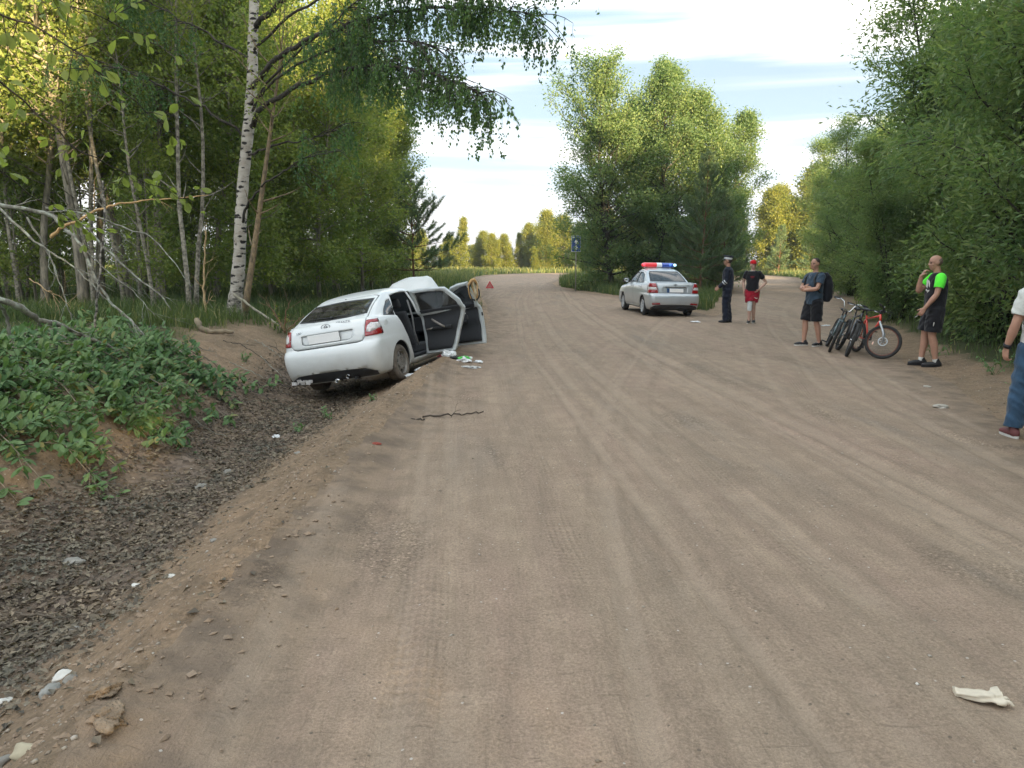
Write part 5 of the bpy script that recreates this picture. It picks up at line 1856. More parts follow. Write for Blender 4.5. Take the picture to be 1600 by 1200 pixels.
    g.tube([(0.35, -wb + 0.5, 0.2), (0.38, -wb - 0.2, 0.21), (0.40, S['rings'][2]['yr'] + 0.02, 0.20)], 0.025, 8)
    g.ball((0.30, S['rings'][2]['yr'] + 0.38, 0.24), (0.14, 0.28, 0.09), 12, 8)
    g.build('underside', MAT['black_plastic'], root, smooth=False)
    # cabin
    tub = Geo()
    tub.box((0, -0.35, 0.30), (1.44, 2.4, 0.05))
    tub.box((0, 0.86, 0.78), (1.36, 0.42, 0.26))
    tub.box((0, S['shelf_y'], 0.90), (1.2, 0.42, 0.03))
    soften(tub.build('dashboard', MAT['car_inner'], root, smooth=False), 0.04)
    for x in (-0.36, 0.36):
        soften(seat_geo(x, 0.12).build('front_seat', MAT['seat'], root, smooth=False), 0.05)
    g = Geo()
    g.box((0, -0.72, 0.40), (1.26, 0.5, 0.17))
    g.box((0, -1.02, 0.74), (1.26, 0.14, 0.56), Matrix.Rotation(R(14), 3, 'X'))
    for x in (-0.36, 0.36): g.box((x, -1.09, 1.06), (0.25, 0.09, 0.15), Matrix.Rotation(R(10), 3, 'X'))
    soften(g.build('rear_seat', MAT['seat'], root, smooth=False), 0.05)
    # steering wheel on the left
    a = np.linspace(0, 2 * np.pi, 25)
    M = Matrix.Translation((-0.36, 0.56, 0.93)) @ Matrix.Rotation(R(65), 4, 'X')
    g = Geo().tube(np.stack([0.18 * np.cos(a), 0.18 * np.sin(a), 0 * a], -1), 0.014, 8, cap=False)
    for k in (0.2, 2.9, 4.71): g.tube([(0, 0, -0.02), (0.17 * math.cos(k), 0.17 * math.sin(k), 0)], 0.013, 6)
    g.ball((0, 0, -0.02), (0.07, 0.06, 0.03), 10, 6)
    g.xform(M).build('steering_wheel', MAT['car_inner'], root)
    # wheels
    for yc in (-wb, wb):
        for sg in (-1, 1):
            if yc > 0 and S.get('no_front_wheels'): continue
            wheel(root, (sg * S['track'] / 2, yc, 0.285), sg, S['rimmat'], S['tyremat'], r=0.287, spokes=S.get('spokes', 0), steer=S.get('steer', 0) if yc > 0 else 0)
    # shut line between lamps and bumper, wiper, sill line
    return root, bvh, parts, body


def inner_trim(d, poly, win, bvh, sg, off, nm):
    """dark trim panel on the inside of an open door, with armrest, pull and pocket"""
    yl, yh = min(p[0] for p in poly), max(p[0] for p in poly)
    sill = 0.37
    low = [p for p in poly]
    ip = inset_poly(poly, 0.065)
    top = min(p[1] for p in win) + 0.015
    P = [p for p in ip if p[1] < top - 0.02]
    left = min(ip, key=lambda p: p[0]); right = max(ip, key=lambda p: p[0])
    # clip the inset outline at the beltline
    out = []
    for i in range(len(ip)):
        a, b = ip[i], ip[(i + 1) % len(ip)]
        if a[1] <= top: out.append(a)
        if (a[1] - top) * (b[1] - top) < 0:
            t = (top - a[1]) / (b[1] - a[1]); out.append((a[0] + t * (b[0] - a[0]), top))
    bmm = bmesh.new()
    n = 14
    ys = np.linspace(min(p[0] for p in out), max(p[0] for p in out), n); zs = np.linspace(min(p[1] for p in out), top, n)
    G = {}
    for i, y in enumerate(ys):
        for j, z in enumerate(zs):
            h = bvh.ray_cast(Vector((sg * 2, y, z)), Vector((-sg, 0, 0)))
            x = h[0].x if h[0] else sg * 0.8
            G[i, j] = bmm.verts.new(Vector((x - sg * (0.062 + 0.012 * math.sin(j)), y, z)) - off)
    for i in range(n - 1):
        for j in range(n - 1):
            f = bmm.faces.new([G[i, j], G[i + 1, j], G[i + 1, j + 1], G[i, j + 1]]); f.smooth = True
    for i in range(len(out)):
        a, b = out[i], out[(i + 1) % len(out)]
        no = Vector((0, -(b[1] - a[1]), b[0] - a[0])); co = Vector((0, a[0], a[1])) - Vector((0, off.y, off.z))
        if no.length > 1e-6:
            bmesh.ops.bisect_plane(bmm, geom=bmm.verts[:] + bmm.edges[:] + bmm.faces[:], plane_co=co, plane_no=no, dist=1e-6)
    dele = [f for f in bmm.faces if not pip(f.calc_center_median().y + off.y, f.calc_center_median().z + off.z, out)]
    bmesh.ops.delete(bmm, geom=dele, context='FACES')
    t = bm_obj(bmm, 'trim_panel', MAT['car_inner'], d, solid=0.016)
    t.modifiers['thickness'].offset = 0
    h = bvh.ray_cast(Vector((sg * 2, (yl + yh) / 2, 0.75)), Vector((-sg, 0, 0)))
    x = h[0].x - sg * 0.085 - off.x
    yc = (yl + yh) / 2 - off.y
    g = Geo().box((x - sg * 0.01, yc + 0.05, 0.70), (0.055, 0.42, 0.05))
    soften(g.build('armrest', MAT['black_plastic'], d, smooth=False), 0.015)
    Geo().tube([(x - sg * 0.02, yc + 0.20, 0.86), (x - sg * 0.05, yc + 0.12, 0.81), (x - sg * 0.05, yc + 0.02, 0.74), (x - sg * 0.02, yc - 0.04, 0.70)], [0.016, 0.02, 0.02, 0.016], 8).build('grab_handle', MAT['steel_rim'], d)
    Geo().tube([(x - sg * 0.02, yc + 0.33, 0.70), (x - sg * 0.045, yc + 0.24, 0.70), (x - sg * 0.04, yc + 0.20, 0.715)], [0.012, 0.013, 0.008], 6).build('door_catch', MAT['steel_rim'], d)
    # latch on the trailing edge
    h = bvh.ray_cast(Vector((sg * 2, yl + 0.02, 0.80)), Vector((-sg, 0, 0)))
    if h[0]:
        soften(Geo().box(tuple(Vector((h[0].x - sg * 0.03, yl + 0.004, 0.80)) - off), (0.035, 0.012, 0.06)).build('latch', MAT['black_plastic'], d, smooth=False), 0.004)


MAT['mirror'] = plain('mirror_glass', (0.75, 0.78, 0.8), 0.03, metal=1.0, var=0.01)

GRANTA = dict(
    paint=MAT['white_paint'], wb=2.476, arch_z=0.30, arch_r=0.335, track=1.43,
    rings=[dict(z=.18, yr=-1.95, yf=1.95, w=.70, sharp=1), dict(z=.21, yr=-2.02, yf=2.02, w=.775), dict(z=.33, yr=-2.10, yf=2.09, w=.825, wr=.80), dict(z=.50, yr=-2.135, yf=2.13, w=.845, wr=.815, wf=.80),
           dict(z=.64, yr=-2.125, yf=2.10, w=.85, wr=.825, wf=.80), dict(z=.715, yr=-2.085, yf=2.06, zf=.70, w=.85, wr=.82, wf=.79, sharp=1, sub=1), dict(z=.735, yr=-2.055, yf=2.04, zf=.72, w=.85, wr=.81, wf=.79, sharp=1),
           dict(z=.86, yr=-2.045, yf=1.93, zf=.78, w=.845, wr=.79, wf=.77, br=.09), dict(zr=1.0, zs=.93, zf=.84, yr=-1.995, yf=1.72, w=.825, wr=.755, wf=.72, br=.10),
           dict(zr=1.075, zs=.975, zf=.90, yr=-1.925, yf=1.35, w=.795, wr=.715, wf=.70, br=.10, sharp=1), dict(zr=1.095, zs=1.0, zf=.965, yr=-1.865, yf=1.02, w=.765, wr=.69, br=.10),
           dict(zr=1.235, zs=1.19, zf=1.20, yr=-1.60, yf=.66, w=.70, wr=.625, br=.08), dict(zr=1.37, zs=1.36, zf=1.375, yr=-1.27, yf=.34, w=.615, wr=.56, br=.06),
           dict(zr=1.435, zs=1.455, zf=1.45, yr=-1.08, yf=.14, w=.55, wr=.50, br=.05), dict(zr=1.475, zs=1.495, zf=1.48, yr=-.85, yf=-.03, w=.42, wr=.40, rr=.2, rf=.2), dict(z=1.505, yr=-.6, yf=-.2, w=.20, rr=.1, rf=.1, bf=.03, br=.03)],
    rear_cuts=[('rear_lid', [(-.60, .742), (-.52, .725), (.52, .725), (.60, .742), (.645, .80), (.655, 1.03), (.645, 1.09), (.565, 1.385), (.50, 1.41), (-.50, 1.41), (-.565, 1.385), (-.645, 1.09), (-.655, 1.03), (-.645, .80)], None, -0.95, .70),
               ('+tail_light', [(.530, .88), (.55, .835), (.62, .80), (.90, .80), (.90, 1.0), (.80, 1.03), (.68, 1.03), (.57, 1.005), (.535, .965)], None, -1.74, .75),
               ('black_valance', [(-.72, .19), (.72, .19), (.74, .26), (.58, .33), (.30, .345), (-.30, .345), (-.58, .33), (-.74, .26)], None, -1.8, .1),
               ('jamb_gap', [(-.70, 1.07), (-.662, 1.07), (-.60, 1.30), (-.575, 1.385), (-.60, 1.36), (-.655, 1.25)], None, -1.0, .9)],
    light_parts=[([(.665, .865), (.72, .850), (.785, .875), (.81, .925), (.785, .975), (.72, .985), (.68, .945)], 'light_clear'), ([(.560, .875), (.60, .850), (.645, .858), (.650, .895), (.58, .915)], 'light_clear')],
    lid_name='tailgate', lid_window=[(-.60, 1.135), (-.3, 1.115), (0, 1.11), (.3, 1.115), (.60, 1.135), (.535, 1.355), (0, 1.375), (-.535, 1.355)], rear_glass='dark_tint',
    lid_recess=[('plate_recess', [(-.44, .81), (-.36, .785), (.36, .785), (.44, .81), (.45, .935), (-.45, .935)], 0.03)],
    windscreen=[(-.66, 1.0), (.66, 1.0), (.58, 1.30), (.50, 1.425), (-.50, 1.425), (-.58, 1.30)],
    side_glass=[('quarter', [(-1.10, 1.035), (-.955, 1.31), (-1.12, 1.28), (-1.34, 1.16), (-1.46, 1.065)], 'tinted')],
    doors=[('front', [(.80, .27), (.84, .60), (.80, .955), (.60, 1.12), (.30, 1.345), (.10, 1.395), (-.145, 1.405), (-.16, .95), (-.16, .27)], [(.64, 1.01), (.28, 1.285), (.08, 1.345), (-.105, 1.355), (-.105, 1.01)], 'tinted', .80),
           ('rear', [(-.19, .27), (-.19, .95), (-.175, 1.405), (-.55, 1.40), (-.86, 1.365), (-1.05, 1.13), (-1.08, .98), (-1.00, .80), (-.90, .60), (-.83, .42), (-.76, .27)], [(-.235, 1.01), (-.235, 1.355), (-.54, 1.35), (-.82, 1.315), (-.985, 1.10), (-1.005, 1.01)], 'tinted', -.20)],
    open={('front', 1): 67, ('rear', 1): 82, ('rear', -1): 14}, mirror=(.66, 1.0), shelf_y=-1.38, rimmat=MAT['steel_rim'], tyremat=MAT['dusty_rubber'])

PRIORA = dict(
    paint=MAT['silver_paint'], wb=2.492, arch_z=0.30, arch_r=0.325, track=1.42,
    rings=[dict(z=.19, yr=-2.0, yf=1.98, w=.68, sharp=1), dict(z=.22, yr=-2.08, yf=2.06, w=.76), dict(z=.34, yr=-2.15, yf=2.14, w=.81, wr=.79), dict(z=.50, yr=-2.175, yf=2.17, w=.83, wr=.80, wf=.78),
           dict(z=.62, yr=-2.165, yf=2.14, w=.838, wr=.80, wf=.78), dict(z=.665, yr=-2.13, yf=2.10, w=.838, wr=.79, wf=.77, sharp=1, sub=1), dict(z=.685, yr=-2.095, yf=2.08, w=.838, wr=.785, wf=.77, sharp=1),
           dict(z=.82, yr=-2.085, yf=1.98, zf=.76, w=.835, wr=.775, wf=.75, br=.09), dict(zr=.95, zs=.90, zf=.82, yr=-2.055, yf=1.78, w=.815, wr=.75, wf=.71, br=.10),
           dict(zr=1.005, zs=.935, zf=.875, yr=-2.02, yf=1.4, w=.785, wr=.72, wf=.68, br=.10, sharp=1, sub=4), dict(zr=.995, zs=.965, zf=.945, yr=-1.46, yf=1.05, w=.745, wr=.66, br=.08, sharp=1, rr=.2),
           dict(zr=1.15, zs=1.145, zf=1.15, yr=-1.17, yf=.73, w=.675, wr=.60, br=.07, rr=.2), dict(zr=1.30, zs=1.30, zf=1.31, yr=-.86, yf=.40, w=.585, wr=.53, br=.05, rr=.2),
           dict(zr=1.365, zs=1.38, zf=1.375, yr=-.68, yf=.20, w=.52, wr=.47, br=.04, rr=.2), dict(zr=1.40, zs=1.415, zf=1.40, yr=-.5, yf=.02, w=.40, wr=.36, rr=.15, rf=.2), dict(z=1.425, yr=-.35, yf=-.15, w=.20, rr=.08, rf=.08, bf=.02, br=.02)],
    rear_cuts=[('rear_lid', [(-.52, .70), (.52, .70), (.535, .80), (.60, .97), (.60, 1.02), (-.60, 1.02), (-.60, .97), (-.535, .80)], None, -1.9, .6),
               ('+tail_light', [(.545, .705), (.90, .705), (.90, .93), (.76, .985), (.61, .985), (.56, .82)], None, -1.74, .66),
               ('black_valance', [(-.74, .19), (.74, .19), (.76, .26), (.66, .335), (.45, .36), (-.45, .36), (-.66, .335), (-.76, .26)], None, -1.8, .1),
               ('+reflector', [(.47, .37), (.72, .355), (.74, .40), (.50, .415)], None, -1.7, .3),
               ('rear_window', [(-.60, 1.03), (.60, 1.03), (.53, 1.26), (.47, 1.33), (-.47, 1.33), (-.53, 1.26)], None, -.70, 1.0)],
    light_parts=[([(.575, .80), (.80, .80), (.80, .87), (.60, .87)], 'light_clear')],
    lid_name='boot_lid', lid_window=None, rear_glass='dark_tint',
    lid_recess=[('plate_recess', [(-.37, .715), (.37, .715), (.38, .87), (-.38, .87)], 0.025)],
    windscreen=[(-.63, .98), (.63, .98), (.55, 1.25), (.47, 1.355), (-.47, 1.355), (-.55, 1.25)],
    side_glass=[],
    doors=[('front', [(.78, .27), (.82, .6), (.78, .92), (.58, 1.09), (.32, 1.285), (.12, 1.33), (-.13, 1.34), (-.15, .93), (-.15, .27)], [(.64, .975), (.28, 1.235), (.08, 1.29), (-.10, 1.295), (-.10, .975)], 'clear', .78),
           ('rear', [(-.18, .27), (-.18, .93), (-.165, 1.34), (-.50, 1.33), (-.78, 1.27), (-1.08, 1.0), (-1.10, .90), (-1.0, .76), (-.9, .56), (-.83, .4), (-.78, .27)], [(-.22, .975), (-.22, 1.295), (-.48, 1.285), (-.74, 1.22), (-.99, .985)], 'clear', -.19)],
    mirror=(.62, .96), shelf_y=-1.28, rimmat=MAT['alloy'], tyremat=MAT['rubber'], spokes=5)


def oval_badge(parent, c, w, h, mat, name='emblem'):
    a = np.linspace(0, 2 * np.pi, 29)
    g = Geo().tube(np.stack([w / 2 * np.cos(a), 0 * a, h / 2 * np.sin(a)], -1), 0.005, 6, cap=False)
    # the boat: a hull curve under a raised sail
    s = w / 2
    g.tube([(-s * .62, 0, -h * .10), (-s * .2, 0, -h * .24), (s * .3, 0, -h * .22), (s * .62, 0, -h * .08)], [0.003, 0.007, 0.007, 0.003], 6)
    g.tube([(-s * .30, 0, -h * .14), (-s * .22, 0, h * .16), (s * .12, 0, h * .30), (s * .30, 0, h * .06), (s * .18, 0, -h * .16)], [0.004, 0.006, 0.007, 0.006, 0.004], 6)
    g.xform(Matrix.Translation(c))
    return g.build(name, mat, parent)


def crashed_car():
    root, bvh, parts, body = make_car('crashed_car', GRANTA)
    tag(root, 'white hatchback nosed into the roadside ditch, tilted, with its right-hand doors hanging open', 'car')
    root.location = (-2.13, 13.2, -0.32)
    root.rotation_mode = 'XYZ'
    M = Matrix.Rotation(R(-16), 4, 'Z') @ Matrix.Rotation(R(0.3), 4, 'X') @ Matrix.Rotation(R(-9.5), 4, 'Y')
    root.rotation_euler = M.to_euler()
    P_ = MAT['white_paint']
    # plate, lamp, letters, emblem, wiper

    def on(x, z, off=0.004):
        h = bvh.ray_cast(Vector((x, -4, z)), Vector((0, 1, 0)))
        return h[0] + h[1] * off, h[1]
    soften(Geo().box((0, 0, 0), (0.555, 0.012, 0.143)).build('number_plate_frame', MAT['black_plastic'], root, smooth=False, loc=(-.03, on(0, .86)[0].y + 0.012, .865), rot=(R(4), 0, 0)), 0.006)
    soften(Geo().box((0, 0, 0), (0.545, 0.008, 0.135)).build('number_plate', MAT['plate_white'], root, smooth=False, loc=(-.03, on(0, .86)[0].y + 0.002, .865), rot=(R(4), 0, 0)), 0.004)
    p, n = on(0.28, 1.055)
    lettering('GRANTA', 0.050, MAT['dark_chrome'], root, p, (R(90) - 0.35, 0, -0.03), wide=1.25)
    p, n = on(-0.47, 0.985)
    lettering('LADA', 0.040, MAT['dark_chrome'], root, p, (R(90) - 0.25, 0, 0.06), wide=1.2)
    p, n = on(0, 1.025, 0.008)
    oval_badge(root, p, 0.15, 0.07, MAT['dark_chrome'])
    # high brake lamp, aerial, wiper
    p0, _ = on(0.02, 1.135, 0.015); p1, _ = on(-0.42, 1.155, 0.015)
    g = Geo().tube([p0, (p0 + p1) / 2 + Vector((0, -.01, .006)), p1], [0.012, 0.008, 0.006], 6)
    g.tube([p0, p0 + Vector((0.32, -.006, 0.012))], 0.011, 5)
    g.ball(p0, 0.025, 8, 6).build('rear_wiper', MAT['black_plastic'], root)
    Geo().tube([(0.0, -.42, 1.50), (0.0, -.50, 1.535), (0.0, -.62, 1.62)], [0.014, 0.008, 0.003], 6).build('aerial', MAT['black_plastic'], root)
    p, _ = on(0.0, 1.398, 0.005)
    Geo().ball(p, (0.012, 0.012, 0.008), 8, 5).build('washer_nozzle', MAT['black_plastic'], root)
    # broken lower corner of the bumper, tow eye, exhaust tip
    g = Geo()
    rg = random.Random(3)
    for k in range(7):
        c = Vector((-0.70 + 0.05 * k, -2.03, 0.245 + rg.uniform(-.02, .02)))
        g.box(c, (0.07, 0.02, rg.uniform(.03, .07)), Euler((rg.uniform(-.5, .5), rg.uniform(-.6, .6), rg.uniform(-.4, .4))).to_matrix())
    g.build('broken_bumper_corner', MAT['light_clear'], root, smooth=False)
    a = np.linspace(0, math.pi * 1.6, 12)
    Geo().tube(np.stack([0.27 + 0.028 * np.cos(a), 0 * a - 2.07, 0.24 + 0.028 * np.sin(a)], -1), 0.007, 6).build('tow_eye', MAT['chrome'], root)
    Geo().lathe([(0.028, -2.13), (0.028, -1.95), (0.022, -1.95), (0.022, -2.128)], 16, 'y', (0.10, 0, 0.20), closed=True).build('exhaust_pipe', MAT['chrome'], root)
    # round fuel flap on the right rear flank
    h = bvh.ray_cast(Vector((2, -1.55, .93)), Vector((-1, 0, 0)))
    Geo().lathe([(0.075, 0.0), (0.075, 0.004), (0.06, 0.006), (0.001, 0.006)], 24, 'x', h[0] - Vector((0.002, 0, 0))).build('fuel_flap', P_, root)
    # buckled bonnet standing up in front of the windscreen
    n, m = 15, 13
    V = []
    for j in range(m):
        for i in range(n):
            u = i / (n - 1) * 2 - 1; v = j / (m - 1)
            x = u * 0.70 * (1 - .06 * v)
            y = 1.06 + v * 0.62 + 0.06 * math.sin(v * 3) - 0.10 * u * u
            z = 1.0 + 0.70 * v ** 0.85 - 0.10 * u * u * (0.5 + v)
            fold = max(0.0, u - 0.52) / 0.48
            z -= 0.42 * fold * (0.3 + v * 0.8)
            fl = max(0.0, -u - 0.75) / 0.25
            z -= 0.12 * fl
            z += 0.012 * math.sin(7 * u + 3 * v) + 0.010 * math.sin(11 * v - 4 * u)
            V.append((x, y, z))
    Q = [(j * n + i, j * n + i + 1, (j + 1) * n + i + 1, (j + 1) * n + i) for j in range(m - 1) for i in range(n - 1)]
    b = link('bonnet', np_mesh('bonnet', np.array(V), np.array(Q)), P_, root)
    sm = b.modifiers.new('t', 'SOLIDIFY'); sm.thickness = 0.02
    # belts hanging in the door opening
    Geo().tube([(.60, -.18, 1.25), (.66, -.22, .95), (.64, -.20, .70), (.66, -.16, .45)], [0.018, 0.018, 0.018, 0.02], 4).build('seat_belt', MAT['belt'], root)
    # the tangle hooked over the front door corner, made of a hoop, straps and torn trim
    d = parts['doors'][('front', 1)]
    return root, d


MAT['dark_chrome'] = plain('dark_chrome', (0.16, 0.17, 0.18), 0.3, metal=0.7, var=0.05)
MAT['belt'] = plain('grey_belt', (0.22, 0.22, 0.22), 0.8)
MAT['tan'] = plain('tan_cloth', (0.55, 0.34, 0.15), 0.8, scale=14, var=0.4)
MAT['cream'] = plain('cream_cloth', (0.66, 0.58, 0.42), 0.8, scale=14, var=0.3)


def police_car():
    root, bvh, parts, body = make_car('police_car', PRIORA)
    tag(root, 'silver police saloon parked at the fork with red and blue roof light bar', 'car')
    hd = R(3.0)
    wb = 1.246
    # rear wheels stand at about (3.97, 23.2) and (5.15, 22.2)
    root.location = (4.64, 24.3, 0.0)
    root.rotation_euler = (0, R(1.2), R(5.5))
    root.scale = (0.95, 0.98, 1.0)

    def on(x, z, off=0.004):
        h = bvh.ray_cast(Vector((x, -4, z)), Vector((0, 1, 0)))
        return h[0] + h[1] * off, h[1]
    p, n = on(0.0, 0.79)
    soften(Geo().box((0, 0, 0), (0.54, 0.012, 0.125)).build('number_plate', MAT['plate_blue'], root, smooth=False, loc=(0, p.y + .012, .785)), 0.004)
    soften(Geo().box((0, 0, 0), (0.45, 0.012, 0.112)).build('number_plate_field', MAT['plate_white'], root, smooth=False, loc=(0.035, p.y + .006, .785)), 0.004)
    p, n = on(0.40, 0.93)
    lettering('PRIORA', 0.036, MAT['dark_chrome'], root, p, (R(86), 0, -0.05), wide=1.2)
    p, n = on(0, 0.945, 0.006)
    oval_badge(root, p, 0.11, 0.05, MAT['dark_chrome'])
    # number plate lamp strip
    p, n = on(0, .885, .006)
    soften(Geo().box(p, (0.66, 0.02, 0.022)).build('boot_trim', MAT['chrome'], root, smooth=False), 0.005)
    # small boot-edge lip
    g = Geo()
    P = [on(x, 1.0, 0.0)[0] + Vector((0, 0.03, 0.012)) for x in np.linspace(-.60, .60, 13)]
    g.tube(P, [0.01] + [0.018] * 11 + [0.01], 7).build('boot_spoiler', MAT['silver_paint'], root)
    Geo().tube([(-0.32, -1.52, 1.0), (-0.32, -1.55, 1.32)], [0.006, 0.003], 5).build('aerial', MAT['black_plastic'], root)
    # light bar
    lb = empty('light_bar', (0, -0.10, 1.515)); lb.parent = root
    g = Geo().box((0, 0, -0.052), (0.98, 0.16, 0.02))
    for x in (-.44, .44): g.box((x, 0, -0.075), (0.05, 0.12, 0.06))
    soften(g.build('bracket', MAT['chrome'], lb, smooth=False), 0.008)

    def lens(x0, x1, mat, name, end0=False, end1=False):
        xs = np.linspace(x0, x1, 16)
        prof = []
        for x in xs:
            k = 1.0
            if end0: k = min(k, math.sqrt(max(0.0, 1 - (1 - min(1, (x - x0) / 0.17)) ** 2)) * 0.96 + 0.04)
            if end1: k = min(k, math.sqrt(max(0.0, 1 - (1 - min(1, (x1 - x) / 0.17)) ** 2)) * 0.96 + 0.04)
            prof.append((0.095 * k, x))
        gg = Geo().lathe([(0.001, x0)] + prof + [(0.001, x1)], 18, 'x')
        gg.xform(Matrix.Diagonal((0.97, 1.15, 0.86, 1)))
        return gg.build(name, mat, lb)
    lens(-0.60, -0.065, MAT['bar_red'], 'red_lens', end0=True)
    lens(-0.062, 0.118, MAT['bar_white'], 'white_section')
    lens(0.121, 0.62, MAT['bar_blue'], 'blue_lens', end1=True)
    for x, mt in ((-.50, 'bar_red_lit'), (.40, 'bar_blue_lit'), (.56, 'bar_pale_lit')):
        Geo().ball((x, -0.086, 0.012), (0.06, 0.035, 0.045), 12, 8).build('beacon', MAT[mt], lb)
    # exhaust, tow
    return root


def lamp_mat(name, col, em):
    t = NT(name)
    return t.pbr(col, 0.15, coat=1.0, emit=col, emit_s=em)


MAT['bar_red'] = lamp_mat('red_beacon_lens', (0.60, 0.012, 0.02), 0.10)
MAT['bar_blue'] = lamp_mat('blue_beacon_lens', (0.02, 0.06, 0.34), 0.05)
MAT['bar_white'] = lamp_mat('white_beacon_section', (0.75, 0.77, 0.8), 0.02)
MAT['bar_red_lit'] = lamp_mat('red_beacon_lit', (0.8, 0.05, 0.08), 0.35)
MAT['bar_blue_lit'] = lamp_mat('blue_beacon_lit', (0.05, 0.18, 0.6), 0.2)
MAT['bar_pale_lit'] = lamp_mat('pale_beacon_lit', (0.45, 0.80, 0.85), 0.35)

CRASHED, FRONT_DOOR = crashed_car()
POLICE = police_car()
# ------------------------------------------------------------------ people
MAT['skin'] = plain('skin', (0.42, 0.235, 0.165), 0.55, scale=9, var=0.14, sub=0.15)
MAT['skin_pale'] = plain('pale_skin', (0.50, 0.32, 0.25), 0.55, scale=9, var=0.10, sub=0.15)
MAT['hair_dark'] = plain('short_dark_hair', (0.035, 0.026, 0.02), 0.8, scale=60, var=0.5, bump=0.5)
MAT['hair_grey'] = plain('shaved_hair', (0.17, 0.125, 0.10), 0.8, scale=60, var=0.3, bump=0.3)
MAT['eye'] = plain('eye', (0.03, 0.02, 0.018), 0.3)


def cloth(name, col, scale=7, var=0.22, bump=0.5, rough=0.9):
    t = NT(name)
    c = t.coord('Object')
    w = t.noise(t.coord('Object', (1, 1, 0.55)), scale, 4, 0.6, 0.8)
    f = t.ramp(w, [(0.3, 1 - var), (0.7, 1 + var * 0.7)])
    weave = t.noise(c, 240, 2)
    h = t.math('ADD', t.math('MULTIPLY', w, 1.0), t.math('MULTIPLY', weave, 0.04))
    return t.pbr(t.mix(1.0, col, f, 'MULTIPLY'), rough, spec=0.25, normal=t.bump(h, bump, 0.03), sheen=0.15)


FOLDED = {'jacket': .008, 'trousers': .011, 't_shirt': .008, 'shorts': .010, 'jeans': .012, 'backpack': .006}


def remesh(g, name, voxel, mat, parent, smooth_it=3):
    """one continuous skin over overlapping closed volumes"""
    me = g.mesh(name + '_src')
    o = bpy.data.objects.new('tmp', me); COL.objects.link(o)
    m = o.modifiers.new('r', 'REMESH'); m.mode = 'VOXEL'; m.voxel_size = voxel; m.adaptivity = 0.0
    s = o.modifiers.new('s', 'SMOOTH'); s.iterations = smooth_it; s.factor = 0.5
    dg = bpy.context.evaluated_depsgraph_get()
    nm = bpy.data.meshes.new_from_object(o.evaluated_get(dg))
    bpy.data.objects.remove(o); bpy.data.meshes.remove(me)
    nm.name = name
    if name in FOLDED:
        from mathutils import noise
        nv = len(nm.vertices)
        co = np.empty(nv * 3); nm.vertices.foreach_get('co', co); co = co.reshape(-1, 3)
        no = np.empty(nv * 3); nm.vertices.foreach_get('normal', no); no = no.reshape(-1, 3)
        amp = FOLDED[name]
        k = np.array([(1 - abs(noise.noise(Vector((c[0] * 7, c[1] * 7, c[2] * 10 + c[0] * 9)))) * 2.6) + 0.5 * noise.noise(Vector((c[0] * 19, c[1] * 19, c[2] * 13))) for c in co])
        co += no * (np.clip(k, -1, 1) * amp)[:, None]
        nm.vertices.foreach_set('co', co.ravel()); nm.update()
    ob = link(name, nm, mat, parent, smooth=True)
    return ob


def limb(g, pts, rad, sides=14):
    """tapered limb with round ends through several joints (smoothed path)"""
    P = np.array(pts, float); r = np.array(rad, float)
    t = np.linspace(0, len(P) - 1, (len(P) - 1) * 5 + 1)
    Q = np.stack([np.interp(t, np.arange(len(P)), P[:, k]) for k in range(3)], -1)
    q = np.interp(t, np.arange(len(P)), r)
    Q[1:-1] = (Q[:-2] + 2 * Q[1:-1] + Q[2:]) / 4
    g.tube(Q, q, sides)
    g.ball(P[0], r[0] * 0.99, sides, 9); g.ball(P[-1], r[-1] * 0.99, sides, 9)
    return g


def loft(g, lev, n=22):
    """closed body of elliptical slices: (z, half width, half depth, x offset, y offset)"""
    L = np.array([list(l) + [0] * (5 - len(l)) for l in lev], float)
    t = np.linspace(0, len(L) - 1, (len(L) - 1) * 3 + 1)
    L = np.stack([np.interp(t, np.arange(len(L)), L[:, k]) for k in range(5)], -1)
    a = np.arange(n) * 2 * np.pi / n
    c, s = np.cos(a), np.sin(a)
    e = 0.86
    cx, sy = np.sign(c) * np.abs(c) ** e, np.sign(s) * np.abs(s) ** e
    V = np.concatenate([np.stack([l[3] + l[1] * cx, l[4] + l[2] * sy, np.full(n, l[0])], -1) for l in L])
    m = len(L)
    i, j = np.meshgrid(np.arange(m - 1), np.arange(n), indexing='ij')
    q = np.stack([i * n + j, i * n + (j + 1) % n, (i + 1) * n + (j + 1) % n, (i + 1) * n + j], -1).reshape(-1, 4)
    V = np.concatenate([V, [[L[0, 3], L[0, 4], L[0, 0]], [L[-1, 3], L[-1, 4], L[-1, 0]]]])
    k = np.arange(n)
    T = np.concatenate([np.stack([(k + 1) % n, k, np.full(n, m * n)], -1), np.stack([(m - 1) * n + k, (m - 1) * n + (k + 1) % n, np.full(n, m * n + 1)], -1)])
    g.add(V, q, T)
    return g


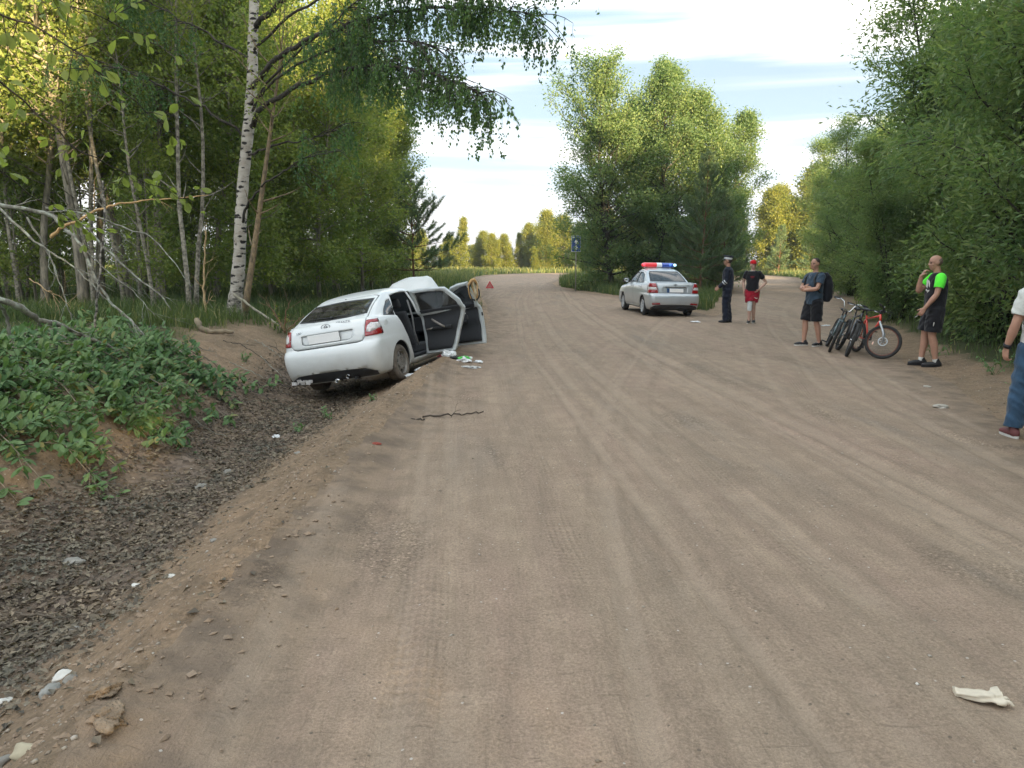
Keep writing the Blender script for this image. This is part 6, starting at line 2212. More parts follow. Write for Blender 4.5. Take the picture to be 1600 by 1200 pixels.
def hand(g, wrist, d, palm, thumb_dir, curl=0.5, s=1.0):
    """palm plus five separate bent fingers; d: along the hand, palm: the way the palm faces"""
    w = Vector(wrist); d = Vector(d).normalized(); p = Vector(palm); p = (p - d * p.dot(d)).normalized(); t = Vector(thumb_dir)
    t = (t - d * t.dot(d) - p * t.dot(p)).normalized()
    for k, o in enumerate((-0.028, -0.009, 0.009, 0.028)):
        limb(g, [w + t * o * 0.6 * s, w + d * 0.085 * s + t * o * s], [0.015 * s, 0.0135 * s], 8)
    ln = (0.060, 0.072, 0.078, 0.070)
    for k, o in enumerate((-0.030, -0.010, 0.010, 0.030)):
        a = w + d * 0.09 * s + t * o * s
        L = ln[k] * s
        c = curl * (1.15 - 0.12 * k)
        d1 = (d * math.cos(c * 0.6) + p * math.sin(c * 0.6)); d2 = (d * math.cos(c * 1.5) + p * math.sin(c * 1.5)); d3 = (d * math.cos(c * 2.2) + p * math.sin(c * 2.2))
        b = a + d1 * L * 0.42; c2 = b + d2 * L * 0.33; e = c2 + d3 * L * 0.28
        limb(g, [a, b, c2, e], [0.0100 * s, 0.0093 * s, 0.0086 * s, 0.0076 * s], 7)
    a = w + d * 0.025 * s + t * 0.026 * s
    b = a + (t * 0.75 + d * 0.65 + p * 0.3).normalized() * 0.042 * s
    c = b + (t * 0.25 + d * 0.9 + p * 0.4).normalized() * 0.034 * s
    limb(g, [a, b, c], [0.015 * s, 0.0115 * s, 0.0095 * s], 8)


def head(g, c, yaw=0.0, pitch=0.0, s=1.0):
    """skull, jaw, nose, brow, lips, ears; returns the matrix used"""
    M = Matrix.Translation(c) @ Matrix.Rotation(yaw, 4, 'Z') @ Matrix.Rotation(pitch, 4, 'X') @ Matrix.Scale(s, 4)
    h = Geo()
    h.ball((0, -0.012, 0.02), (0.076, 0.096, 0.092), 20, 14)
    h.ball((0, 0.022, -0.045), (0.058, 0.068, 0.068), 18, 12)
    h.ball((0, 0.045, -0.090), (0.034, 0.036, 0.026), 12, 8)
    h.ball((0, 0.060, 0.018), (0.052, 0.026, 0.014), 12, 8)
    limb(h, [(0, 0.082, 0.008), (0, 0.100, -0.024)], [0.009, 0.014], 8)
    for sx in (-1, 1):
        h.ball((sx * 0.011, 0.090, -0.030), (0.009, 0.010, 0.007), 8, 6)
        h.ball((sx * 0.040, 0.060, -0.028), (0.022, 0.022, 0.020), 10, 8)
        h.ball((sx * 0.078, -0.008, -0.006), (0.010, 0.020, 0.032), 10, 8)
    h.ball((0, 0.082, -0.060), (0.022, 0.011, 0.006), 10, 6)
    h.ball((0, 0.080, -0.070), (0.019, 0.010, 0.006), 10, 6)
    g.merge(h, M)
    return M


def face_bits(root, M, brow_mat):
    for sx in (-1, 1):
        Geo().ball((sx * 0.031, 0.0775, 0.000), (0.012, 0.008, 0.0065), 10, 6).xform(M).build('eye', MAT['eye'], root)
        g = Geo()
        limb(g, [(sx * 0.015, 0.088, 0.017), (sx * 0.033, 0.085, 0.022), (sx * 0.050, 0.072, 0.016)], [0.0035, 0.004, 0.003], 6)
        g.xform(M).build('eyebrow', brow_mat, root)
    g = Geo().ball((0, 0.0925, -0.0655), (0.019, 0.0035, 0.0022), 10, 5)
    g.xform(M).build('mouth', MAT['lips'], root)


MAT['lips'] = plain('lips', (0.24, 0.09, 0.08), 0.5)


def shoe(root, ankle, yaw, mat, sole=None, s=1.0, low=True, name='shoe'):
    x, y, z = ankle
    M = Matrix.Translation((x, y, z - 0.09)) @ Matrix.Rotation(yaw, 4, 'Z') @ Matrix.Scale(s, 4)
    g = Geo()
    g.ball((0, 0.055, 0.042), (0.046, 0.125, 0.040), 16, 10)
    g.ball((0.0, 0.13, 0.036), (0.046, 0.07, 0.032), 14, 8)
    limb(g, [(0, -0.03, 0.05), (0, -0.01, 0.10)], [0.048, 0.045], 12)
    g.ball((0, -0.045, 0.045), (0.040, 0.045, 0.045), 12, 8)
    g.xform(M)
    o = remesh(g, name, 0.011, mat, root, 2)
    if sole:
        h = Geo()
        a = np.linspace(0, 2 * np.pi, 25)[:-1]
        px = 0.046 * np.cos(a) * (1 + 0.12 * np.sin(a)); py = 0.052 + 0.145 * np.sin(a)
        V = np.concatenate([np.stack([px, py, 0 * a + 0.001], -1), np.stack([px * 1.03, py * 1.0, 0 * a + 0.024], -1)])
        h.add(V, [(k, (k + 1) % 24, 24 + (k + 1) % 24, 24 + k) for k in range(24)])
        h.add(np.concatenate([V[24:], [[0, 0.05, 0.024]]]), None, [(k, (k + 1) % 24, 24) for k in range(24)])
        h.xform(M).build('sole', sole, o)
    return o


def base_body(J, skin, voxel=0.0085, curlL=0.5, curlR=0.5, headless=False, heavy=1.0):
    g = Geo()
    w = heavy
    hz = J['hip_z']
    lx, ly = J.get('lean', (0, 0))
    sh = J['sh_z']
    loft(g, [(hz - 0.06, 0.135 * w, 0.10 * w), (hz + 0.06, 0.155 * w, 0.115 * w), (hz + 0.20, 0.135 * w, 0.105 * w * J.get('belly', 1), lx * .4, ly * .4 + 0.015 * (J.get('belly', 1) - 1)),
             (sh - 0.18, 0.165 * w, 0.115 * w, lx * .8, ly * .8), (sh - 0.05, 0.175 * w, 0.10 * w, lx, ly), (sh + 0.01, 0.13 * w, 0.08 * w, lx, ly), (sh + 0.045, 0.06, 0.06, lx, ly)])
    hc = Vector(J['head'])
    limb(g, [(lx, ly - 0.005, sh - 0.02), (lx * .6 + hc.x * .4, ly * .6 + (hc.y - 0.02) * .4, sh + 0.06), (hc.x, hc.y - 0.022, hc.z - 0.07)], [0.062 * w, 0.054 * w, 0.052 * w])
    M = head(g, hc, J.get('yaw', 0), J.get('pitch', 0), J.get('head_s', 1.0))
    for sd in ('L', 'R'):
        s_, e_, w_ = (Vector(J[k + sd]) for k in ('sh', 'el', 'wr'))
        limb(g, [s_, s_ * .5 + e_ * .5, e_, e_ * .65 + w_ * .35, w_], [0.055 * w, 0.046 * w, 0.039 * w, 0.041 * w, 0.027])
        hd, pm, th = J['hand' + sd]
        hand(g, w_, hd, pm, th, J.get('curl' + sd, 0.5), J.get('hs', 1.0))
        h_, k_, a_ = (Vector(J[k + sd]) for k in ('hip', 'kn', 'an'))
        limb(g, [h_, h_ * .5 + k_ * .5, k_, k_ * .7 + a_ * .3 + Vector((0, -0.012, 0)), a_ * .75 + k_ * .25, a_], [0.092 * w, 0.078 * w, 0.056 * w, 0.060 * w, 0.044, 0.038])
        f = Vector((-math.sin(J.get('toe' + sd, 0)), math.cos(J.get('toe' + sd, 0)), 0))
        limb(g, [a_ + Vector((0, 0, -0.03)), a_ + f * 0.13 + Vector((0, 0, -0.055))], [0.037, 0.030])
    return g, M


def shirt(J, w=1.0, sleeve=0.62, flare=0.0, hem=-0.04, full=False, coat=0.0):
    g = Geo()
    lx, ly = J.get('lean', (0, 0)); hz, sh = J['hip_z'], J['sh_z']
    c = coat
    b = J.get('belly', 1)
    loft(g, [(hz + hem, 0.168 * w + c, 0.128 * w + c + flare), (hz + 0.08, 0.170 * w + c, 0.130 * w + c + flare), (hz + 0.22, 0.158 * w + c, (0.122 * w + c) * b, lx * .4, ly * .4 + 0.02 * (b - 1)),
             (sh - 0.18, 0.182 * w + c, 0.130 * w + c, lx * .8, ly * .8), (sh - 0.05, 0.190 * w + c, 0.112 * w + c, lx, ly), (sh + 0.015, 0.145 * w + c, 0.092 * w, lx, ly), (sh + 0.045, 0.075, 0.075, lx, ly)])
    parts = {}
    for sd in ('L', 'R'):
        s_, e_, w_ = (Vector(J[k + sd]) for k in ('sh', 'el', 'wr'))
        a = Geo()
        if full:
            limb(a, [s_, s_ * .5 + e_ * .5, e_, e_ * .5 + w_ * .5, w_ - (w_ - e_).normalized() * 0.02], [0.073 * w + c, 0.066 * w, 0.058 * w, 0.054 * w, 0.047])
        else:
            end = s_ + (e_ - s_) * sleeve
            limb(a, [s_ * 1.0, s_ * .5 + end * .5, end], [0.070 * w, 0.068 * w, 0.064 * w])
        parts[sd] = a
    return g, parts


def trousers(J, w=1.0, length=1.0, r=(0.105, 0.092, 0.075, 0.07), top=0.02):
    """length 1 reaches the ankle, 0.5 the knee"""
    g = Geo()
    hz = J['hip_z']
    loft(g, [(hz - 0.10, 0.155 * w, 0.118 * w), (hz + 0.0, 0.156 * w, 0.116 * w), (hz + 0.06 + top, 0.140 * w, 0.104 * w)])
    for sd in ('L', 'R'):
        h_, k_, a_ = (Vector(J[k + sd]) for k in ('hip', 'kn', 'an'))
        if length > 0.6:
            e = a_ + (k_ - a_) * (1 - length) * 2
            limb(g, [h_, h_ * .5 + k_ * .5, k_, k_ * .5 + e * .5, e], [r[0] * w, r[1] * w, r[2] * w, (r[2] + r[3]) / 2 * w, r[3] * w])
        else:
            e = h_ + (k_ - h_) * length * 2
            limb(g, [h_, h_ * .5 + e * .5, e], [r[0] * w, r[1] * w, r[2] * w])
    return g


def flatten_hem(o, planes):
    """cut rounded garment ends off square: (point, normal) keeps the side the normal points away from"""
    bm = bmesh.new(); bm.from_mesh(o.data)
    for co, no, rad in planes:
        co, no = Vector(co), Vector(no)
        fs = [f for f in bm.faces if (f.calc_center_median() - co).length < rad]
        geom = list({v for f in fs for v in f.verts} | set()) + list({e for f in fs for e in f.edges}) + fs
        bmesh.ops.bisect_plane(bm, geom=geom, plane_co=co, plane_no=no, dist=1e-5)
        dele = [f for f in bm.faces if (f.calc_center_median() - co).length < rad and (f.calc_center_median() - co).dot(no) > 0]
        bmesh.ops.delete(bm, geom=dele, context='FACES')
    for f in bm.faces: f.smooth = True
    bm.to_mesh(o.data); bm.free()
    m = o.modifiers.new('thickness', 'SOLIDIFY'); m.thickness = 0.006; m.offset = -1


def square_hem(o, z):
    bm = bmesh.new(); bm.from_mesh(o.data)
    bmesh.ops.bisect_plane(bm, geom=bm.verts[:] + bm.edges[:] + bm.faces[:], plane_co=(0, 0, z), plane_no=(0, 0, 1), dist=1e-5)
    bmesh.ops.delete(bm, geom=[f for f in bm.faces if f.calc_center_median().z < z], context='FACES')
    for f in bm.faces: f.smooth = True
    bm.to_mesh(o.data); bm.free()


def hem_planes(J, length, sleeve, w=1.0, hem=-0.04, legs=True, arms=True):
    out = []
    for sd in ('L', 'R'):
        h_, k_, a_ = (Vector(J[k + sd]) for k in ('hip', 'kn', 'an'))
        s_, e_ = Vector(J['sh' + sd]), Vector(J['el' + sd])
        if legs:
            if length <= 0.6: e = h_ + (k_ - h_) * length * 2; d = (k_ - h_).normalized()
            else: e = a_ + (k_ - a_) * (1 - length) * 2; d = (a_ - k_).normalized()
            out.append((e, d, 0.13 * w))
        if arms: out.append((s_ + (e_ - s_) * sleeve, (e_ - s_).normalized(), 0.10 * w))
    return out


def std(hip_z=0.93, sh_z=1.44, x=0.19, stance=0.10, **kw):
    J = dict(hip_z=hip_z, sh_z=sh_z, head=(0, 0.03, sh_z + 0.215), lean=(0, 0),
             shL=(-x, 0, sh_z - 0.03), shR=(x, 0, sh_z - 0.03), elL=(-x - .05, -0.03, sh_z - .31), elR=(x + .05, -0.03, sh_z - .31),
             wrL=(-x - .04, 0.05, sh_z - .56), wrR=(x + .04, 0.05, sh_z - .56),
             handL=((0, .15, -1), (1, 0, 0), (0, 1, 0)), handR=((0, .15, -1), (-1, 0, 0), (0, 1, 0)),
             hipL=(-.09, 0, hip_z - .04), hipR=(.09, 0, hip_z - .04), knL=(-stance, .02, .50), knR=(stance, .02, .50), anL=(-stance - .01, -0.02, .09), anR=(stance + .01, -0.02, .09))
    J.update(kw)
    return J


def sleeve_piece(arm, name, mat, root, J, sd, sleeve, w=1.0):
    o = remesh(arm, name, 0.012, mat, root, 3)
    s_, e_ = Vector(J['sh' + sd]), Vector(J['el' + sd])
    flatten_hem(o, [(s_ + (e_ - s_) * sleeve, (e_ - s_).normalized(), 0.10 * w)])
    return o


def person(loc, rot, label, scale=1.0):
    r = empty('person', loc, (0, 0, R(rot)), label, 'person')
    r.scale = (scale,) * 3
    return r


NAVY = cloth('navy_uniform', (0.012, 0.016, 0.030), bump=0.6)
BLACKC = cloth('black_cotton', (0.012, 0.012, 0.015), bump=0.6)
MAT['sole_white'] = plain('white_sole', (0.55, 0.54, 0.50), 0.7)
MAT['shoe_black'] = plain('black_shoe', (0.016, 0.016, 0.018), 0.55, scale=20)
MAT['reflect'] = plain('reflective_stripe', (0.60, 0.63, 0.66), 0.3, metal=0.2)


def ring_band(p0, p1, r, mat, name, parent, n=20, wide=0.02):
    """a band round a limb at p0, axis towards p1"""
    p0, p1 = Vector(p0), Vector(p1)
    d = (p1 - p0).normalized()
    g = Geo().lathe([(r, -wide / 2), (r + 0.003, -wide / 2), (r + 0.003, wide / 2), (r, wide / 2)], n, 'z', closed=True)
    g.xform(Matrix.Translation(p0) @ d.to_track_quat('Z', 'Y').to_matrix().to_4x4())
    return g.build(name, mat, parent)


def officer():
    root = person((5.83, 20.3, float(ground_z(5.83, 20.3, False))), 70, 'police officer in dark navy uniform and white-banded peaked cap, standing in profile')
    J = std(elL=(-.23, .02, 1.13), wrL=(-.20, .20, .96), handL=((0.1, .6, -.5), (1, 0, -.3), (0, .6, .5)), elR=(.23, 0.02, 1.13), wrR=(.14, .22, 0.97), handR=((-.3, .6, -.4), (-1, 0, 0), (0, .5, .7)),
            knL=(-.09, .03, .5), knR=(.09, .0, .5), anL=(-.09, .0, .09), anR=(.10, -.06, .09), lean=(0, 0.0), head=(0, .03, 1.655), yaw=R(4), curlL=0.6, curlR=0.6, belly=1.1)
    g, M = base_body(J, None)
    remesh(g, 'body', 0.0085, MAT['skin'], root)
    face_bits(root, M, MAT['hair_dark'])
    s_, a_ = shirt(J, 1.02, full=True, hem=-0.03, coat=0.012)
    for k in a_.values(): s_.merge(k)
    jk = remesh(s_, 'jacket', 0.012, NAVY, root)
    remesh(trousers(J, 1.0, 0.97, (0.115, 0.105, 0.09, 0.088)), 'trousers', 0.012, NAVY, root)
    for sd in 'LR': shoe(root, J['an' + sd], 0.1 if sd == 'L' else -0.1, MAT['shoe_black'], MAT['shoe_black'])
    # collar
    Geo().lathe([(0.072, -0.02), (0.070, 0.03), (0.063, 0.03), (0.065, -0.02)], 20, 'z', (0, 0.005, 1.475), closed=True).build('collar', NAVY, jk)
    # two reflective stripes round each forearm
    for sd in 'LR':
        e_, w_ = Vector(J['el' + sd]), Vector(J['wr' + sd])
        for t in (0.12, 0.34): ring_band(e_ + (w_ - e_) * t, w_, 0.061, MAT['reflect'], 'reflective_stripe', jk, wide=0.028)
    # sleeve patch
    Geo().ball((-.252, 0.0, 1.33), (0.006, 0.034, 0.045), 12, 8).build('sleeve_patch', plain('patch', (0.10, 0.09, 0.06), 0.8), jk)
    # back of the head, cap
    h = Geo().ball((0, -0.030, 0.012), (0.078, 0.082, 0.080), 18, 12); h.xform(M).build('hair', MAT['hair_dark'], root)
    cap = empty('cap'); cap.parent = root
    T = M @ Matrix.Translation((0, -0.012, 0.055)) @ Matrix.Rotation(R(4), 4, 'X')
    Geo().lathe([(0.088, -0.012), (0.093, 0.0), (0.096, 0.045), (0.090, 0.046)], 26, 'z').xform(T @ Matrix.Diagonal((0.92, 1.14, 1, 1))).build('band', cloth('white_cap_band', (0.68, 0.70, 0.72), bump=0.1), cap)
    g = Geo().lathe([(0.094, 0.043), (0.118, 0.060), (0.125, 0.072), (0.110, 0.086), (0.06, 0.092), (0.001, 0.093)], 26, 'z').xform(T @ Matrix.Diagonal((0.92, 1.14, 1, 1)) @ Matrix.Rotation(R(5), 4, 'X'))
    g.build('crown', NAVY, cap)
    V, Q = [], []
    for i in range(13):
        a = R(35 + 110 * i / 12)
        for r, z in ((0.094, 0.0), (0.155 - 0.02 * abs(i - 6) / 6, -0.028)):
            V.append((math.cos(a) * r * 0.92, math.sin(a) * r * 1.14, z))
    Q = [(2 * i, 2 * i + 1, 2 * i + 3, 2 * i + 2) for i in range(12)]
    v = Geo(); v.add(V, Q); o = v.xform(T).build('visor', MAT['shoe_black'], cap)
    o.modifiers.new('t', 'SOLIDIFY').thickness = 0.005


def red_shorts_person():
    root = person((6.45, 20.15, float(ground_z(6.45, 20.15, False))), 158, 'person in red cap, black t-shirt and red shorts with a white bandaged knee', 0.945)
    J = std(x=0.17, elR=(.26, -.07, 1.15), wrR=(.22, .04, .93), handR=((0.1, .1, -1), (-1, 0, 0), (0, 1, 0)), elL=(-.36, -.10, 1.16), wrL=(-.20, .09, .97), handL=((.6, .25, -.7), (1, 0, 0), (0.3, 1, 0)),
            knL=(-.055, -0.03, .49), knR=(.035, .11, .50), anL=(-.07, -.12, .09), anR=(.04, .08, .09), yaw=R(28), head=(0, .03, 1.645), belly=1.12)
    g, M = base_body(J, None, heavy=1.0)
    remesh(g, 'body', 0.0085, MAT['skin_pale'], root)
    face_bits(root, M, MAT['hair_dark'])
    s_, a_ = shirt(J, 1.03, sleeve=0.55, hem=-0.03)
    for k in a_.values(): s_.merge(k)
    ts = remesh(s_, 't_shirt', 0.012, BLACKC, root)
    flatten_hem(ts, hem_planes(J, 0.5, 0.55, legs=False))
    square_hem(ts, J['hip_z'] + -0.015)
    red = cloth('red_shorts_cloth', (0.30, 0.012, 0.028))
    t = remesh(trousers(J, 1.03, 0.36, (0.118, 0.115, 0.112, 0.1), top=-0.03), 'shorts', 0.012, red, root)
    flatten_hem(t, hem_planes(J, 0.36, 0.5, arms=False, w=1.2))
    # knee bandage, collar ring, print, white flash on the shorts
    k_, a_ = Vector(J['knR']), Vector(J['anR'])
    g = Geo(); limb(g, [k_ + Vector((0, 0, .08)), k_, k_ + (a_ - k_) * 0.25], [0.068, 0.066, 0.066]); remesh(g, 'knee_bandage', 0.010, cloth('bandage', (0.62, 0.66, 0.66), bump=0.3), root)
    Geo().lathe([(0.083, 0.0), (0.090, 0.006), (0.086, 0.016), (0.079, 0.012)], 22, 'z', (0, 0.012, 1.468), closed=True).build('collar_trim', MAT['sole_white'], ts)
    a = np.linspace(-0.7, 0.7, 9)
    for z0, hh, sp in ((1.315, 0.016, 0.6), (1.285, 0.010, 0.4)):
        V = [(math.sin(t_) * sp * 0.145, 0.142 * math.cos(t_ * sp * .9) + 0.004, z0 + dz + 0.006 * math.cos(t_ * 3)) for t_ in a for dz in (-hh, hh)]
        g = Geo(); g.add(V, [(2 * i, 2 * i + 1, 2 * i + 3, 2 * i + 2) for i in range(8)])
        o = g.build('shirt_print', plain('dark_red_print', (0.16, 0.02, 0.03), 0.8), ts)
    g = Geo()
    limb(g, [(-.165, .098, .72), (-.14, .112, .705), (-.10, .118, .725), (-.075, .12, .742)], [0.006, 0.012, 0.009, 0.004], 6)
    g.build('white_flash', MAT['sole_white'], t)
    h = Geo().ball((0, -0.026, 0.010), (0.080, 0.088, 0.082), 18, 12); h.xform(M).build('hair', MAT['hair_dark'], root)
    capm = cloth('red_cap_cloth', (0.55, 0.012, 0.02), bump=0.2)
    g = Geo().lathe([(0.090, 0.0), (0.092, 0.03), (0.080, 0.075), (0.05, 0.10), (0.001, 0.108)], 24, 'z').xform(M @ Matrix.Translation((0, -0.010, 0.032)) @ Matrix.Diagonal((0.93, 1.13, 1, 1)))
    c = g.build('cap', capm, root)
    V = []
    for i in range(11):
        b = R(45 + 90 * i / 10)
        V += [(math.cos(b) * 0.082, math.sin(b) * 0.098 - 0.01, 0.036), (math.cos(b) * 0.085, 0.088 + math.sin(b) * 0.07, 0.024)]
    g = Geo(); g.add(V, [(2 * i, 2 * i + 1, 2 * i + 3, 2 * i + 2) for i in range(10)]); o = g.xform(M).build('cap_peak', plain('dark_cap_peak', (0.09, 0.01, 0.012), 0.8), c)
    o.modifiers.new('t', 'SOLIDIFY').thickness = 0.006
    for sd, y in (('L', 0.1), ('R', -0.05)): shoe(root, J['an' + sd], y, MAT['shoe_black'], MAT['sole_white'])


def backpack_man():
    root = person((5.95, 14.75, float(ground_z(5.95, 14.75, False))), 106, 'man in slate blue t-shirt and black shorts with arms folded, black backpack on his back', 0.975)
    J = std(elL=(-.245, .13, 1.17), wrL=(-.02, .245, 1.13), handL=((1, .05, .12), (0, -.6, .2), (0, .2, 1)), elR=(.245, .13, 1.16), wrR=(.03, .215, 1.20), handR=((-1, .0, -.15), (0, -1, 0), (0, .2, 1)),
            knL=(-.09, -.02, .49), knR=(.10, .10, .49), anL=(-.09, -.12, .09), anR=(.10, .10, .09), yaw=R(14), pitch=R(-3), curlL=0.4, curlR=0.4, belly=1.1, toeL=.2, toeR=-.3)
    g, M = base_body(J, None)
    remesh(g, 'body', 0.0085, MAT['skin'], root)
    face_bits(root, M, MAT['hair_dark'])
    s_, a_ = shirt(J, 1.04, sleeve=0.62, hem=-0.09)
    for k in a_.values(): s_.merge(k)
    ts = remesh(s_, 't_shirt', 0.012, cloth('slate_blue_cotton', (0.040, 0.066, 0.098), bump=0.7), root)
    flatten_hem(ts, hem_planes(J, 0.5, 0.62, legs=False))
    square_hem(ts, J['hip_z'] + -0.075)
    t = remesh(trousers(J, 1.05, 0.47, (0.115, 0.108, 0.10, 0.1)), 'shorts', 0.012, BLACKC, root)
    flatten_hem(t, hem_planes(J, 0.47, 0.5, arms=False, w=1.1))
    h = Geo().ball((0, -0.022, 0.034), (0.0785, 0.090, 0.084), 20, 14); h.xform(M).build('hair', MAT['hair_dark'], root)
    V = Geo(); limb(V, [(-.035, .118, 1.43), (0, .128, 1.36), (.035, .118, 1.43)], [0.006, 0.006, 0.006], 6); V.build('neck_placket', cloth('placket', (0.16, 0.19, 0.24)), ts)
    # backpack with straps
    bp = Geo(); loft(bp, [(.90, .14, .08, 0, -.225), (.98, .165, .12, 0, -.245), (1.22, .165, .125, 0, -.25), (1.40, .14, .095, 0, -.225), (1.48, .08, .05, 0, -.20)])
    bag = remesh(bp, 'backpack', 0.014, cloth('backpack_cloth', (0.012, 0.013, 0.018), scale=12), root)
    Geo().tube([(-.10, -.37, 1.05), (-.11, -.375, 1.25), (0, -.36, 1.34), (.11, -.375, 1.25), (.10, -.37, 1.05)], 0.006, 5).build('zip', MAT['black_plastic'], bag)
    for sx in (-1, 1):
        Geo().tube([(sx * .10, -.14, 1.42), (sx * .115, -.05, 1.485), (sx * .12, .06, 1.46), (sx * .135, .135, 1.36), (sx * .16, .125, 1.22), (sx * .175, .02, 1.10), (sx * .13, -.13, 1.04)], 0.017, 6).build('strap', MAT['black_plastic'], bag)
    for sd, y in (('L', 0.2), ('R', -0.3)):
        o = shoe(root, J['an' + sd], y, MAT['shoe_black'], MAT['sole_white'])
        a_ = Vector(J['an' + sd])
        g = Geo(); M2 = Matrix.Translation(a_ - Vector((0, 0, .09))) @ Matrix.Rotation(y, 4, 'Z')
        for yy in (0.06, 0.11): g.tube([(-0.046, yy - .02, 0.03), (0, yy, 0.088 - (yy - .06) * .3), (0.046, yy - .02, 0.03)], 0.005, 5)
        g.xform(M2).build('shoe_stripe', MAT['sole_white'], o)


def green_sleeve_man():
    root = person((6.70, 11.85, float(ground_z(6.7, 11.85, False))), 78, 'bald man in black t-shirt with lime green sleeves and black shorts, hand at his chin', 1.0)
    J = std(elL=(-.235, .06, 1.155), wrL=(-.19, .20, .935), handL=((.1, .45, -.8), (1, 0, -.2), (0, 1, .2)), elR=(.14, .22, 1.18), wrR=(.055, .215, 1.435), handR=((-.30, -.42, .9), (-.2, -1, 0), (-1, 0, .3)),
            knL=(-.09, .03, .50), knR=(.12, .07, .50), anL=(-.09, -.06, .09), anR=(.12, .09, .09), yaw=R(8), pitch=R(-6), lean=(0, -.01), head=(0, .05, 1.645), curlL=0.75, curlR=1.0, belly=1.18, toeR=0.1)
    g, M = base_body(J, None, heavy=1.04)
    remesh(g, 'body', 0.0085, MAT['skin'], root)
    face_bits(root, M, MAT['hair_grey'])
    h = Geo().ball((0, -0.030, 0.012), (0.0775, 0.083, 0.080), 20, 14); h.xform(M).build('hair', MAT['hair_grey'], root)
    s_, a_ = shirt(J, 1.06, sleeve=0.60, hem=-0.02)
    ts = remesh(s_, 't_shirt', 0.012, BLACKC, root)
    square_hem(ts, J['hip_z'] + 0.0)
    lime = cloth('lime_sleeve', (0.12, 0.90, 0.055), bump=0.3, var=0.1)
    for sd in 'LR':
        arm = Geo(); p, e = Vector(J['sh' + sd]), Vector(J['el' + sd]); end = p + (e - p) * .62
        limb(arm, [p + Vector((0.02 if sd == 'L' else -0.02, 0, .0)), p * .5 + end * .5, end], [0.081, 0.079, 0.072])
        sleeve_piece(arm, 'sleeve', lime, ts, J, sd, 0.60, 1.2)
    # pale print on the chest, towards the left of the body
    wm = MAT['sole_white']
    g = Geo()
    for (x0, z0), (x1, z1), w_ in (((-.02, 1.37), (-.085, 1.26), .012), ((.045, 1.38), (-.02, 1.24), .016), ((-.05, 1.20), (.03, 1.22), .018), ((-.09, 1.22), (-.03, 1.17), .014), ((.0, 1.30), (.06, 1.26), .012)):
        P = []
        for t_ in np.linspace(0, 1, 6):
            x, z = x0 + (x1 - x0) * t_, z0 + (z1 - z0) * t_
            P.append((x, (0.146 if z < 1.3 else 0.140) * math.sqrt(max(0.05, 1 - (x / .21) ** 2)) - 0.003 + J['lean'][1], z))
        g.tube(P, [w_ * .5] + [w_] * 4 + [w_ * .4], 6)
    g.build('shirt_print', wm, ts)
    t = remesh(trousers(J, 1.08, 0.42, (0.118, 0.114, 0.112, 0.1), top=-.01), 'shorts', 0.012, BLACKC, root)
    flatten_hem(t, hem_planes(J, 0.42, 0.5, arms=False, w=1.2))
    g = Geo().tube([(-.205, .05, .74), (-.21, .055, .70), (-.208, .06, .66)], [0.004, 0.008, 0.004], 5); g.build('shorts_mark', MAT['sole_white'], t)
    g = Geo().ball((-.208, -.02, .75), (.004, .014, .010), 8, 5); g.build('shorts_mark', plain('green_mark', (0.05, 0.32, 0.10), 0.8), t)
    for sd in 'LR':
        a_ = Vector(J['an' + sd]); k_ = Vector(J['kn' + sd])
        g = Geo(); limb(g, [a_, a_ + (k_ - a_) * 0.07], [0.044, 0.045]); remesh(g, 'sock', 0.010, cloth('white_sock', (0.55, 0.55, 0.52)), root)
        shoe(root, a_, 0.0 if sd == 'L' else 0.1, MAT['shoe_black'], MAT['shoe_black'], 1.05)
    w_ = Vector(J['wrL']) + Vector((.1, .45, -.8)).normalized() * 0.13 + Vector((.02, 0.01, 0))
    Geo().tube([w_, w_ + Vector((0, .05, -.03))], 0.004, 6).build('cigarette', MAT['sole_white'], root)


def jeans_man():
    root = person((5.02, 7.0, float(ground_z(5.02, 7.0, False))), -14, 'man in cream t-shirt and blue jeans with a dark watch, cut off by the frame', 0.97)
    J = std(elL=(-.265, -.02, 1.13), wrL=(-.29, .07, .885), handL=((0, .1, -1), (1, 0.3, 0), (0, 1, 0)), knL=(-.14, .04, .50), anL=(-.18, .0, .09), knR=(.12, -.02, .5), anR=(.13, -.05, .09), belly=1.25, curlL=0.8)
    g, M = base_body(J, None, heavy=1.07)
    remesh(g, 'body', 0.0085, MAT['skin'], root)
    face_bits(root, M, MAT['hair_dark'])
    h = Geo().ball((0, -0.026, 0.024), (0.0785, 0.090, 0.084), 20, 14); h.xform(M).build('hair', MAT['hair_dark'], root)
    s_, a_ = shirt(J, 1.12, sleeve=0.70, hem=-0.08)
    for k in a_.values(): s_.merge(k)
    ts = remesh(s_, 't_shirt', 0.012, cloth('cream_cotton', (0.58, 0.60, 0.56), bump=0.8), root)
    flatten_hem(ts, hem_planes(J, 0.5, 0.70, legs=False, w=1.2))
    square_hem(ts, J['hip_z'] + -0.065)
    t = remesh(trousers(J, 1.08, 0.985, (0.112, 0.098, 0.080, 0.074)), 'jeans', 0.012, cloth('blue_denim', (0.035, 0.075, 0.130), scale=5, var=0.35, bump=0.9), root)
    flatten_hem(t, hem_planes(J, 0.985, 0.5, arms=False, w=1.0))
    e_, w_ = Vector(J['elL']), Vector(J['wrL'])
    ring_band(w_ + (e_ - w_) * 0.10, e_, 0.034, MAT['black_plastic'], 'watch', root, wide=0.04)
    for sd in 'LR': shoe(root, J['an' + sd], 0.2 if sd == 'L' else -0.2, plain('maroon_shoe', (0.13, 0.04, 0.04), 0.7), MAT['sole_white'])


officer()
red_shorts_person()
backpack_man()
green_sleeve_man()
jeans_man()
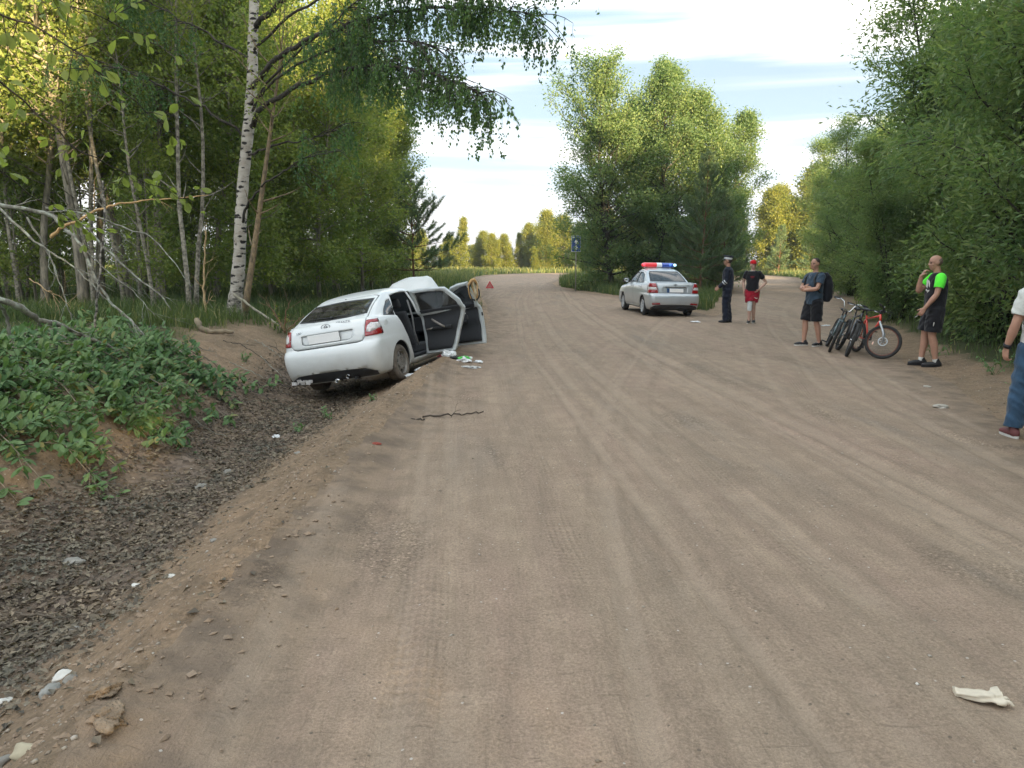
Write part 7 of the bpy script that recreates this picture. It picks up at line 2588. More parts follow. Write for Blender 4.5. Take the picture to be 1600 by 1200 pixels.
# ------------------------------------------------------------------ bicycles
MAT['bike_red'] = plain('red_orange_frame', (0.62, 0.055, 0.03), 0.3, coat=0.8, var=0.06)
MAT['bike_black'] = plain('black_frame', (0.02, 0.022, 0.026), 0.3, coat=0.8, var=0.1)
MAT['bike_grey'] = plain('grey_green_frame', (0.10, 0.14, 0.15), 0.3, metal=0.4, coat=0.6)
MAT['bike_tyre'] = plain('bicycle_tyre', (0.030, 0.029, 0.028), 0.85, scale=20, var=0.5)


def bicycle(name, loc, head, lean, steer, label, frame, r=0.30, wb=0.96, bar_mat=None, riser=False, bar_z=0.95, bar_w=0.58, disc=False, rim_mat=None, fork_mat=None, tyre_w=0.026):
    root = empty(name, loc, (0, 0, 0), label, 'bicycle')
    M = Matrix.Rotation(head, 4, 'Z') @ Matrix.Rotation(lean, 4, 'Y')
    root.rotation_euler = M.to_euler()
    fm = fork_mat or frame
    rear, front = Vector((0, -wb / 2, r)), Vector((0, wb / 2, r))
    bb = Vector((0, -wb * 0.06, r * 0.92)); seat_top = Vector((0, -wb * 0.26, 0.70 * bar_z / 0.95)); ht = Vector((0, wb * 0.30, bar_z * 0.80)); hb = Vector((0, wb * 0.335, bar_z * 0.685))
    g = Geo()
    g.tube([seat_top, bb], 0.016, 8); g.tube([ht + (hb - ht) * .2, seat_top + (bb - seat_top) * 0.12], [0.018, 0.016], 8)
    g.tube([hb, bb], [0.024, 0.020], 8); g.tube([ht, hb], 0.022, 8)
    for sx in (-1, 1):
        g.tube([bb + Vector((sx * .02, 0, 0)), rear + Vector((sx * .055, 0, 0))], 0.010, 6)
        g.tube([seat_top + (bb - seat_top) * 0.1, rear + Vector((sx * .055, 0, 0))], 0.009, 6)
    g.build('frame', frame, root)

    def bike_wheel(c, parent, mats, dsk):
        a = np.linspace(0, 2 * np.pi, 41)
        w = link('wheel', Geo().lathe([(r - tyre_w * 2, -tyre_w * .5), (r - tyre_w, -tyre_w), (r - 0.006, -tyre_w * .75), (r, 0), (r - 0.006, tyre_w * .75), (r - tyre_w, tyre_w), (r - tyre_w * 2, tyre_w * .5)], 40, 'x', closed=True).mesh('wheel'), MAT['bike_tyre'], parent, c)
        gg = Geo().lathe([(r - tyre_w * 1.9, -.012), (r - tyre_w * 1.9, .012), (r - tyre_w * 1.9 - .016, .010), (r - tyre_w * 1.9 - .016, -.010)], 36, 'x', closed=True)
        gg.build('rim', rim_mat or MAT['black_plastic'], w)
        gg = Geo()
        R2 = r - tyre_w * 1.9 - .012
        for k in range(28):
            t = k * 2 * math.pi / 28; s = 1 if k % 2 else -1; t2 = t + (0.35 if (k // 2) % 2 else -0.35)
            gg.tube([(s * .025, .018 * math.cos(t2), .018 * math.sin(t2)), (0, R2 * math.cos(t), R2 * math.sin(t))], 0.0014, 3, cap=False)
        gg.build('spokes', MAT['chrome'], w)
        Geo().lathe([(.001, -.045), (.012, -.045), (.014, 0), (.012, .045), (.001, .045)], 12).build('hub', MAT['chrome'], w)
        if dsk:
            Geo().lathe([(.062, .034), (.080, .034), (.080, .037), (.062, .037)], 28, closed=True).build('brake_disc', MAT['alloy'], w)
            gg = Geo()
            for k in range(5): gg.tube([(.036, .012 * math.cos(k * 1.257), .012 * math.sin(k * 1.257)), (.036, .063 * math.cos(k * 1.257 + .5), .063 * math.sin(k * 1.257 + .5))], .004, 4)
            gg.build('disc_carrier', MAT['alloy'], w)
            Geo().box((0, -R2 * .62, -R2 * .25), (.006, .018, .055)).build('spoke_reflector', MAT['light_amber'], w, smooth=False)
        return w
    bike_wheel(rear, root, None, disc)
    # steering group turns about the head tube
    ax = (ht - hb).normalized()
    st = empty('steering'); st.parent = root; st.location = hb
    q = Matrix.Rotation(steer, 4, ax); st.rotation_euler = q.to_euler()
    loc_ = lambda v: Vector(v) - hb
    g = Geo()
    for sx in (-1, 1):
        g.tube([loc_(hb + Vector((sx * .055, .01, -.03))), loc_(front + Vector((sx * .058, -.03, .14))), loc_(front + Vector((sx * .058, 0, 0)))], [0.017, 0.019, 0.012], 8)
    g.tube([loc_(hb + Vector((-.06, .01, -.025))), loc_(hb + Vector((.06, .01, -.025)))], 0.018, 8)
    g.build('fork', fm, st)
    bike_wheel(loc_(front), st, None, disc)
    top = ht + ax * 0.07
    g = Geo().tube([loc_(ht), loc_(top), loc_(top + Vector((0, .055, .01)))], 0.017, 8)
    g.build('stem', MAT['black_plastic'], st)
    c = loc_(top + Vector((0, .06, .01))); bw = bar_w / 2
    if riser:
        P = [(-bw, -.10, .17), (-bw + .12, -.05, .18), (-.11, 0, .15), (-.05, 0, 0.0), (.05, 0, 0.0), (.11, 0, .15), (bw - .12, -.05, .18), (bw, -.10, .17)]
    else:
        P = [(-bw, -.05, .035), (-.14, -.01, .03), (-.06, 0, 0), (.06, 0, 0), (.14, -.01, .03), (bw, -.05, .035)]
    P = [c + Vector(p) for p in P]
    g = Geo().tube(P, 0.0115, 8); g.build('handlebar', bar_mat or MAT['black_plastic'], st)
    for e, e2 in ((P[0], P[1]), (P[-1], P[-2])):
        d = (e2 - e).normalized()
        Geo().tube([e, e + d * .12], 0.017, 8).build('grip', MAT['rubber'], st)
        Geo().tube([e + d * .15, e + d * .13 + Vector((0, .05, -.01)), e + d * .03 + Vector((0, .07, -.015))], 0.006, 5).build('brake_lever', MAT['chrome'], st)
    cb = Geo()
    for sx in (-1, 1):
        cb.tube([c + Vector((sx * .15, .03, .02)), c + Vector((sx * .08, .12, .03)), c + Vector((sx * .02, .12, -.10)), c + Vector((sx * .03, .02, -.22))], 0.003, 4)
    cb.build('brake_cable', MAT['black_plastic'], st)
    # saddle
    s0 = seat_top + (seat_top - bb).normalized() * 0.10
    Geo().tube([seat_top, s0], 0.013, 8).build('seat_post', MAT['black_plastic'], root)
    g = Geo(); g.ball(s0 + Vector((0, -.05, .02)), (.075, .08, .03), 14, 8); limb(g, [s0 + Vector((0, -.03, .02)), s0 + Vector((0, .14, .02))], [.035, .02], 10)
    remesh(g, 'saddle', 0.010, MAT['black_plastic'], root)
    # drivetrain
    g = Geo().lathe([(.060, .048), (.082, .048), (.082, .051), (.060, .051)], 24, closed=True, c=bb)
    g.tube([bb + Vector((-.06, 0, 0)), bb + Vector((.06, 0, 0))], 0.014, 8)
    g.tube([bb + Vector((.06, 0, 0)), bb + Vector((.075, .05, -.15))], [.012, .010], 6); g.tube([bb + Vector((-.06, 0, 0)), bb + Vector((-.075, -.05, .15))], [.012, .010], 6)
    a = [bb + Vector((.05, 0, .08)), rear + Vector((.05, 0, .035)), rear + Vector((.05, -.035, 0)), rear + Vector((.05, 0, -.035)), bb + Vector((.05, 0, -.08))]
    g.tube(a, 0.004, 4)
    g.build('crankset', MAT['black_plastic'], root)
    for p in (bb + Vector((.12, .05, -.15)), bb + Vector((-.12, -.05, .15))):
        soften(Geo().box(p, (.09, .07, .02)).build('pedal', MAT['black_plastic'], root, smooth=False), .004)
    return root


def place_bikes():
    bicycle('bicycle', (6.40, 13.36, -0.005), R(178), R(-5), R(58), 'bicycle with orange-red frame, its disc-braked front wheel turned towards the bald man', MAT['bike_red'], 0.30, 0.96, bar_z=0.94, disc=True,
            fork_mat=MAT['alloy'], rim_mat=plain('orange_striped_rim', (0.16, 0.05, 0.03), 0.4))
    bicycle('bicycle', (6.07, 13.65, -0.01), R(165), R(-19), R(-8), 'black bicycle facing the road, leaning in the middle of the three bicycles', MAT['bike_black'], 0.315, 1.0, bar_z=1.0, bar_w=0.60, tyre_w=0.030)
    bicycle('bicycle', (6.07, 14.25, -0.01), R(160), R(-20), R(-6), 'grey bicycle with tall silver handlebar, behind the black bicycle', MAT['bike_grey'], 0.305, 0.98, bar_mat=MAT['chrome'], riser=True, bar_z=0.92, bar_w=0.60)


place_bikes()


# ------------------------------------------------------------------ sign, triangle, rubbish
def road_sign():
    root = empty('road_sign', (3.42, 40.4, 0.02), (0, 0, R(-4)), 'blue rectangular road sign with a white upward arrow, on a post in the grass', 'sign')
    Geo().tube([(0, 0.03, -.2), (0, 0.03, 2.95)], 0.032, 10).build('post', MAT['steel_rim'], root)
    soften(Geo().box((0, 0, 2.50), (.50, .018, .84)).build('panel', plain('sign_blue', (0.025, 0.075, 0.30), 0.4, scale=3), root, smooth=False), 0.02)
    y = -0.0125
    W_ = MAT['plate_white']

    def flat(P, name='arrow'):
        g = Geo(); n = len(P)
        V = [(x, y, z) for x, z in P] + [(x, y + .003, z) for x, z in P]
        me = bpy.data.meshes.new(name); me.from_pydata(V, [], [tuple(range(n)), tuple(range(2 * n - 1, n - 1, -1))] + [(i, i + n, (i + 1) % n + n, (i + 1) % n) for i in range(n)]); me.update()
        return link(name, me, W_, root)
    flat([(-.030, 2.18), (.030, 2.18), (.030, 2.56), (.11, 2.56), (0, 2.76), (-.11, 2.56), (-.030, 2.56)])
    flat([(.030, 2.28), (.085, 2.28), (.085, 2.33), (.030, 2.33)], 'arrow_side_bar')
    for (a, b, c, d) in ((-.245, 2.085, .245, 2.10), (-.245, 2.90, .245, 2.915), (-.245, 2.10, -.232, 2.90), (.232, 2.10, .245, 2.90)):
        flat([(a, b), (c, b), (c, d), (a, d)], 'border')
    flat([(-.20, 2.82), (.20, 2.82), (.20, 2.85), (-.20, 2.85)], 'top_bar')


road_sign()


def triangle():
    root = empty('warning_triangle', (-1.27, 43.0, 0.01), (0, 0, R(5)), 'red warning triangle standing on the road beyond the crashed car', 'warning triangle')
    s = 0.24
    P = [Vector((-s, 0, .06)), Vector((s, 0, .06)), Vector((0, 0, .06 + s * 1.732))]
    c = sum(P, Vector()) / 3
    g = Geo()
    for k, nm in ((0.0, 0), ):
        o = [p for p in P]; i = [c + (p - c) * 0.66 for p in P]
        V = [tuple(v) for v in o + i] + [tuple(v + Vector((0, .02, 0))) for v in o + i]
        Q = []
        for a in range(3):
            b = (a + 1) % 3
            Q += [(a, b, 3 + b, 3 + a), (6 + b, 6 + a, 9 + a, 9 + b), (a, 6 + a, 6 + b, b), (3 + a, 3 + b, 9 + b, 9 + a)]
        g.add(V, Q)
    g.build('reflector_frame', plain('red_reflector', (0.62, 0.04, 0.06), 0.3), root, smooth=False)
    i = [c + (p - c) * 0.64 + Vector((0, .01, 0)) for p in P]
    g = Geo(); g.add([tuple(v) for v in i] + [tuple(v + Vector((0, .004, 0))) for v in i], None, [(0, 1, 2), (5, 4, 3)])
    g.build('inner_panel', plain('pink_fluorescent_panel', (0.52, 0.18, 0.17), 0.6), root, smooth=False)
    for x in (-.12, .12): Geo().tube([(x, -.10, 0), (x, 0.01, .06), (x, .12, 0)], 0.008, 5).build('foot', MAT['black_plastic'], root)


triangle()


def crumple(name, loc, size, mat, label, cat, seed, sub=4, amp=0.5, rot=0, parent=None, thick=None):
    from mathutils import noise
    bm = bmesh.new(); bmesh.ops.create_icosphere(bm, subdivisions=sub, radius=1)
    off = Vector((seed * 3.1, seed * 1.7, seed * 0.9))
    for v in bm.verts:
        n = noise.noise(v.co * 1.6 + off); m = abs(noise.noise(v.co * 3.3 + off * 2)); k = abs(noise.noise(v.co * 7 + off))
        v.co = v.co * (1 + amp * n - amp * 0.9 * m - amp * 0.3 * k)
        v.co = Vector((v.co.x * size[0], v.co.y * size[1], max(-0.15, v.co.z) * size[2]))
    me = bpy.data.meshes.new(name); bm.to_mesh(me); bm.free()
    o = link(name, me, mat, parent, loc, (0, 0, rot), smooth=False)
    if label: tag(o, label, cat)
    return o


PL_W = plain('white_plastic_film', (0.72, 0.74, 0.75), 0.3, scale=14, var=0.2)
PL_G = plain('green_print', (0.10, 0.52, 0.10), 0.4, scale=30, var=0.3)


def gz(x, y, d=0.0): return float(ground_z(x, y)) + d


crumple('plastic_bag', (-1.06, 12.45, gz(-1.06, 12.45, .01)), (.13, .10, .09), PL_W, 'crumpled white plastic bag beside the open doors of the crashed car', 'plastic bag', 3)
o = crumple('packet', (-0.79, 12.15, gz(-.79, 12.15, .01)), (.14, .10, .07), PL_W, None, None, 5)
tag(o, 'white and green food packet lying in the rubbish by the crashed car', 'packet')
for k, (dx, dy, s) in enumerate(((-.04, -.03, .06), (.05, 0.0, .05), (.0, .04, .04))):
    crumple('print', (dx, dy, .045), (s, s * .7, .035), PL_G, None, None, 8 + k, sub=3, parent=o)
crumple('glove', (-0.94, 12.2, gz(-.94, 12.2, .01)), (.10, .07, .045), MAT['black_plastic'], 'black crumpled glove among the rubbish by the crashed car', 'glove', 11)
crumple('paper_scrap', (-0.56, 12.25, gz(-.56, 12.25, .01)), (.09, .05, .04), PL_W, 'small white paper scrap right of the green and white packet', 'paper', 14)
crumple('plastic_film', (-0.66, 11.65, gz(-.66, 11.65, .005)), (.16, .09, .03), plain('cloudy_film', (0.46, 0.46, 0.44), 0.25, scale=9), 'flat piece of cloudy plastic film nearest the camera in the rubbish', 'plastic film', 16)
crumple('tin_can', (-1.22, 12.95, gz(-1.22, 12.95, .02)), (.08, .05, .04), plain('red_can', (0.42, 0.03, 0.05), 0.4, scale=30, var=.6), 'crushed red and white can under the open rear door', 'can', 18)
for k, (x, y) in enumerate(((-1.62, 11.75), (-1.50, 12.15), (-1.40, 12.5))):
    crumple('torn_trim', (x, y, gz(x, y, .01)), (.05, .14, .03), PL_W, ['torn white strip lying by the rear wheel of the crashed car', 'middle torn white strip along the sill of the crashed car', 'torn white strip farthest from the rear wheel, under the sill'][k], 'torn strip', 21 + k, rot=-.5)
crumple('paper_scrap', (5.02, 20.4, gz(5.02, 20.4, .01)), (.14, .07, .03), PL_W, 'white scrap of paper on the dirt just behind the police car', 'paper', 31)
crumple('paper_scrap', (8.1, 19.2, gz(8.1, 19.2, .01)), (.12, .07, .03), PL_W, 'white scrap of paper left of the bicycles on the verge', 'paper', 33)
crumple('paper_scrap', (-2.95, 9.08, gz(-2.95, 9.08, .01)), (.05, .03, .03), PL_W, 'white scrap of litter in the ditch behind the crashed car', 'paper', 35)
crumple('red_rag', (-1.22, 6.55, gz(-1.22, 6.55, .005)), (.045, .02, .02), plain('brick_red', (.28, .07, .05), .9), 'small brick-red fragment on the crumbled road edge', 'fragment', 37, sub=3)


def rag():
    n, m = 34, 22
    V = []
    for i in range(n):
        t = i / (n - 1)
        cx, cy = -0.088 + 0.165 * t, 0.030 - 0.060 * t + 0.055 * t * t
        r = 0.017 + 0.010 * math.sin(t * 3.1) + 0.020 * max(0, t - .72) / .28 + (0.004 if t < .08 else 0)
        for j in range(m):
            a = 2 * math.pi * j / m
            k = 1 + 0.20 * math.sin(5 * a + 6 * t) + 0.08 * math.sin(9 * a - 11 * t) + (0.35 * math.sin(2 * a + 1) if t > .8 else 0)
            V.append((cx, cy + r * k * math.cos(a) * 1.1, max(0.001, 0.014 + r * k * math.sin(a) * .62)))
    Q = [(i * m + j, i * m + (j + 1) % m, (i + 1) * m + (j + 1) % m, (i + 1) * m + j) for i in range(n - 1) for j in range(m)]
    g = Geo(); g.add(V, Q)
    g.add([(-0.090, .030, .014)] + V[:m], None, [(0, 1 + (j + 1) % m, 1 + j) for j in range(m)])
    o = g.build('cloth_glove', plain('cream_knit', (0.60, 0.53, 0.42), 0.9, scale=22, var=0.12, bump=0.5, bdist=.002), None, loc=(1.83, 2.66, gz(1.83, 2.66, -.003)), rot=(0, 0, R(-14)))
    tag(o, 'twisted cream cloth glove lying on the road in the foreground', 'glove')
    q = Geo()
    for k, (x, y, dx, dy) in enumerate(((.078, .012, .022, .012), (.082, -.004, .020, -.010), (.070, .030, .016, .020))):
        limb(q, [(x - .02, y, .012), (x + dx * .5, y + dy * .5, .016), (x + dx, y + dy, .008)], [.010, .009, .006], 8)
    q.build('finger_end', o.data.materials[0], o)


rag()


def door_tangle():
    root = empty('torn_trim_hoop', (-0.66, 13.0, 1.16), (R(8), R(-16), R(30)), 'hoop of dark trim with tan and cream straps hooked over the open front door', 'torn trim')
    a = np.linspace(0, 2 * np.pi, 30)
    g = Geo().tube(np.stack([0.095 * np.cos(a), 0.02 * np.sin(2 * a), 0.165 * np.sin(a)], -1), 0.012, 8, cap=False)
    g.tube(np.stack([0.10 * np.cos(a) + .01, 0.03 + 0.02 * np.sin(a), 0.17 * np.sin(a) - .01], -1), 0.008, 6, cap=False)
    g.build('hoop', MAT['black_plastic'], root)
    rg = np.random.default_rng(4)
    for k in range(7):
        t0, t1 = rg.uniform(0.2, 2.9), rg.uniform(3.3, 6.1)
        p0, p1 = np.array([.11 * math.cos(t0), 0, .18 * math.sin(t0)]), np.array([.11 * math.cos(t1), 0, .18 * math.sin(t1)])
        mid = (p0 + p1) / 2 + rg.normal(0, .03, 3) + np.array([0, -.03, 0])
        tt = np.linspace(0, 1, 8)[:, None]
        P = (1 - tt) ** 2 * p0 + 2 * tt * (1 - tt) * mid + tt ** 2 * p1
        Geo().tube(P, rg.uniform(.008, .018), 5).build('strap', MAT['tan'] if k % 2 else MAT['cream'], root, smooth=False)
    limbp = Geo(); limb(limbp, [(-.08, 0, .13), (-.02, -.02, .20), (.05, 0, .19), (.09, .0, .10)], [.02, .028, .025, .015], 8)
    limbp.build('cloth', MAT['tan'], root)
    q = Geo(); limb(q, [(.09, 0, .12), (.10, .01, -.02), (.11, .02, -.16)], [.018, .016, .012], 8); q.build('cloth', MAT['cream'], root)


door_tangle()

# ------------------------------------------------------------------ stones
STONES = [  # x, y, radius, flat, colour, label
    (-3.23, 5.19, .085, .5, 'grey', 'large flat pale stone half buried in the ditch leaf litter'),
    (-3.05, 7.02, .055, .75, 'grey', 'round grey stone in the ditch below the leafy bush'),
    (-2.98, 7.55, .05, .7, 'grey', 'grey stone just beyond the round stone in the ditch'),
    (-2.16, 3.30, .045, .5, 'white', 'oval white stone on the verge slope at the left'),
    (-2.10, 3.12, .055, .6, 'bluegrey', 'smooth blue-grey stone just below the oval white stone'),
    (-2.03, 3.16, .033, .7, 'grey', 'small brownish grey stone touching the smooth blue-grey one'),
    (-2.39, 3.21, .036, .6, 'white', 'rounded white stone at the left edge of the picture'),
    (-1.77, 2.46, .05, .75, 'yellow', 'yellowish angular stone in the near left corner'),
    (-1.92, 2.50, .05, .7, 'grey', 'dull grey stone left of the yellowish angular stone'),
    (-2.47, 4.62, .038, .35, 'white', 'thin white flake of stone at the edge of the leaf litter'),
    (-2.15, 4.45, .025, .5, 'white', 'small white stone right of the thin white flake'),
    (-2.13, 5.06, .030, .5, 'grey', 'little grey stone on the upper verge slope'),
    (5.02, 8.54, .075, .45, 'pale', 'pale flat stone on the right-hand dirt verge'),
    (5.60, 9.9, .05, .35, 'pale', 'thin pale stone farther along the right-hand verge'),
    (-1.42, 2.36, .07, .5, 'soil', 'clod of packed brown soil on the road edge near the corner'),
    (-1.50, 2.50, .05, .5, 'soil', 'smaller clod of packed soil behind the largest one'),
    (-2.28, 7.69, .04, .5, 'grey', 'grey stone at the foot of the verge slope, mid ditch'),
    (-2.55, 4.05, .035, .5, 'grey', 'dull stone among dead leaves below the white flake'),
]
SM = {'grey': plain('grey_stone', (0.26, 0.245, 0.215), 0.85, scale=9, var=0.3, bump=.5), 'white': plain('white_stone', (0.60, 0.58, 0.53), 0.8, scale=9, var=0.2, bump=.4),
      'bluegrey': plain('blue_grey_stone', (0.27, 0.265, 0.24), 0.75, scale=9, var=0.25, bump=.3), 'yellow': plain('yellow_stone', (0.42, 0.37, 0.26), 0.85, scale=9, var=0.25, bump=.5),
      'pale': plain('pale_stone', (0.40, 0.37, 0.32), 0.85, scale=9, var=0.2, bump=.4), 'soil': plain('packed_soil', (0.25, 0.185, 0.125), 0.95, scale=14, var=0.45, bump=1.0, bdist=.02)}
for k, (x, y, r, fl, c, lab) in enumerate(STONES):
    o = link('soil_clod' if c == 'soil' else 'stone', rock_geo(k * 7 + 3, r * .85, 3 if c != 'soil' else 4, fl, .24 if c != 'soil' else .5), SM[c], None, (x, y, gz(x, y, r * fl * (.25 if c != 'soil' else .0))), (0, 0, k * 1.3))
    tag(o, lab, 'stone' if c != 'soil' else 'soil clod')


# ------------------------------------------------------------------ dead branches
def branch_tree(name, lines, mat, label, cat='branch', twigs=5, seed=1, part='branch', twig_len=.45, down=0.15):
    rg = np.random.default_rng(seed)
    o3 = np.array(lines[0][0][0], float)
    root = empty(name, tuple(o3), label=label, cat=cat)
    for P, r0, r1 in lines:
        P = np.array(P, float) - o3
        tt = np.linspace(0, len(P) - 1, len(P) * 4)
        Q = np.stack([np.interp(tt, np.arange(len(P)), P[:, k]) for k in range(3)], -1)
        Q[1:-1] = (Q[:-2] + 2 * Q[1:-1] + Q[2:]) / 4
        Q[1:-1] += rg.normal(0, 0.008, Q[1:-1].shape)
        g = Geo().tube(Q, np.linspace(r0, r1, len(Q)) * (1 + .12 * rg.normal(0, 1, len(Q)).clip(-1, 1.5)), 8)
        for k in range(twigs):
            j = rg.integers(2, len(Q) - 1)
            ax = Q[j] - Q[j - 1]; ax /= np.linalg.norm(ax)
            d = ax * .9 + rg.normal(0, .5, 3) + np.array([0, 0, -down])
            T = polyline(rg, Q[j], d, twig_len * rg.uniform(.5, 1.3), 5, -.2, .16)
            rr = min(r0, r1 + (r0 - r1) * (1 - j / len(Q))) * .42
            g.tube(T, np.linspace(rr, .002, 6), 5)
            if rg.random() < .7:
                T2 = polyline(rg, T[2], d + rg.normal(0, .6, 3), twig_len * .5, 4, -.1, .2); g.tube(T2, np.linspace(rr * .5, .0015, 5), 4)
        g.build(part, mat, root)
    return root


DW = MAT['bark_dead']
branch_tree('fallen_branch', [([(-7.2, 8.3, 1.62), (-5.88, 8.6, 1.26), (-5.8, 8.8, 1.14), (-5.72, 9, 0.98), (-5.58, 9.2, 0.9), (-5.5, 9.4, 0.78), (-5.37, 9.6, 0.65), (-5.25, 9.8, 0.53), (-5.0, 10, 0.40), (-4.72, 10.1, 0.27), (-4.4, 10.3, .15)], .045, .008),
                              ([(-5.72, 9, 0.98), (-5.74, 9.1, 0.85), (-5.7, 9.2, 0.68), (-5.63, 9.3, 0.51), (-5.63, 9.4, 0.40)], .018, .007),
                              ([(-5.95, 8.6, 1.25), (-5.95, 8.8, 1.03), (-5.95, 8.8, 0.8), (-5.81, 8.9, 0.6), (-6.01, 9, 0.40)], .022, .010)], DW,
            'thick lichen-covered dead branch sloping down to the bank at the left', seed=3, twigs=5)
branch_tree('broken_tree_top', [([(-8.4, 10.8, 2.6), (-7.37, 11, 2.47), (-6.75, 11.2, 2.35), (-6.54, 11.1, 2.16), (-6.31, 11, 2.0), (-6.14, 10.9, 1.75), (-6.0, 10.8, 1.43), (-5.75, 10.7, 1.1), (-5.46, 10.6, 0.89), (-5.27, 10.5, 0.75), (-5.1, 10.4, 0.50)], .036, .009),
                                ([(-6.6, 11.2, 2.3), (-6.52, 11.5, 2.3), (-6.21, 11.4, 1.94), (-5.89, 11.3, 1.68), (-5.56, 11.2, 1.4), (-5.21, 11.1, 1.19), (-5.02, 11, 0.96)], .026, .007),
                                ([(-7.4, 11, 2.45), (-6.82, 10.8, 1.97), (-6.5, 10.7, 1.77), (-6.12, 10.6, 1.57), (-5.82, 10.5, 1.3), (-5.56, 10.4, 1.09)], .018, .006),
                                ([(-6.9, 11.3, 2.45), (-6.33, 11.6, 2.36), (-5.9, 11.5, 2.18), (-5.43, 11.4, 2.06), (-5.07, 11.2, 1.75), (-4.8, 11.1, 1.38)], .016, .005),
                                ([(-7.0, 11.0, 2.3), (-6.6, 10.9, 1.6), (-6.45, 10.8, 1.1), (-6.35, 10.8, .8)], .014, .005),
                                ([(-6.3, 11.0, 1.95), (-6.0, 11.0, 1.6), (-5.5, 10.9, 1.25), (-5.2, 10.9, .85)], .012, .004)], DW,
            'broken dead tree top of grey lichened branches hanging towards the bank', seed=8, twigs=7, twig_len=.55)
branch_tree('broken_branch', [([(-6.44, 10.6, 2.0), (-6.24, 10.6, 2.17), (-6.1, 10.7, 2.23), (-5.89, 10.8, 2.38), (-5.71, 10.9, 2.46), (-5.43, 11.1, 2.53), (-5.2, 11.3, 2.58), (-4.6, 11.6, 2.66)], .024, .006)],
            plain('fresh_tan_wood', (0.52, 0.33, 0.15), .8, scale=8, var=.3, bump=.4), 'freshly snapped tan branch bent over among the grey dead branches', seed=5, twigs=3)
branch_tree('dead_twig', [([(-6.42, 10, 1.45), (-6.19, 10, 1.28), (-6.11, 10.1, 1.22), (-6.03, 10.2, 1.06)], .008, .004)], plain('tan_twig', (0.42, 0.30, 0.16), .8), 'tan twig hanging low at the left among the dead branches', seed=6, twigs=6, twig_len=.3)
branch_tree('birch_sapling', [([(-5.54, 10.4, 2.75), (-5.54, 10.4, 2.35), (-5.57, 10.3, 1.86), (-5.64, 10.2, 1.23), (-5.71, 10.2, 0.78), (-5.77, 10.2, 0.28)], .011, .017)], MAT['birch_bark'], 'thin white birch sapling stem standing on the bank through the dead branches', 'sapling', seed=2, twigs=2, part='stem')
branch_tree('curved_log', [([(-5.75, 13.6, .62), (-5.62, 13.4, .47), (-5.45, 13.3, .43), (-5.2, 13.3, .42), (-5.0, 13.35, .42)], .055, .038)], plain('pale_log', (0.22, 0.175, 0.115), .9, scale=6, var=.35, bump=.6), 'short curved pale log lying at the foot of the big birch', 'log', seed=9, twigs=0, part='log')
branch_tree('leaning_stick', [([(-6.0, 16.2, .95), (-5.55, 15.9, .72), (-5.0, 15.5, .45), (-4.75, 15.3, .32)], .028, .02)], plain('stick_grey', (.26, .24, .18), .9, var=.3), 'grey stick slanting down from the birch trunk towards the crashed car', seed=10, twigs=2)
branch_tree('bare_stem', [([(-6.6, 16.1, .45), (-6.62, 16.1, 1.1), (-6.55, 16.1, 1.7), (-6.45, 16.0, 2.3)], .03, .014)], plain('tan_stem', (.45, .32, .17), .85, var=.3), 'tan bare stem lit up just left of the big birch', 'sapling', seed=12, twigs=7, twig_len=.5, down=-.2, part='stem')
branch_tree('broken_shrub', [([(-4.55, 14.9, .25), (-4.5, 14.8, .6), (-4.35, 14.7, .9)], .016, .006), ([(-4.6, 15.0, .25), (-4.75, 15.0, .6), (-4.9, 14.9, .85)], .013, .005), ([(-4.5, 14.9, .3), (-4.2, 14.7, .55), (-4.05, 14.5, .6)], .012, .004)],
            plain('brown_stem', (.22, .13, .08), .9), 'broken brown-stemmed shrub pressed against the left side of the crashed car', 'shrub', seed=14, twigs=6)
branch_tree('stick', [([(-0.97, 7.90, .018), (-0.75, 7.95, .024), (-0.55, 8.05, .022), (-0.32, 8.2, .016)], .010, .006)], plain('dark_stick', (.06, .045, .035), .9), 'dark dry stick lying across the road edge beyond the ruts', 'stick', seed=15, twigs=2, twig_len=.2, down=0)
branch_tree('stick', [([(-1.20, 7.72, .02), (-1.05, 7.75, .022), (-0.93, 7.78, .018)], .011, .008)], MAT['bark_dark'], 'short dark stick left of the long dry stick', 'stick', seed=16, twigs=1, twig_len=.1, down=0)
branch_tree('stick', [([(-3.15, 4.42, gz(-3.15, 4.42, .03)), (-2.95, 4.36, gz(-2.95, 4.36, .03)), (-2.70, 4.27, gz(-2.7, 4.27, .03))], .008, .006)], plain('stick_brown', (.12, .095, .07), .9), 'straight brown stick lying on the leaf litter at the left', 'stick', seed=17, twigs=0)
rg = np.random.default_rng(55)
for k in range(16):
    x = rg.uniform(-6.5, -4.1); y = rg.uniform(8.5, 14.5); L = rg.uniform(.3, .9); a = rg.uniform(-.9, .9)
    P = [(x + L * t * math.cos(a), y + L * t * math.sin(a), gz(x + L * t * math.cos(a), y + L * t * math.sin(a), .02 + .05 * rg.random())) for t in (0, .35, .7, 1)]
    branch_tree('stick', [(P, .007, .004)], DW if k % 2 else MAT['bark_dark'], 'thin dry stick scattered on the sandy bank above the ditch', 'stick', seed=60 + k, twigs=2, twig_len=.2, down=0)['group'] = 'thin sticks scattered on the bank'


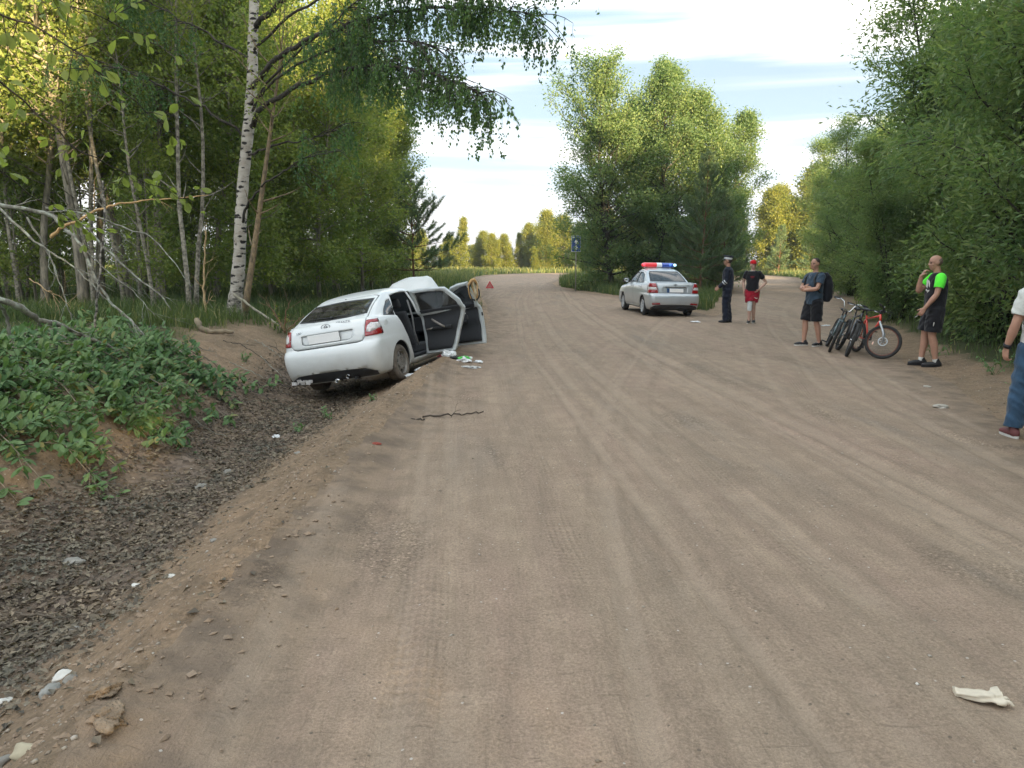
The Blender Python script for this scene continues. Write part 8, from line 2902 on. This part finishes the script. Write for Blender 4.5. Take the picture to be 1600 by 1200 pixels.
# ------------------------------------------------------------------ leafy things near the camera
def big_leaf_mesh(L=0.10, W=0.045, seed=0):
    """one obovate leaf, curved and folded along its midrib"""
    st = [(0, .0), (.12, .10), (.35, .36), (.62, .50), (.85, .36), (1.0, .02)]
    V, Q = [], []
    for t, w in st:
        z = -0.22 * L * t * t
        V += [(-w * W, t * L, z + .25 * w * W), (0, t * L, z), (w * W, t * L, z + .25 * w * W)]
    for i in range(len(st) - 1):
        a = i * 3
        Q += [(a, a + 1, a + 4, a + 3), (a + 1, a + 2, a + 5, a + 4)]
    return np_mesh('leaf', np.array(V), np.array(Q))


def frame(d, up):
    d = Vector(d).normalized(); s = d.cross(Vector(up)).normalized(); u = s.cross(d)
    return Matrix(((s.x, d.x, u.x), (s.y, d.y, u.y), (s.z, d.z, u.z)))


def leafy_bush():
    rg = np.random.default_rng(91)
    root = empty('fallen_leafy_branch', (-6.6, 8.6, 0.5), label='leafy green fallen crown with big oval leaves spilling over the bank into the ditch', cat='bush')
    o3 = np.array([-6.6, 8.6, 0.5])
    me = big_leaf_mesh(0.118, 0.050)
    me.materials.append(MAT['leaf_shrub'])
    spots = []
    g = Geo()
    for k in range(104):
        # a main stem lying over the bank, towards the ditch
        y0 = rg.uniform(6.9, 11.2); x0 = -6.9 + rg.uniform(-.3, 0.9)
        ex = rg.uniform(-4.8, -3.75) - 0.12 * max(0, 8 - y0); ey = y0 + rg.uniform(-1.7, 0.3)
        if k % 4 == 0: ex = rg.uniform(-5.9, -4.8)
        h = rg.uniform(.14, .40)
        n = 9
        P = []
        for i in range(n):
            t = i / (n - 1)
            x, y = x0 + (ex - x0) * t, y0 + (ey - y0) * t
            zg = gz(x, y)
            P.append((x + rg.normal(0, .02), y + rg.normal(0, .02), max(zg + .05, zg + h * (1 - .45 * t) * min(1, .35 + t * 2.2) - .04)))
        P = np.array(P) - o3
        g.tube(P, np.linspace(.013, .003, n), 5)
        for m in range(9):
            j = rg.integers(2, n)
            ax = P[j] - P[j - 1]; ax /= np.linalg.norm(ax)
            T = polyline(rg, P[j], ax + rg.normal(0, .55, 3) + np.array([.2, -.25, .15]), rg.uniform(.12, .38), 3, -.2, .1)
            g.tube(T, [.004, .003, .0025, .002], 4)
            spots.append((T[-1], T[-1] - T[0])); spots.append(((T[1] + T[2]) / 2, T[-1] - T[0]))
        spots.append((P[-1], P[-1] - P[-2])); spots.append((P[-2], P[-1] - P[-2]))
    g.build('stems', MAT['bark_grey'], root)
    L = []
    for p, d in spots:
        d = d / (np.linalg.norm(d) + 1e-6)
        for q in range(rg.integers(6, 10)):
            a = q * 2.1 + rg.uniform(0, .8)
            e1 = np.cross(d, (0.1, 0.2, 1)); e1 /= np.linalg.norm(e1); e2 = np.cross(d, e1)
            dv = d * rg.uniform(.2, .8) + (e1 * math.cos(a) + e2 * math.sin(a)) * .85 + np.array([0, 0, .05])
            L.append((p + rg.normal(0, .012, 3), dv, np.array([rg.normal(0, .3), rg.normal(0, .3) - .25, 1.0]), rg.uniform(.6, 1.15)))
    # the 300 that show largest become parts of their own, the rest one mass
    cam_ = np.array([0, 0, 1.7])
    def score(l):
        w = l[0] + o3
        hh = w[2] - gz(w[0], w[1])
        return np.linalg.norm(w - cam_) / l[3] - 3.0 * hh - 0.4 * l[2][2]
    L.sort(key=score)
    for p, d, u, s in L[:300]:
        o = bpy.data.objects.new('leaf', me); COL.objects.link(o); o.parent = root
        o.matrix_local = Matrix.Translation(p) @ frame(d, u).to_4x4() @ Matrix.Scale(s, 4)
    base = np.array([v.co for v in me.vertices]); fq = np.array([list(f.vertices) for f in me.polygons])
    G2 = Geo()
    for p, d, u, s in L[300:]:
        M = np.array(frame(d, u)) * s
        G2.add(base @ M.T + p, fq)
    o = G2.build('leaves', MAT['leaf_shrub'], root); o['kind'] = 'stuff'
    print('BUSH leaves', len(L))


leafy_bush()


def overhang():
    """leafy bough hanging into the top left corner, close to the photographer"""
    rg = np.random.default_rng(17)
    root = empty('overhanging_branch', (-3.4, 3.9, 3.1), label='leafy bough with big pale green leaves hanging into the top left corner, nearest the photographer', cat='branch')
    o3 = np.array([-3.4, 3.9, 3.1])
    me = big_leaf_mesh(0.085, 0.050); me.materials.append(MAT['leaf_aspen'])
    lines = [[(-3.4, 3.9, 3.1), (-2.75, 3.9, 3.0), (-2.55, 4.0, 2.92), (-2.35, 4.2, 2.83), (-2.2, 4.5, 2.62), (-2.1, 4.9, 2.45)],
             [(-3.4, 4.4, 3.1), (-3.1, 4.8, 2.75), (-3.0, 5.3, 2.45), (-2.85, 5.9, 2.3), (-2.75, 6.4, 2.2)],
             [(-3.6, 4.2, 3.0), (-3.5, 4.9, 2.5), (-3.45, 5.5, 2.15), (-3.35, 6.1, 1.95)],
             [(-3.3, 3.8, 3.3), (-2.85, 4.3, 3.25), (-2.6, 4.9, 3.2), (-2.35, 5.5, 3.1)]]
    cnt = 0
    for li, Lx in enumerate(lines):
        L = np.array(Lx) - o3
        tt = np.linspace(0, len(L) - 1, len(L) * 4)
        P = np.stack([np.interp(tt, np.arange(len(L)), L[:, k]) for k in range(3)], -1)
        P[1:-1] += rg.normal(0, .008, P[1:-1].shape)
        g = Geo().tube(P, np.linspace(.008, .002, len(P)), 5)
        tips = []
        for k in range(20):
            j = rg.integers(4, len(P)); ax = P[j] - P[j - 1]; ax /= np.linalg.norm(ax)
            T = polyline(rg, P[j], ax * .6 + rg.normal(0, .7, 3), rg.uniform(.08, .26), 3, -.3, .1)
            g.tube(T, [.003, .0022, .002, .0015], 4)
            tips += [(T[-1], T[-1] - T[0]), (T[1], T[2] - T[1])]
        tips.append((P[-1], P[-1] - P[-2]))
        g.build('twig', MAT['bark_dark'], root)
        for p, d in tips:
            for q in range(2):
                dv = d / np.linalg.norm(d) + rg.normal(0, .5, 3) + np.array([0, 0, -.55])
                o = bpy.data.objects.new('leaf', me); COL.objects.link(o); o.parent = root
                o.matrix_local = Matrix.Translation(p) @ frame(dv, rg.normal(0, .6, 3) + np.array([0, -.3, .8])).to_4x4() @ Matrix.Scale(rg.uniform(.6, 1.1), 4)
                cnt += 1
    print('OVERHANG leaves', cnt)


overhang()


def weed(x, y, n, h, label, seed, mat=None, spread=.12):
    rg = np.random.default_rng(seed)
    z = gz(x, y)
    root = empty('weed', (x, y, z), label=label, cat='weed')
    g = Geo(); me = big_leaf_mesh(.07, .028); me.materials.append(mat or MAT['leaf_shrub'])
    for k in range(n):
        T = polyline(rg, (rg.normal(0, .02), rg.normal(0, .02), -.02), (rg.normal(0, .5), rg.normal(0, .5), 1), h * rg.uniform(.6, 1.2), 4, -.3, .1)
        g.tube(T, np.linspace(.004, .0015, 5), 4)
        for m in range(7):
            t = rg.uniform(.3, 1) * 4; j = min(3, int(t)); p = T[j] + (T[j + 1] - T[j]) * (t - j)
            o = bpy.data.objects.new('leaf', me); COL.objects.link(o); o.parent = root
            o.matrix_local = Matrix.Translation(p) @ frame(rg.normal(0, 1, 3) + np.array([0, 0, .4]), (rg.normal(0, .3), rg.normal(0, .3), 1)).to_4x4() @ Matrix.Scale(rg.uniform(.5, 1.1), 4)
    g.build('stem', MAT['leaf_shrub'], root)


weed(-2.52, 10.1, 5, .22, 'small green weed growing in the ditch just behind the crashed car', 1)
weed(-2.06, 10.75, 4, .16, 'tiny green weed at the road side of the ditch behind the crashed car', 2)
weed(-2.75, 9.3, 5, .16, 'low weed in the ditch, nearer than the one behind the car', 3)
weed(-4.45, 12.3, 6, .20, 'green weed on the sandy bank left of the crashed car', 4)
weed(-4.75, 15.2, 9, .65, 'bright yellow-green shrub left of the crashed car, beside the broken stems', 5, leaf_mat('lime_leaf', (.16, .22, .03), (.34, .34, .06), .4), .3)
weed(6.95, 10.6, 8, .35, 'leafy weed at the foot of the bushes right of the bald man', 6)
weed(6.3, 8.9, 8, .30, 'leafy weed on the right-hand verge near the man in jeans', 7)
weed(7.2, 12.6, 8, .40, 'leafy weed between the bicycles and the bald man', 8)
# ------------------------------------------------------------------ the evening air
def haze():
    t = NT('haze_air')
    v = t.node('VolumePrincipled')
    v.inputs['Color'].default_value = (0.80, 0.90, 1.0, 1)
    v.inputs['Density'].default_value = HAZE
    v.inputs['Anisotropy'].default_value = 0.2
    t.l.new(v.outputs[0], t.out.inputs['Volume'])
    gm = np.array([c[:2] for c in bpy.data.objects['ground'].bound_box])
    lo, hi = gm.min(0) - 12, gm.max(0) + 12
    g = Geo().box(((lo[0] + hi[0]) / 2, (lo[1] + hi[1]) / 2, 12.5), (hi[0] - lo[0], hi[1] - lo[1], 29))
    o = g.build('haze', t.m, None, smooth=False)
    tag(o, kind='stuff')


HAZE = 0.00045
haze()
